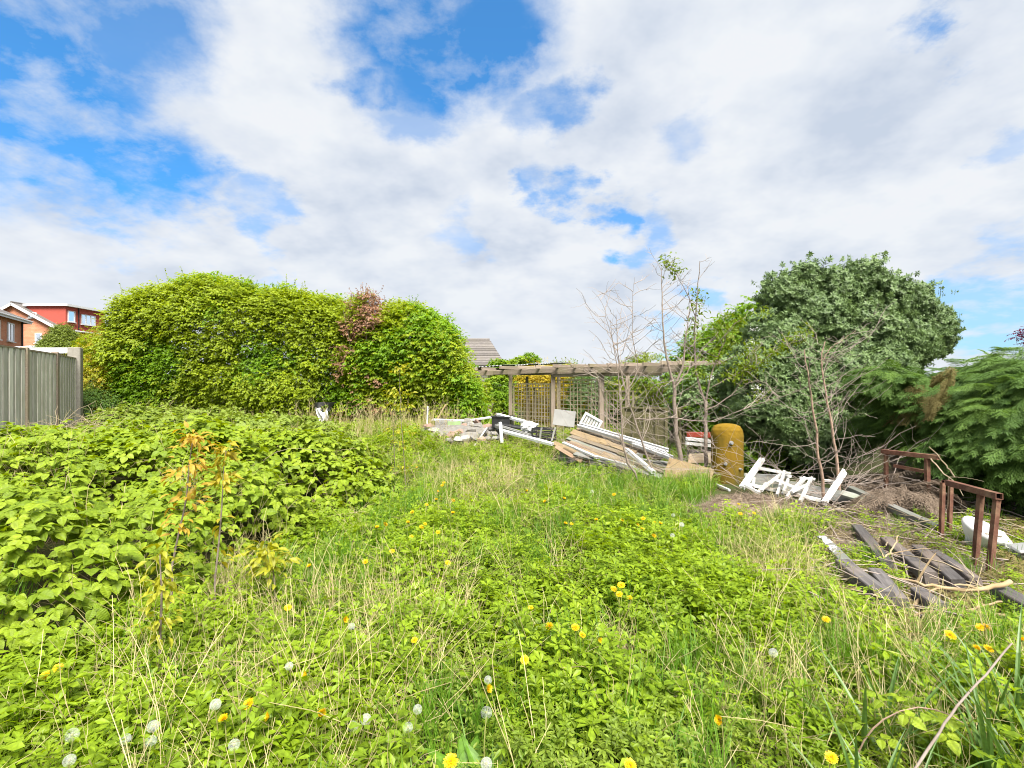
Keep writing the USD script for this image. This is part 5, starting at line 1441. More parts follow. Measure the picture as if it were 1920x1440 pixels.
# ------------------------------------------------------------------ rubble on the mound
def rubble():
    rng = np.random.default_rng(95)
    spots = [(792, 808, 'stone_white', .16), (815, 809, 'stone_white', .17), (838, 806, 'stone', .14), (852, 800, 'tile_green', .13), (870, 800, 'stone_pink', .13), (862, 812, 'stone_pink', .15), (846, 816, 'stone_pink', .13),
             (880, 810, 'stone', .15), (895, 800, 'stone', .17), (905, 812, 'stone', .14), (888, 820, 'stone', .13), (915, 800, 'stone_pink', .14), (925, 815, 'stone', .12), (872, 822, 'stone_white', .11), (828, 816, 'stone', .12),
             (902, 824, 'stone_pink', .11), (912, 822, 'stone', .10), (858, 824, 'stone_white', .10), (922, 804, 'stone', .13), (884, 797, 'stone_white', .12), (834, 798, 'stone', .12), (806, 800, 'stone_pink', .12), (895, 790, 'stone_pink', .11), (878, 790, 'stone', .12),
             (930, 822, 'stone_white', .09), (842, 826, 'stone', .09)]
    names = {'stone': 'grey broken lump of concrete', 'stone_pink': 'pinkish broken brick', 'stone_white': 'pale broken slab', 'tile_green': 'flat green tile'}
    seen = {}
    for k, (px, py, mt, s) in enumerate(spots):
        d = 11.9 - (py - 790) * .045
        q = P(px, py, d); g = float(G(q[0], q[1]))
        n = 18
        pts = rand_dirs(rng, n) * [1, .8, .55] * rng.uniform(.85, 1.1, (n, 1))
        if mt == 'tile_green': pts = np.array([[x, y, z] for x in (-1, 1) for y in (-.9, .9) for z in (-.12, .12)]) * [.9, .9, 1.0]
        if mt == 'stone_white' and k < 2: pts = pts * [1.2, 1, .45]
        h = trimesh.convex.convex_hull(pts); h = h.subdivide()
        v = np.array(h.vertices) * s * 1.2
        v += (fbm(v * 20, 3, k)[:, None] - .5) * .05 * s / .12 * unit(v)
        R = rz(rng.uniform(0, 6)) @ frame_x((0, 0, 0), unit((1, rng.normal(0, .15), rng.normal(0, .25))))
        if mt == 'tile_green': R = rz(.3) @ np.array([[1, 0, 0], [0, .45, -.9], [0, .9, .45]])
        side = 'left' if px < 835 else 'middle' if px < 885 else 'right'
        lev = 'top' if py < 802 else 'bottom' if py > 815 else 'middle height'
        single('rubble', f'{names[mt]} at the {lev} of the {side} part of the rubble mound' if mt != 'tile_green' else 'flat green tile leaning in the middle of the rubble mound', 'rubble', (v @ R.T + [q[0], q[1], max(q[2], g + .02)], np.array(h.faces)), M[mt], group=None if mt == 'tile_green' else f'{names[mt]}s of the rubble mound, {side} part, {lev}')
    # the earth under it
    c = P(862, 815, 11.5)
    m = trimesh.creation.icosphere(3, 1.0); v = np.array(m.vertices) * [1.1, .8, .30]
    v *= (1 + .3 * (fbm(v * 3, 3, 8)[:, None] - .5))
    single('earth_mound', 'mound of earth and small grit under the rubble', 'mound', (v + [c[0], c[1], float(G(c[0], c[1])) - .05], m.faces), M['stone'], kind='structure', smooth=True)
    for k, (px, py, d, r) in enumerate(((800, 826, 10.9, .22), (824, 832, 10.7, .17))):
        c = P(px, py, d); v = np.array(m.vertices) * [r * 1.3, r, r * .45]; v *= (1 + .5 * (fbm(v * 14, 3, k)[:, None] - .5))
        single('moss_cushion', ['larger left', 'smaller right'][k] + ' mossy olive cushion at the front of the rubble mound', 'moss', (v + c, m.faces), M['moss'], smooth=True)
rubble()

def low_mound(name, label, cat, c, r, h, mat, seed, kind='stuff', strands=0, smat='brush_dead', sl=(.15, .4)):
    """A low uneven heap on the ground: a sheet, and loose strands over it."""
    rng = np.random.default_rng(seed)
    n = 34
    a, rr = np.meshgrid(np.linspace(0, 2 * PI, n + 1)[:-1], np.linspace(0, 1, 12), indexing='ij')
    k = 1 + .35 * (fbm(np.stack([np.cos(a) * 1.5, np.sin(a) * 1.5, 0 * a], -1), 3, seed) - .5) * 2
    x, y = c[0] + r[0] * rr * np.cos(a) * k, c[1] + r[1] * rr * np.sin(a) * k
    z = G(x, y) + h * (1 - rr ** 2) * (.7 + .6 * fbm(np.stack([x * 4, y * 4, 0 * x], -1), 3, seed)) - .03 * rr
    v = np.stack([x, y, z], -1).reshape(-1, 3)
    i, j = np.meshgrid(np.arange(n), np.arange(11), indexing='ij')
    q = np.stack([i * 12 + j, i * 12 + j + 1, ((i + 1) % n) * 12 + j + 1, ((i + 1) % n) * 12 + j], -1).reshape(-1, 4)
    mb = MB().add(v, q[:, ::-1])
    t = thing(name, label, cat); part(t, 'heap', mb, M[mat], smooth=True, kind='stuff')
    if strands:
        sb = MB(); m = strands
        u, an = np.sqrt(rng.uniform(0, 1, m)), rng.uniform(0, 2 * PI, m)
        px_, py_ = c[0] + r[0] * u * np.cos(an), c[1] + r[1] * u * np.sin(an)
        pz = G(px_, py_) + h * (1 - u ** 2) * 1.0 + rng.uniform(.0, .05, m)
        d = rand_dirs(rng, m) * [1, 1, .28]
        ln = rng.uniform(*sl, m)
        sb.add(*strew(LANCE, np.stack([px_, py_, pz], -1) - unit(d) * ln[:, None] / 2, d, rand_dirs(rng, m, 1), ln, rng.uniform(.0025, .007, m)))
        part(t, 'straw', sb, M[smat], kind='stuff')
    return t
q = P(1410, 965, 6.0)
low_mound('clippings_heap', 'low heap of brown dead clippings before the white frames', 'clippings', (q[0], q[1]), (.75, .42), .20, 'thatch', 97, strands=1900)
q = P(1372, 985, 5.4)
low_mound('sawdust_patch', 'bare pinkish patch of sawdust at the foot of the brown clippings', 'sawdust', (q[0], q[1]), (.42, .28), .06, 'sawdust', 98, strands=160, smat='straw')
q = P(893, 858, 9.6)
low_mound('sawdust_patch', 'orange-pink patch of sawdust in the grass below the rubble', 'sawdust', (q[0], q[1]), (.36, .45), .08, 'sawdust', 99, strands=120, smat='straw')

# ------------------------------------------------------------------ boards, cylinder and white frames
def osb():
    c = P(1288, 884, 7.75)
    t = thing('chipboard', 'tan chipboard sheet leaning on edge behind the bare tree trunk', 'board')
    pts = np.array([P(1255, 858, 7.9), P(1339, 880, 7.7), P(1331, 912, 7.55), P(1243, 894, 7.75)])
    nrm = np.cross(pts[1] - pts[0], pts[3] - pts[0]); nrm *= -np.sign(nrm[1])
    part(t, 'sheet', MB().add(*slab(pts[::1], .018, nrm)), M['board'])
    fl = MB(); r = np.random.default_rng(4); uu, vv = r.uniform(.03, .97, 900), r.uniform(.03, .97, 900)
    e1, e2 = pts[1] - pts[0], pts[3] - pts[0]
    p = pts[0] + uu[:, None] * e1 + vv[:, None] * e2 * .97 + unit(nrm) * .0015
    an = r.uniform(0, 2 * PI, 900); d = np.cos(an)[:, None] * unit(e1) + np.sin(an)[:, None] * unit(e2)
    fl.add(*strew(LEAF1, p, d, np.broadcast_to(unit(nrm), p.shape), r.uniform(.02, .045, 900), r.uniform(.01, .02, 900)))
    part(t, 'wood_flakes', fl, leaf_mat('board_flakes', [(.19, .13, .065), (.25, .185, .10), (.30, .23, .135)], trans=.0, rough=.8, spec=.15), kind='stuff')
    pts = np.array([P(1292, 851, 8.5), P(1339, 848, 8.5), P(1338, 868, 8.4), P(1290, 868, 8.4)])
    single('brown_board', 'brown board lying behind the chipboard beside the cylinder', 'board', slab(pts, .03, (0, -1, .4)), M['timber'])
    # red board on white ones, further back
    a, b = P(1288, 814, 9.6), P(1342, 817, 9.5)
    single('red_board', 'red painted board on top of the white boards left of the cylinder', 'board', rough_plank(np.linalg.norm(b - a), .14, .09, rng), M['red_cloth'], m=M4(frame_x(a, b), (a + b) / 2))
    for k in range(2):
        a, b = P(1286, 823 + 7 * k, 9.4), P(1342, 829 + 7 * k, 9.3)
        single('white_board', ['upper', 'lower'][k] + ' of the two white boards under the red one', 'board', rough_plank(np.linalg.norm(b - a), .12, .055, rng), M['white_wood'], m=M4(frame_x(a, b), (a + b) / 2))
    for k in range(2):
        a = P(1300 + 30 * k, 850, 9.4)
        single('support_block', ['left', 'right'][k] + ' dark block under the stacked white boards', 'block', MB().box((0, 0, 0), (.15, .25, .32), ch=.01), M['sleeper'], m=M4(None, (a[0], a[1], .12)))
osb()

def cylinder():
    base = P(1364, 905, 7.85); r, h = .232, .93
    z0 = float(G(base[0], base[1])) - .03; h = P(1364, 794, 7.85)[2] - z0
    t = thing('water_cylinder', 'mustard yellow foam covered hot water cylinder standing by the trees', 'water cylinder', M4(frame_x((0, 0, 0), (1, 0, .012)), (base[0], base[1], z0)))
    pr = [(0, 0), (r * .97, 0), (r, .02), (r, h - .20), (r * .985, h - .15), (r * .93, h - .09), (r * .80, h - .04), (r * .55, h - .012), (r * .2, h), (0, h + .002)]
    m = trimesh.creation.revolve(np.array(pr), sections=48); m = m.subdivide().subdivide()
    v = np.array(m.vertices); n_ = unit(v * [1, 1, 0] + 1e-9)
    v = v + n_ * ((fbm(v * 9, 4, 3) - .5) * .034)[:, None]
    part(t, 'foam_jacket', (v, m.faces), M['foam'], smooth=True)
    for k, (x, z, rr) in enumerate(((-.035, .655, .030), (-.11, .34, .024), (.10, .26, .018))):
        y = -math.sqrt(r * r - x * x) - .004
        d = unit([x, y, 0]); c = np.array([x, y, z])
        f_ = part(t, 'fitting', MB().tube([c - d * .02, c + d * .018], rr, 16), M['grey_metal'])
        part(f_, 'boss', MB().tube([c + d * .015, c + d * .045], rr * .55, 6), M['grey_metal'])
    rs = np.array([[0, 0, 0]])
    pts = np.array([[.02, -.225, .35], [.06, -.22, .33], [.05, -.222, .28]])
    part(t, 'rust_patch', MB().add(*strew(LEAF2, pts, rand_dirs(np.random.default_rng(2), 3) * [1, .05, 1], np.array([[0, -1, 0]] * 3), .07, .05)), M['rust'])
cylinder()

def bars(name, label, d, segs, mat='white_wood', cat='frame', t_=.03):
    """A frame of painted bars, each (name, pixel, pixel, width[, depth0, depth1])."""
    t = thing(name, label, cat)
    for s in segs:
        nm, a, b, w = s[:4]; d0, d1 = (s[4], s[5]) if len(s) > 4 else (d, d)
        a, b = P(*a, d0), P(*b, d1)
        part(t, nm, rough_plank(np.linalg.norm(b - a), t_, w, rng, .003), M[mat], m=M4(frame_x(a, b), (a + b) / 2))
    return t
bars('wooden_trestle', 'white painted wooden trestle frame with slanted bars, left of the two lying by the cylinder', 6.9, [
    ('stile', (1432, 861), (1394, 915), .05, 7.0, 6.7), ('stile', (1426, 860), (1388, 913), .03, 7.03, 6.73),
    ('rail', (1418, 877), (1481, 888), .04, 6.9, 7.0), ('rail', (1397, 890), (1483, 894), .035, 6.96, 7.06), ('rail', (1400, 908), (1454, 920), .045, 6.75, 6.8),
    ('bar', (1471, 884), (1421, 923), .038, 6.88, 6.6), ('bar', (1470, 887), (1457, 929), .05, 6.82, 6.55), ('bar', (1415, 895), (1411, 912), .03, 6.8, 6.75), ('bar', (1396, 910), (1424, 924), .035, 6.7, 6.55), ('bar', (1436, 906), (1428, 920), .03, 6.72, 6.6)])
bars('wooden_trestle', 'white painted wooden trestle frame propped open, right of the two by the cylinder', 6.5, [
    ('rail', (1450, 898), (1508, 921), .035, 6.62, 6.52), ('rail', (1468, 922), (1539, 938), .045, 6.5, 6.3),
    ('bar', (1509, 896), (1475, 933), .05, 6.6, 6.35), ('bar', (1521, 897), (1500, 941), .05, 6.55, 6.25), ('bar', (1478, 898), (1468, 925), .03, 6.62, 6.5), ('bar', (1519, 906), (1484, 923), .03, 6.48, 6.35), ('rail', (1500, 896), (1528, 899), .03, 6.64, 6.6)])
def white_gate_board():
    a, b = P(1545, 944, 6.15), P(1583, 884, 6.35)
    single('white_board', 'wide white painted board leaning between the two pinkish saplings', 'board', rough_plank(np.linalg.norm(b - a), .03, .085, rng, .004), M['white_wood'], m=M4(frame_x(a, b), (a + b) / 2))
    a, b = P(1542, 900, 6.6), P(1568, 904, 6.5)
    single('white_batten', 'short white batten lying behind the wide white board', 'batten', rough_plank(np.linalg.norm(b - a), .03, .03, rng, .004), M['white_wood'], m=M4(frame_x(a, b), (a + b) / 2))
    a, b = P(1340, 908, 7.4), P(1368, 919, 7.1)
    single('white_batten', 'thin white batten lying on the ground at the foot of the cylinder', 'batten', rough_plank(np.linalg.norm(b - a), .03, .03, rng, .004), M['white_wood'], m=M4(frame_x(a, b), (a + b) / 2))
    a, b = P(1362, 903, 7.2), P(1390, 918, 6.9)
    single('straight_stick', 'straight pale stick leaning before the cylinder foot', 'stick', MB().tube([a, b], .011, 6), M['cane'])
    length('grey_board', 'grey board lying behind the white frames under the trees', 'board', (1400, 898), 7.5, (1600, 935), 6.3, .16, .03, 'timber_grey', roll=.9)
    length('grey_beam', 'long greenish grey beam lying on the ground past the rusty frames', 'beam', (1592, 917), 6.5, (1757, 990), 5.15, .09, .07, 'timber_grey')
    length('pale_board', 'pale board beside the long greenish beam', 'board', (1578, 925), 6.35, (1640, 940), 6.1, .12, .03, 'timber_grey', roll=.3)
white_gate_board()

# ------------------------------------------------------------------ rusty frames, toilet
def rust_tube(parent, a, b, w, name):
    """A square steel tube, hollow at its ends."""
    a, b = np.asarray(a, float), np.asarray(b, float); L_ = np.linalg.norm(b - a); q = w / 2; t_ = w * .1
    prof = [(-q, -q), (q, -q), (q, q), (-q, q)]; inn = [(x * (1 - 2 * t_ / w), y * (1 - 2 * t_ / w)) for x, y in prof]
    v = [(x, *p) for x in (-L_ / 2, L_ / 2) for p in prof + inn]
    f = []
    for j in range(4):
        k = (j + 1) % 4
        f += [(j, k, 8 + k, 8 + j)[::-1], (4 + k, 4 + j, 12 + j, 12 + k)[::-1], (j, 4 + j, 4 + k, k)[::-1], (8 + j, 8 + k, 12 + k, 12 + j)[::-1]]
    m = M4(frame_x(a, b), (a + b) / 2)
    p_ = part(parent, name, MB().add(np.array(v), np.array(f)), M['rust'], m=m)
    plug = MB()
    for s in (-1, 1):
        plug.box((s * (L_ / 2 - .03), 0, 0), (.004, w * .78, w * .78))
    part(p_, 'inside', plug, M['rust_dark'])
    return p_
def trestles():
    def ground(px, d):
        q = P(px, 900, d); return np.array([q[0], q[1], float(G(q[0], q[1])) - .04])
    def up(px, py, d):
        return P(px, py, d)
    t = thing('rusty_trestle', 'rusty square tube steel frame standing nearest, before the white toilet', 'steel frame')
    a, b = up(1778, 905, 4.75), up(1874, 931, 4.05)
    rust_tube(t, a, b, .05, 'top_rail')
    for px, d, w in ((1831, 4.28, .037), (1858, 4.08, .037)):
        g = ground(px - 5, d); s = (d - 4.75) / (4.05 - 4.75); top = a + (b - a) * s - [0, 0, .026]
        rust_tube(t, (g[0], g[1], g[2]), top, w, 'leg')
    for px, d in ((1768, 4.95), (1783, 5.05)):
        g = ground(px - 4, d)
        rust_tube(t, g, (g[0] + .02, g[1], P(1766, 905, d)[2]), .032, 'leg')
    rust_tube(t, P(1768, 903, 4.95), P(1785, 906, 5.05), .03, 'brace')
    t = thing('rusty_trestle', 'rusty steel frame further back, against the cypress', 'steel frame')
    a, b = up(1654, 846, 6.35), up(1760, 858, 5.75)
    rust_tube(t, a, b, .05, 'top_rail')
    for px, d, w in ((1662, 6.3, .036), (1740, 5.85, .042)):
        g = ground(px, d); s = (px - 1654) / 106.0
        rust_tube(t, g, a + (b - a) * s - [0, 0, .03], w, 'leg')
    rust_tube(t, P(1676, 873, 6.2), P(1732, 884, 5.95), .035, 'cross_rail')
    rust_tube(t, P(1640, 968, 6.0), P(1670, 946, 6.2), .03, 'brace')
trestles()

def toilet():
    c = P(1828, 1030, 4.72)
    c[2] = float(G(c[0], c[1])) + .13
    R = rz(.5) @ np.array([[1, 0, 0], [0, .82, -.57], [0, .57, .82]])
    t = thing('toilet', 'white ceramic toilet bowl lying tipped over behind the rusty legs', 'toilet', M4(R @ rz(2.4), c, .82))
    def oval(r, z, x=0.0, n=32, e=1.28):
        a = np.arange(n) * 2 * PI / n
        return np.stack([x + r * e * np.cos(a), r * np.sin(a), np.full(n, z)], 1)
    rings = [oval(.105, -.20, -.06, e=1.2), oval(.10, -.16, -.06, e=1.2), oval(.085, -.08, -.05), oval(.10, 0, -.03), oval(.145, .08, 0), oval(.178, .145, .01), oval(.185, .17, .01), oval(.178, .19, .01),
             oval(.140, .188, .01), oval(.130, .165, .01), oval(.115, .09, 0), oval(.07, .02, -.02), oval(.03, 0.0, -.03)]
    n = 32; v = np.vstack(rings); f = []
    for k in range(len(rings) - 1):
        for j in range(n):
            f.append((k * n + j, k * n + (j + 1) % n, (k + 1) * n + (j + 1) % n, (k + 1) * n + j))
    part(t, 'bowl', MB().add(v, np.array(f)), M['ceramic'], smooth=50)
    part(t, 'back_ledge', MB().box((-.20, 0, .135), (.14, .30, .10), ch=.03), M['ceramic'])
    part(t, 'outlet', MB().tube([(-.14, 0, -.02), (-.24, 0, .0), (-.30, 0, .02)], [.06, .055, .058], 14), M['ceramic'])
    t = thing('cistern', 'grey-white ceramic cistern at the right edge beside the toilet', 'cistern', M4(rz(-.4) @ frame_x((0, 0, 0), (1, 0, .25)), P(1966, 1052, 4.3)))
    part(t, 'tank', MB().box((0, 0, 0), (.40, .2, .24), ch=.035), M['ceramic_grey'])
    part(t, 'rim', MB().box((0, 0, .125), (.42, .22, .03), ch=.012), M['ceramic_grey'])
    part(t, 'button', MB().tube([(.08, 0, .138), (.08, 0, .155)], .025, 12), M['grey_metal'])
toilet()

# ------------------------------------------------------------------ dark posts, branches and dead boughs on the right
posts = [('dark stained post whose far end lies left of the others', (1606, 1002), 5.0, (1664, 1070), 3.95, .085),
         ('dark post with a bleached side lying second from left', (1662, 1030), 4.7, (1746, 1100), 3.75, .09),
         ('dark post ending in a brown sawn face under the long branch', (1722, 1048), 4.55, (1796, 1108), 3.6, .09),
         ('dark post lying furthest right of the long ones by the toilet', (1752, 1048), 4.45, (1830, 1098), 3.7, .075),
         ('short dark post end sticking out of dead grass, nearest the weeds', (1580, 1108), 3.85, (1662, 1158), 3.25, .10),
         ('brown ended post lying between the short post and the long branch', (1640, 1098), 3.75, (1690, 1156), 3.2, .085),
         ('reddish brown post end half sunk in the grass', (1722, 1138), 3.45, (1762, 1168), 3.15, .085),
         ('dark post cut off by the right edge below the dead boughs', (1872, 1122), 3.5, (1965, 1180), 3.0, .10)]
for lb, a, d0, b, d1, w in posts:
    A, B = P(*a, d0), P(*b, d1)
    for q in (A, B):
        q[2] = max(q[2], float(G(q[0], q[1])) + w * .5 + .08)
    single('dark_post', lb, 'post', rough_plank(np.linalg.norm(B - A), w, w * .95, rng, .006, .006), M['sleeper'], m=M4(frame_x(A, B, roll=.12), (A + B) / 2))

def peeling_plank():
    t = thing('peeling_plank', 'thin plank with flaking white paint lying at the edge of the weeds', 'plank')
    A, B = P(1540, 1020, 4.6), P(1594, 1108, 3.75)
    for q in (A, B): q[2] = max(q[2], float(G(q[0], q[1])) + .15)
    m = M4(frame_x(A, B, roll=.35), (A + B) / 2); L_ = np.linalg.norm(B - A)
    part(t, 'plank', rough_plank(L_, .07, .02, rng, .012), M['timber_grey'], m=m)
    r = np.random.default_rng(6)
    for k in range(18):
        x = r.uniform(-L_ / 2 + .04, L_ / 2 - .04); n = 7; a = np.sort(r.uniform(0, 2 * PI, n)); rad = r.uniform(.6, 1, n)
        v = np.vstack([[[x, 0, .013]], np.stack([x + .075 * rad * np.cos(a), .036 * rad * np.sin(a), .0125 + r.uniform(0, .006, n)], 1)])
        part(t, 'paint_flake', MB().add(v, np.array([(0, 1 + i, 1 + (i + 1) % n) for i in range(n)])), M['white_wood'], m=m)
    A = P(1648, 1140, 3.3); A[2] += .02
    single('pale_flake', 'pale flake of board lying on the short dark post end', 'fragment', slab([A + [-.04, .05, .03], A + [.02, .06, .02], A + [.06, -.07, 0], A + [.0, -.05, .01]], .008, (0, -.2, 1)), M['stone_white'])
peeling_plank()

def branch_stick(label, pts, d, r0, r1, mat='stick', side=0, seed=1):
    r = np.random.default_rng(seed)
    q = resample(stem_line(pts, d), 16); q[:, 2] = np.maximum(q[:, 2], G(q[:, 0], q[:, 1]) + r0)
    q[1:-1] += r.normal(0, .004 if 'grey dead stick' not in label else .001, (14, 3))
    t = thing('branch', label, 'branch')
    part(t, 'stem', MB().tube(q, np.linspace(r0, r1, 16), 8), M[mat], smooth=True)
    for k in range(side):
        i = r.integers(4, 13); dd = unit(unit(q[i + 1] - q[i]) + r.normal(0, .5, 3) + [0, 0, .25]); le = r.uniform(.12, .35)
        tt = np.linspace(0, 1, 5)[:, None]
        part(t, 'side_shoot', MB().tube(q[i] + dd * le * tt + [0, 0, -.05] * tt ** 2, np.linspace(r1, r1 * .5, 5), 5), M[mat])
branch_stick('thick barkless branch lying across the dark posts from the dead boughs leftwards', [(1895, 1090), (1850, 1104), (1800, 1106), (1740, 1098), (1690, 1086), (1650, 1080)], [3.4, 3.4, 3.4, 3.45, 3.6, 3.7], .017, .008, side=2, seed=2)
branch_stick('long thin arching branch in front of the dark posts, nearest the right corner', [(1890, 1156), (1830, 1146), (1770, 1142), (1730, 1150), (1690, 1166), (1640, 1162), (1590, 1160)], [3.2, 3.15, 3.1, 3.05, 3.05, 3.1, 3.15], .010, .005, seed=3)
branch_stick('forked pale branch sticking up between the dark posts', [(1632, 1080), (1650, 1055), (1672, 1030), (1684, 1004)], [3.9, 4.0, 4.1, 4.2], .010, .004, side=3, seed=4)
branch_stick('short thick barkless stick lying in the grass below the long branch', [(1712, 1140), (1730, 1118), (1750, 1105), (1775, 1103)], [3.3, 3.35, 3.4, 3.45], .011, .006, seed=5)
branch_stick('stick rising to the right beside the dark post at the right edge', [(1750, 1170), (1800, 1150), (1850, 1135), (1878, 1128)], [3.0, 3.1, 3.2, 3.25], .009, .006, seed=6)
branch_stick('thin bleached branch arching over the brown clippings', [(1490, 995), (1530, 970), (1570, 953), (1600, 955), (1625, 965)], [5.2, 5.2, 5.2, 5.3, 5.4], .007, .003, mat='cane', side=3, seed=7)
branch_stick('stick lying straight towards the grass left of the peeling plank', [(1500, 1030), (1530, 1005), (1560, 985)], [4.6, 4.7, 4.9], .006, .003, mat='cane', side=1, seed=8)
branch_stick('grey dead stick leaning up out of the strap leaves in the right corner', [(1716, 1442), (1760, 1375), (1800, 1318), (1850, 1262), (1897, 1206)], [1.75, 1.78, 1.8, 1.82, 1.84], .0048, .003, mat='twig', side=0, seed=9)
branch_stick('bent thin branch lying across the near rusty frame', [(1745, 860), (1768, 885), (1790, 905), (1806, 930)], [5.0, 4.9, 4.8, 4.75], .007, .003, mat='cane', side=2, seed=10)
branch_stick('straight stick leaning from the back frame up to the cypress', [(1790, 895), (1760, 855), (1742, 838)], [5.4, 5.5, 5.6], .008, .005, mat='cane', seed=11)

def dead_boughs():
    rng = np.random.default_rng(99)
    pr_b = [(frond(rng, L=.36), M['brush_dead']) for _ in range(4)]; pr_o = [(frond(rng, L=.42), M['cypress_dead']) for _ in range(5)]
    # brown dead boughs heaped under the back frame
    n = 330
    p = np.stack([rng.uniform(4.1, 5.0, n), rng.uniform(5.0, 6.6, n), 0 * np.zeros(n)], -1); p[:, 1] = rng.uniform(5.75, 7.1, n); off = rng.normal(0, .48, n); p[:, 0] = .765 * p[:, 1] + off
    p[:, 2] = G(p[:, 0], p[:, 1]) + rng.uniform(.02, .44, n) * np.exp(-(off / .5) ** 2)
    x = unit(rng.normal(0, 1, (n, 3)) * [1, .7, .45] + [-.3, -.6, -.2]); z = unit(np.cross(x, np.cross(rand_dirs(rng, n, 1.4), x)))
    t = thing('dead_boughs', 'heap of brown dead conifer boughs under the back rusty frame', 'dead boughs')
    instancer(f'{t}/fronds', pr_b, rng.integers(0, 4, n), p, quat_from(np.stack([x, np.cross(z, x), z], 2)), rng.uniform(.8, 1.3, n))
    mb = MB()
    for k in range(34):
        a = p[rng.integers(0, n)]; d = unit(rng.normal(0, 1, 3) * [1, .8, .35]); le = rng.uniform(.4, 1.0); tt = np.linspace(-.5, .5, 6)[:, None]
        mb.tube(a + d * le * tt + [0, 0, .12] + [0, 0, -.25] * tt ** 2 + rng.normal(0, .01, (6, 3)), np.linspace(.007, .003, 6), 4, cap=False)
    part(t, 'twigs', mb, M['twig'], kind='stuff')
    # yellowed boughs on the ground around the dark posts
    n = 460
    u, v_ = rng.uniform(0, 1, n), rng.uniform(0, 1, n)
    y = 3.15 + 2.4 * u; xx = y * (.64 + .40 * v_) + .02
    p = np.stack([xx, y, G(xx, y) + rng.uniform(.02, .13, n)], -1)
    keep = (fbm(p * 2.0, 2, 77) > .52) | (p[:, 0] > p[:, 1] * .93)
    p = p[keep]; n = len(p)
    x = unit(np.array([-.75, -.5, -.05]) + rng.normal(0, .38, (n, 3)) * [1, 1, .3]); z = np.array([0, 0, 1.0]) + rng.normal(0, .2, (n, 3)); z = unit(z - (z * x).sum(1, keepdims=True) * x)
    t = thing('dead_boughs', 'yellow-brown dead cypress boughs lying around the dark posts and toilet', 'dead boughs')
    instancer(f'{t}/fronds', pr_o, rng.integers(0, 5, n), p, quat_from(np.stack([x, np.cross(z, x), z], 2)), rng.uniform(.7, 1.2, n))
dead_boughs()
def brushwood():
    rng = np.random.default_rng(131)
    mb, lb = MB(), MB()
    for k in range(330):
        y = rng.uniform(3.2, 6.4); x = y * rng.uniform(.56, .98); z = float(G(x, y)) + rng.uniform(.02, .16)
        a = rng.normal(2.2, .8); d = unit([math.cos(a), math.sin(a), rng.normal(.05, .14)]); le = rng.uniform(.25, .95); tt = np.linspace(-.5, .5, 6)[:, None]
        q = np.array([x, y, z]) + d * le * tt + [0, 0, -.18 * le] * tt ** 2 + np.cumsum(rng.normal(0, .008, (6, 3)), 0)
        (mb if k % 3 else lb).tube(q, np.linspace(.006, .0022, 6), 4, cap=False)
    t = thing('brushwood', 'scattered dead twigs and thin cut branches over the slope at right', 'brushwood')
    part(t, 'grey_twigs', mb, M['twig'], kind='stuff'); part(t, 'pale_twigs', lb, M['cane'], kind='stuff')
brushwood()
q = P(1625, 985, 5.2)
low_mound('clippings_heap', 'spread of brown dead stems and twigs between the clippings and the dark posts', 'clippings', (q[0] - .1, q[1] - .35), (.85, .9), .10, 'thatch', 101, strands=3200, sl=(.2, .6))
q = P(1820, 1060, 4.1)
low_mound('clippings_heap', 'matted brown litter under the toilet and the dark posts at right', 'clippings', (q[0] + .1, q[1]), (1.1, 1.0), .05, 'thatch', 102, strands=1800, sl=(.15, .4))

# ------------------------------------------------------------------ weeds, grass and dead stalks over the ground
rng = np.random.default_rng(111)

def weed_clump(rng, stems=11, R=.15, h=(.08, .26), L=.055, k=5, T=OBOV, slim=.5, levels=3):
    """Leafy weed stems, each with whorls of pointed leaves."""
    mb = MB(); pos, d, nr, ln = [], [], [], []
    for s in range(stems):
        a = rng.uniform(0, 2 * PI); b = np.array([math.cos(a), math.sin(a), 0]) * R * math.sqrt(rng.uniform())
        H = rng.uniform(*h); top = b + [rng.normal(0, .035), rng.normal(0, .035), H]
        mb.tube([b - [0, 0, .02], (b + top) / 2 + rng.normal(0, .006, 3), top], [.0022, .0018, .001], 3, cap=False)
        for lv in range(levels):
            u = 1 - lv * .27; c = b + (top - b) * u
            m = k + int(rng.integers(-1, 2)); a0 = rng.uniform(0, 6.3)
            for j in range(m):
                an = a0 + 2 * PI * j / m + rng.normal(0, .2); el = rng.normal(.42 if lv == 0 else .12, .25)
                dd = np.array([math.cos(an) * math.cos(el), math.sin(an) * math.cos(el), math.sin(el)])
                pos.append(c + dd * .004); d.append(dd); nr.append(unit(np.array([0, 0, 1.0]) + rng.normal(0, .22, 3))); ln.append(L * rng.uniform(.65, 1.2) * (.75 if lv == 0 else 1.05))
    pos, d, nr, ln = map(np.array, (pos, d, nr, ln))
    return mb.add(*strew(T, pos, d, nr, ln, ln * slim))

def broad_clump(rng, n=12, L=(.10, .2)):
    """A rosette of broad upright leaves (dock and dandelion)."""
    a = rng.uniform(0, 2 * PI, n); el = rng.uniform(.3, 1.2, n)
    d = np.stack([np.cos(a) * np.cos(el), np.sin(a) * np.cos(el), np.sin(el)], -1)
    ln = rng.uniform(*L, n)
    pos = np.stack([np.cos(a), np.sin(a), 0 * a], -1) * .012
    nr = np.stack([-np.cos(a) * .6, -np.sin(a) * .6, 1 + 0 * a], -1) + rng.normal(0, .15, (n, 3))
    return MB().add(*strew(leaf_shape(rows=((.2, .2), (.45, .42), (.7, .46), (.88, .28)), fold=.22, droop=.12), pos, d, nr, ln, ln * .34))

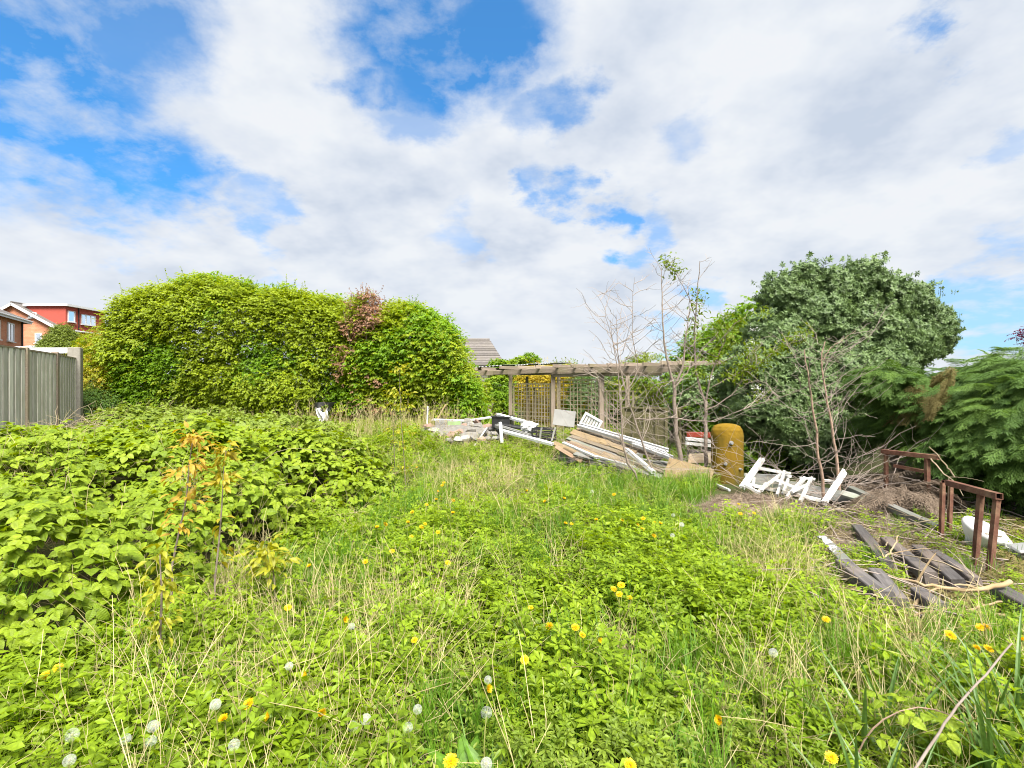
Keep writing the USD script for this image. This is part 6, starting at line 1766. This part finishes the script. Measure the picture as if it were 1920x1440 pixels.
def blades(rng, n=42, R=.09, L=(.14, .34), w=(.003, .0055), bend=1.0, seg=4, fold=0.0, lean=.35):
    """Grass blades that arch over."""
    mb = MB(); V, F = [], []; base = 0
    for k in range(n):
        a = rng.uniform(0, 2 * PI); b = np.array([math.cos(a), math.sin(a), 0]) * R * math.sqrt(rng.uniform())
        h = rng.uniform(*L); ww = rng.uniform(*w); az = rng.uniform(0, 2 * PI); l0 = rng.uniform(0, lean); bd = rng.uniform(.3, 1.3) * bend
        t = np.linspace(0, 1, seg + 1); th = l0 + bd * t ** 1.4
        ds = h / seg
        r_ = np.concatenate([[0], np.cumsum(np.sin(th[:-1]) * ds)]); z_ = np.concatenate([[0], np.cumsum(np.cos(th[:-1]) * ds)])
        hd = np.array([math.cos(az), math.sin(az), 0]); sd_ = np.array([-hd[1], hd[0], 0])
        c = b + r_[:, None] * hd + z_[:, None] * np.array([0, 0, 1.0])
        wd = ww * (1 - t ** 2.2) * .5 * (1 + .0 * t) + .0003
        if fold:
            nrm_ = np.stack([-np.cos(th)[:, None] * hd + np.sin(th)[:, None] * np.array([0, 0, 1.0])], 0)[0]
            v = np.stack([c - sd_ * wd[:, None] + nrm_ * (wd * fold)[:, None], c, c + sd_ * wd[:, None] + nrm_ * (wd * fold)[:, None]], 1).reshape(-1, 3)
            for i in range(seg):
                q = i * 3
                F += [(base + q, base + q + 1, base + q + 4), (base + q, base + q + 4, base + q + 3), (base + q + 1, base + q + 2, base + q + 5), (base + q + 1, base + q + 5, base + q + 4)]
        else:
            v = np.stack([c - sd_ * wd[:, None], c + sd_ * wd[:, None]], 1).reshape(-1, 3)
            for i in range(seg):
                q = base + i * 2; F += [(q, q + 1, q + 3), (q, q + 3, q + 2)]
        V.append(v); base += len(v)
    return mb.add(np.vstack(V), np.array(F))

def stalks(rng, n=9, R=.12, L=(.22, .6), r=.0016, lean=.75):
    """Dead pale stalks, bent and broken, some with fine side branches."""
    mb = MB()
    for k in range(n):
        a = rng.uniform(0, 2 * PI); b = np.array([math.cos(a), math.sin(a), 0]) * R * math.sqrt(rng.uniform())
        h = rng.uniform(*L); az = rng.uniform(0, 2 * PI); th = abs(rng.normal(0, lean)); th = min(th, 1.35)
        d = np.array([math.cos(az) * math.sin(th), math.sin(az) * math.sin(th), math.cos(th)])
        t = np.linspace(0, 1, 5)[:, None]
        q = b + d * h * t + np.array([d[0], d[1], -.5]) * .22 * h * t ** 2 + np.cumsum(rng.normal(0, .008, (5, 3)), 0)
        mb.tube(q, np.linspace(r * 1.25, r * .6, 5), 3, cap=False)
        if rng.uniform() < .5:
            for j in range(int(rng.integers(2, 6))):
                i = int(rng.integers(2, 5)); d2 = unit(d + rng.normal(0, .55, 3)); le = h * rng.uniform(.1, .28)
                mb.tube([q[i], q[i] + d2 * le * .5 + rng.normal(0, .004, 3), q[i] + d2 * le], [r * .7, r * .55, r * .35], 3, cap=False)
    return mb

HEAP = Polygon([(.72, 10.3), (.68, 9.2), (1.35, 8.4), (2.2, 7.6), (3.0, 7.7), (3.3, 8.6), (1.4, 10.6)])
def inside(x, y):
    """Where weeds can grow: not within the thicket, not under the hedge."""
    h = THICKET.h(x, y)
    heap = (((x - 2.82) / .8) ** 2 + ((y - 5.95) / .45) ** 2 < 1) | ((x > y * .70) & (y > 3.2) & (x < 9)) | ((x > y * .385) & (y > 5.5)) | (((x + 1.2) / .95) ** 2 + ((y - 11.5) / .85) ** 2 < 1) 
    pts = shapely.points(x, y)
    heap |= shapely.contains(HEAP, pts)
    heap |= (x > y * (.60 + .10 * (fbm(np.stack([x * 1.6, y * 1.6, 0 * x], -1), 2, 71) - .5))) & (y > 3.05) & (y < 5.8)
    return (h < .22) & (y < 14.5 - .2 * np.abs(x)) & (x > -9.5) & ~heap

def scatter(dens, rng, ylim, rule=None, xw=1.12, pad=.7):
    """Random spots in the part of the garden that the picture takes in and a little around it; dens: per square metre."""
    y0, y1 = ylim
    area = (y1 - y0) * 2 * (y1 * xw + pad); n = int(area * dens)
    x = rng.uniform(-(y1 * xw + pad), y1 * xw + pad, n); y = rng.uniform(y0, y1, n)
    ok = (np.abs(x) < y * xw + pad) & inside(x, y)
    if rule is not None:
        ok &= rng.uniform(0, 1, n) < rule(x, y)
    return x[ok], y[ok]

def nz(x, y, f, s):
    return fbm(np.stack([x * f, y * f, 0 * x], -1), 3, s)
def straw_rule(x, y):
    """Where the old growth shows most: patches, and left of the middle."""
    return np.clip(sstep(.42, .62, nz(x, y, .9, 61)) * .8 + .5 * np.exp(-((x + 1.0) / .7) ** 2 - ((y - 2.9) / 1.0) ** 2) + .32 * np.exp(-((x + .2) / 1.0) ** 2 - ((y - 6.6) / 2.2) ** 2) + .6 * np.exp(-((x - 2.2) / .7) ** 2 - ((y - 2.2) / .8) ** 2) + .10, 0, 1)
def lush_rule(x, y):
    return np.clip(1.1 * sstep(.36, .52, nz(x, y, 1.0, 63)) - .45 * straw_rule(x, y) + .25 - .8 * grass_rule(x, y), .06, 1)
def grass_rule(x, y):
    g = np.exp(-((x - 1.55) / 1.1) ** 2 - ((y - 7.0) / 1.25) ** 2) + np.exp(-((x - 2.3) / .9) ** 2 - ((y - 7.3) / .6) ** 2) + .9 * np.exp(-((x - 2.55) / .75) ** 2 - ((y - 2.75) / .4) ** 2) + .6 * np.exp(-((x + 1.4) / .7) ** 2 - ((y - 4.6) / .9) ** 2)
    return np.clip(g + .12 + .5 * sstep(.5, .65, nz(x, y, .8, 65)), 0, 1)

def cover(name, label, cat, protos, spots, size, rng, tilt=.16, lift=0.0):
    x = np.concatenate([s[0] for s in spots]); y = np.concatenate([s[1] for s in spots])
    s = np.concatenate([rng.uniform(*size, len(a[0])) * a[2] for a in spots])
    # lower at the edge of the thicket, where it is shaded
    n = len(x)
    z = unit(np.array([0, 0, 1.0]) + rng.normal(0, tilt, (n, 3)) * [1, 1, 0])
    mx = len(protos); idx = rng.integers(0, mx, n)
    instancer(numbered('/World', name), protos, idx, np.stack([x, y, G(x, y) + lift], -1), orient(z, rng), s, label, cat, 'stuff')
    return n

W1 = [(weed_clump(rng), M['weed']) for _ in range(6)]
W2 = [(weed_clump(rng, stems=16, h=(.05, .17), L=.028, k=6, T=LANCE, slim=.4, levels=3), M['weed_dull']) for _ in range(4)]
W3 = [(weed_clump(rng, stems=10, h=(.10, .22), L=.036, k=7, T=LANCE, slim=.34, levels=4), M['weed']) for _ in range(3)]
bands = [((.45, 2.6), 1.0), ((2.6, 4.6), .9), ((4.6, 8.0), .68), ((8.0, 14.5), .55)]
def spots_for(d, rule, grow=(1, 1, 1.0, .95)):
    out = []
    for (yl, k), g in zip(bands, grow):
        x, y = scatter(d * k, rng, yl, rule); out.append((x, y, g))
    return out
cnt = {}
cnt['weeds'] = cover('leafy_weeds', 'lime green leafy weeds carpeting the middle of the garden', 'weeds', W1, spots_for(44, lush_rule), (.8, 1.25), rng)
cnt['low'] = cover('low_weeds', 'low dull green fine leaved weeds among the grass', 'weeds', W2, spots_for(30, lambda x, y: 1.05 - .5 * lush_rule(x, y)), (.8, 1.3), rng)
cnt['fine'] = cover('whorled_weeds', 'weeds with narrow whorled leaves among the leafy ones', 'weeds', W3, spots_for(12, lambda x, y: .3 + .6 * sstep(.45, .6, nz(x, y, 1.3, 67))), (.8, 1.2), rng)
cnt['dock'] = cover('broad_leaves', 'broad dock and dandelion leaves low among the weeds', 'weeds', [(broad_clump(rng), M['grass']) for _ in range(4)], [(*scatter(9, rng, (.45, 3.2)), 1.0), (*scatter(2.2, rng, (3.2, 8)), 1.0)], (.6, 1.1), rng)
GR = [(blades(rng), M['grass']) for _ in range(5)]
cnt['grass'] = cover('grass', 'green grass tufts, thickest before the timber heap', 'grass', GR, spots_for(46, grass_rule, (1, 1, 1.05, .95)), (.7, 1.15), rng)
ST = [(stalks(rng), M['straw']) for _ in range(7)]
cnt['straw'] = cover('dead_stalks', 'pale dead stalks of last year standing and leaning through the weeds', 'dead grass', ST, spots_for(34, straw_rule, (1, 1, 1.0, 1.0)), (.6, 1.1), rng)
DG = [(blades(rng, n=30, R=.10, L=(.14, .36), w=(.0018, .0035), bend=1.5, lean=.9), M['straw']) for _ in range(4)]
cnt['dry'] = cover('dry_grass', 'dry straw coloured grass bent over in patches', 'dead grass', DG, spots_for(20, straw_rule), (.7, 1.2), rng)
# odd weeds and grass among the rubbish on the right
y = rng.uniform(3.0, 5.6, 240); x = y * rng.uniform(.6, 1.0, 240); ok = nz(x, y, 1.5, 91) > .5
instancer(numbered('/World', 'rubbish_weeds'), W1[:3] + GR[:3], rng.integers(0, 6, ok.sum()), np.stack([x, y, G(x, y)], -1)[ok], orient(np.tile([0, 0, 1.0], (ok.sum(), 1)), rng), rng.uniform(.5, .85, ok.sum()), 'scattered weeds and grass growing through the rubbish at right', 'weeds', 'stuff')
# stalks and grass that come up through the thicket
q_, _ = THICKET.sample(420, rng, (2.1, 11), .02)
qh = np.maximum(q_[:, 2] - G(q_[:, 0], q_[:, 1]) - .28, 0)
instancer(numbered('/World', 'thicket_stalks'), ST + GR[:2], rng.integers(0, len(ST) + 2, len(q_)), q_ - [0, 0, .28], orient(unit(np.array([0, 0, 1.0]) + rng.normal(0, .2, q_.shape)), rng), rng.uniform(.7, 1.2, len(q_)), 'dead stalks and grass poking up through the bramble thicket', 'dead grass', 'stuff')
# long stalks at the back edge, before the hedge
x = rng.uniform(-5.5, -.6, 80); y = rng.uniform(10.8, 13.0, 80); ok = THICKET.h(x, y) < .1
cnt['tall'] = cover('tall_dead_grass', 'tall dry grass stalks along the foot of the hedge', 'dead grass', [(stalks(rng, n=6, L=(.35, .8), r=.003, lean=.2), M['straw']) for _ in range(3)], [(x[ok], y[ok], 1.0)], (.8, 1.1), rng, tilt=.08)

# strap leaved clump in the right corner
def strap_plant(label, c, n, rng, L=(.35, .6)):
    t = thing('strap_leaved_plant', label, 'plant')
    for k in range(n):
        m = blades(rng, n=1, R=.10, L=L, w=(.013, .021), bend=.9, seg=7, fold=.35, lean=.8)
        v, f = m.mesh()
        part(t, 'leaf', (v + [c[0], c[1], float(G(*c))], f), M['strap'], smooth=False)
for lb, c, n, L in (('iris like strap leaved plant filling the bottom right corner', (1.72, 1.72), 44, (.35, .7)), ('strap leaved clump left of the leaning grey stick', (1.18, 1.62), 22, (.3, .55)), ('strap leaved clump behind the leaning grey stick, at the right edge', (2.02, 2.05), 28, (.4, .65)), ('single fan of strap leaves near the low bramble shoot', (1.45, 2.05), 18, (.35, .6))):
    strap_plant(lb, c, n, rng, L)
def bramble_shoot():
    rng = np.random.default_rng(7)
    t = thing('bramble_shoot', 'low bramble shoot with pale three part leaves among the strap leaves', 'bramble shoot')
    stem = resample([[1.30, 1.95, .02], [1.38, 1.93, .22], [1.52, 1.90, .30], [1.68, 1.88, .24]], 10)
    part(t, 'stem', MB().tube(stem, np.linspace(.0035, .002, 10), 5), M['bark_red'])
    for k in range(11):
        i = int(rng.integers(2, 10)); v, f = trefoil(rng, TOOTH, .045).mesh()
        a = rng.uniform(0, 2 * PI); R = rz(a) @ frame_x((0, 0, 0), unit((1, 0, rng.normal(.05, .25))), roll=rng.normal(0, .25))
        part(t, 'leaf', (v @ R.T + stem[i] + rng.normal(0, .02, 3), f), M['bramble'])
bramble_shoot()

# ------------------------------------------------------------------ dandelions: flowers and clocks
def flower_proto(seed, half=False):
    rng = np.random.default_rng(seed)
    pos, d, nr, ln = [], [], [], []
    for ring, (m, r0, L_, el) in enumerate(((26, .003, .0195, .02), (22, .003, .016, .28), (16, .002, .012, .6), (10, .001, .008, 1.0))):
        for j in range(m):
            a = 2 * PI * (j + .5 * (ring % 2)) / m + rng.normal(0, .05); e = el + rng.normal(0, .08) + (.7 if half else 0)
            dd = np.array([math.cos(a) * math.cos(e), math.sin(a) * math.cos(e), math.sin(e)])
            pos.append(np.array([math.cos(a), math.sin(a), 0]) * r0 + [0, 0, .001 * ring]); d.append(dd); nr.append(unit(np.array([0, 0, 1]) - dd * math.sin(e))); ln.append(L_ * rng.uniform(.9, 1.1))
    ln = np.array(ln)
    return strew(leaf_shape(rows=((.5, .42), (.92, .46)), fold=.1, droop=.0), np.array(pos), np.array(d), np.array(nr), ln, .0042)
def calyx():
    a = np.arange(14) * 2 * PI / 14
    d = np.stack([np.cos(a) * .75, np.sin(a) * .75, .65 + 0 * a], -1)
    v, f = strew(LEAF1, np.stack([np.cos(a), np.sin(a), 0 * a - .8], -1) * [.003, .003, .012], d, np.stack([-np.cos(a), -np.sin(a), 1 + 0 * a], -1), .014, .004)
    return MB().add(v, f).tube([(0, 0, -.012), (0, 0, -.004), (0, 0, 0)], [.004, .006, .005], 8)
def clock_proto(seed, keep=1.0):
    rng = np.random.default_rng(seed); n = 180
    k = np.arange(n) + .5; ph = np.arccos(1 - 2 * k / n); th = PI * (1 + 5 ** .5) * k
    d = np.stack([np.cos(th) * np.sin(ph), np.sin(th) * np.sin(ph), np.cos(ph)], -1)
    d = d[(d[:, 2] > -.75) & (rng.uniform(0, 1, n) < keep)]
    rods, tops = MB(), MB(); R0, R1 = .004, .0165
    for x in d:
        s_ = unit(np.cross(x, rand_dirs(rng, 1)[0])); 
        rods.add([x * R0 - s_ * .00025, x * R0 + s_ * .00025, x * R1 + s_ * .0002, x * R1 - s_ * .0002], [(0, 1, 2, 3)])
        u = unit(np.cross(x, [.3, .5, .8])); w_ = np.cross(x, u)
        m = 11; a = np.arange(m) * 2 * PI / m + rng.uniform(0, 1)
        e = (np.cos(a)[:, None] * u + np.sin(a)[:, None] * w_) * .0058 + x * (R1 + .0042)
        sidew = np.cross(x, unit(e - x * R1)) * .00026
        c0 = x * R1
        v = np.stack([np.broadcast_to(c0, e.shape), e - sidew, e + sidew], 1).reshape(-1, 3)
        tops.add(v, np.arange(3 * m).reshape(-1, 3))
    return rods, tops
def dandelion(name, label, cat, head, tilt_dir, size, kind, seed, group):
    """Stem from the ground up to the head, and the head."""
    rng = np.random.default_rng(seed)
    head = np.asarray(head, float)
    t = thing(name, label, cat, M4(None, head), group=group)
    z = unit(tilt_dir); x = unit(np.cross([.2, 1, .1], z)); R = np.stack([x, np.cross(z, x), z], 1) * size
    foot = np.array([rng.normal(0, .03), rng.normal(.02, .03), float(G(head[0], head[1])) - head[2] - .01])
    q = resample([foot, foot * .45 + rng.normal(0, .01, 3), -z * .012 * size], 7)
    part(t, 'stem', MB().tube(q, np.linspace(.0028, .002, 7), 6), M['stem'])
    def tr(me): return (np.asarray(me[0]) @ R.T, me[1])
    if kind == 'flower':
        part(t, 'petals', tr(FL[seed % 4]), M['petal'], kind='stuff'); part(t, 'calyx', tr(CX.mesh()), M['calyx'])
    else:
        rd, tp = CL[seed % 3]
        part(t, 'core', tr(trimesh_core), M['stem'], smooth=True); part(t, 'seeds', tr(rd.mesh()), M['pappus'], kind='stuff'); part(t, 'pappus', tr(tp.mesh()), M['pappus'], kind='stuff')
    return t
_c = trimesh.creation.icosphere(2, .0055); trimesh_core = (np.array(_c.vertices), np.array(_c.faces))
FL = [flower_proto(1), flower_proto(2), flower_proto(3), flower_proto(4, True)]; CX = calyx()
CL = [clock_proto(1, .95), clock_proto(2, .7), clock_proto(3, .42)]
def depth_of(py, h, px):
    """Depth at which a head h metres above the ground shows at that height."""
    d = 4.0
    for _ in range(30):
        x = (px - 960) / FPX * d
        d = .5 * d + .5 * max((EYE - h - float(G(x, d))) * FPX / max(py - 720, 20), .5)
    return d
near = [  # x, y, label
    (19, 1145, 'yellow dandelion at the left edge under the bramble leaves'), (109, 1252, 'upper of a pair of dandelions at lower left by the dead stalks'), (86, 1265, 'lower, flat lying one of the dandelion pair at lower left'),
    (420, 1349, 'yellow dandelion just below a white clock, lower left'), (540, 1139, 'dandelion in dry stalks below the bushy orange seedling'), (646, 1162, 'dandelion seen side on, touching a white clock'),
    (575, 1265, 'half open dandelion below and left of the middle, side on'), (505, 1344, 'tilted dandelion left of a pair of white clocks at the bottom'), (777, 1200, 'small dandelion above the bottom middle weeds'),
    (914, 1291, 'dandelion left of the bottom centre, under the tilted one'), (845, 1427, 'large dandelion cut by the bottom edge'), (1030, 1176, 'large wide open dandelion, biggest in the middle'),
    (984, 1237, 'dandelion facing the viewer just below the biggest one'), (1151, 1104, 'left flower of the dandelion trio right of centre'), (1161, 1114, 'middle flower of the dandelion trio right of centre'), (1180, 1123, 'lowest flower of the dandelion trio right of centre'),
    (1127, 1201, 'small dandelion below the dandelion trio'), (1079, 1176, 'closing dandelion right of the biggest one'), (995, 1139, 'small dandelion in straw above the biggest one'), (1350, 1350, 'half open dandelion near the bottom, right of centre'),
    (1182, 1434, 'dandelion at the bottom edge right of centre'), (1549, 1161, 'dandelion at the edge of weeds left of the dark post end'), (1782, 1190, 'largest dandelion of the right corner group'), (1830, 1217, 'left of two dandelions side by side in the right corner'),
    (1854, 1216, 'right of two dandelions side by side in the right corner'), (1838, 1176, 'left of the two overlapping dandelions by the dark post'), (1850, 1175, 'right of the two overlapping dandelions by the dark post'), (1914, 1199, 'dandelion cut by the right edge'),
    (1559, 1420, 'dandelion low among dead stalks left of the strap leaves'), (685, 1053, 'dandelion in grass at the right end of the brambles'), (735, 1033, 'dandelion above and right of the one at the end of the brambles'), (580, 1062, 'dandelion beside the bushy orange seedling'), (840, 1055, 'lone dandelion in the centre of the garden')]
mid = [(987, 921), (1022, 941), (1057, 935), (1151, 927), (1118, 975), (1060, 982), (1072, 982), (1167, 975), (1196, 984), (1206, 972), (1205, 992), (1227, 982), (1238, 982), (1226, 1004), (832, 905), (829, 910), (821, 922), (850, 938), (800, 946), (818, 937), (773, 960), (849, 962), (765, 980), (797, 982), (791, 988), (707, 989), (723, 983), (771, 1006), (821, 998), (782, 877), (1385, 945), (1414, 962), (1388, 963), (1092, 1190), (1165, 1097), (465, 1320), (602, 1339)]
clocks = [(404, 1321, 'white dandelion clock just above a yellow flower, lower left'), (439, 1397, 'big dandelion clock near the bottom edge, lower left'), (283, 1390, 'dandelion clock in a loose group at lower left, rightmost'), (235, 1386, 'dandelion clock in a loose group at lower left, leftmost'),
          (130, 1426, 'large dandelion clock cut by the bottom left edge'), (135, 1378, 'dandelion clock above the large one at the bottom left'), (287, 1362, 'upper dandelion clock of the loose group at lower left'), (659, 1175, 'dandelion clock touching a side on yellow flower'),
          (661, 1362, 'left and larger of the pair of white clocks at the bottom'), (686, 1349, 'right of the pair of white clocks at the bottom'), (783, 1330, 'oval dandelion clock standing above another, bottom middle'), (765, 1364, 'see-through dandelion clock under the oval one'),
          (542, 1249, 'small dandelion clock left of a half open yellow flower'), (915, 1275, 'grey-green clock directly above a yellow dandelion'), (912, 1336, 'tattered dandelion clock left of bottom centre'), (912, 1432, 'dandelion clock cut by the bottom edge left of centre'),
          (1450, 1224, 'lone dandelion clock in lime weeds at right'), (1262, 966, 'highest of three dandelion clocks in the middle distance'), (1278, 984, 'middle of three dandelion clocks in the middle distance'), (1261, 1004, 'lowest of three dandelion clocks in the middle distance'), (1110, 922, 'far dandelion clock in the thick grass'), (645, 1183, 'faint dandelion clock under the touching pair')][:21]
rng = np.random.default_rng(121)
for i, (px, py, lb) in enumerate(near):
    h = .24 + .05 * rng.uniform(); d = depth_of(py, h, px); p = P(px, py, d)
    side = 'side on' in lb or 'tilted' in lb or 'half open' in lb
    tl_ = unit([rng.normal(0, .25) + (.9 if side else 0) * rng.choice([-1, 1]), -.55 if not side else -.7, 1.0 if not side else .45])
    if 'facing' in lb or 'large wide' in lb: tl_ = unit([0, -.75, .8])
    big = 1.12 if 'large' in lb else .7 if 'small' in lb else .9
    dandelion('dandelion', lb, 'flower', p, tl_, big, 'flower', i if not side else i * 4 + 3, 'yellow dandelions in the weeds')
ORD = ['leftmost', 'second from left', 'third from left', 'fourth from left', 'fifth from left', 'sixth from left', 'seventh from left', 'eighth from left', 'ninth from left', 'tenth from left', 'eleventh from left', 'twelfth from left', 'thirteenth from left', 'fourteenth from left', 'fifteenth from left', 'sixteenth from left', 'seventeenth from left']
def patch(px, py):
    return 'in the patch right of the brambles' if px < 900 and py < 1020 else 'at the brown clippings' if px > 1300 else 'before the timber heap' if py < 1020 else 'half hidden low in the near weeds'
for w_ in sorted({patch(*q) for q in mid}):
    row = sorted(q for q in mid if patch(*q) == w_)
    for i, (px, py) in enumerate(row):
        d = depth_of(py, .24 + .05 * rng.uniform(), px)
        dandelion('dandelion', f'small yellow dandelion {w_}, {ORD[i]}', 'flower', P(px, py, d), unit([rng.normal(0, .4), -.5, 1]), rng.uniform(.75, 1.05), 'flower', 40 + i + int(px), f'small dandelions {w_}')
for i, (px, py, lb) in enumerate(clocks):
    h = .27 + .05 * rng.uniform(); d = depth_of(py, h, px); p = P(px, py, d)
    dandelion('dandelion_clock', lb, 'seed head', p, unit([rng.normal(0, .2), rng.normal(0, .2), 1]), rng.uniform(.75, 1.0), 'clock', i, 'white dandelion clocks in the weeds')
def violets():
    for k, (px, py) in enumerate(((263, 1252), (255, 1234))):
        d = depth_of(py, .17, px); p = P(px, py, d); r = np.random.default_rng(k)
        t = thing('violet_flower', ['lower', 'upper'][k] + ' of two small violet flowers in the lower left weeds', 'flower', M4(None, p))
        part(t, 'stem', MB().tube([(0, 0, -.17), (.004, 0, -.08), (0, 0, 0)], .0012, 4), M['stem'])
        for j in range(5):
            a = j * 2 * PI / 5; dd = np.array([[math.cos(a), math.sin(a) - .2, .3]])
            part(t, 'petal', MB().add(*strew(OBOV, np.zeros((1, 3)), dd, np.array([[0, -.5, 1.0]]), .012, .011)), M['violet'])
violets()
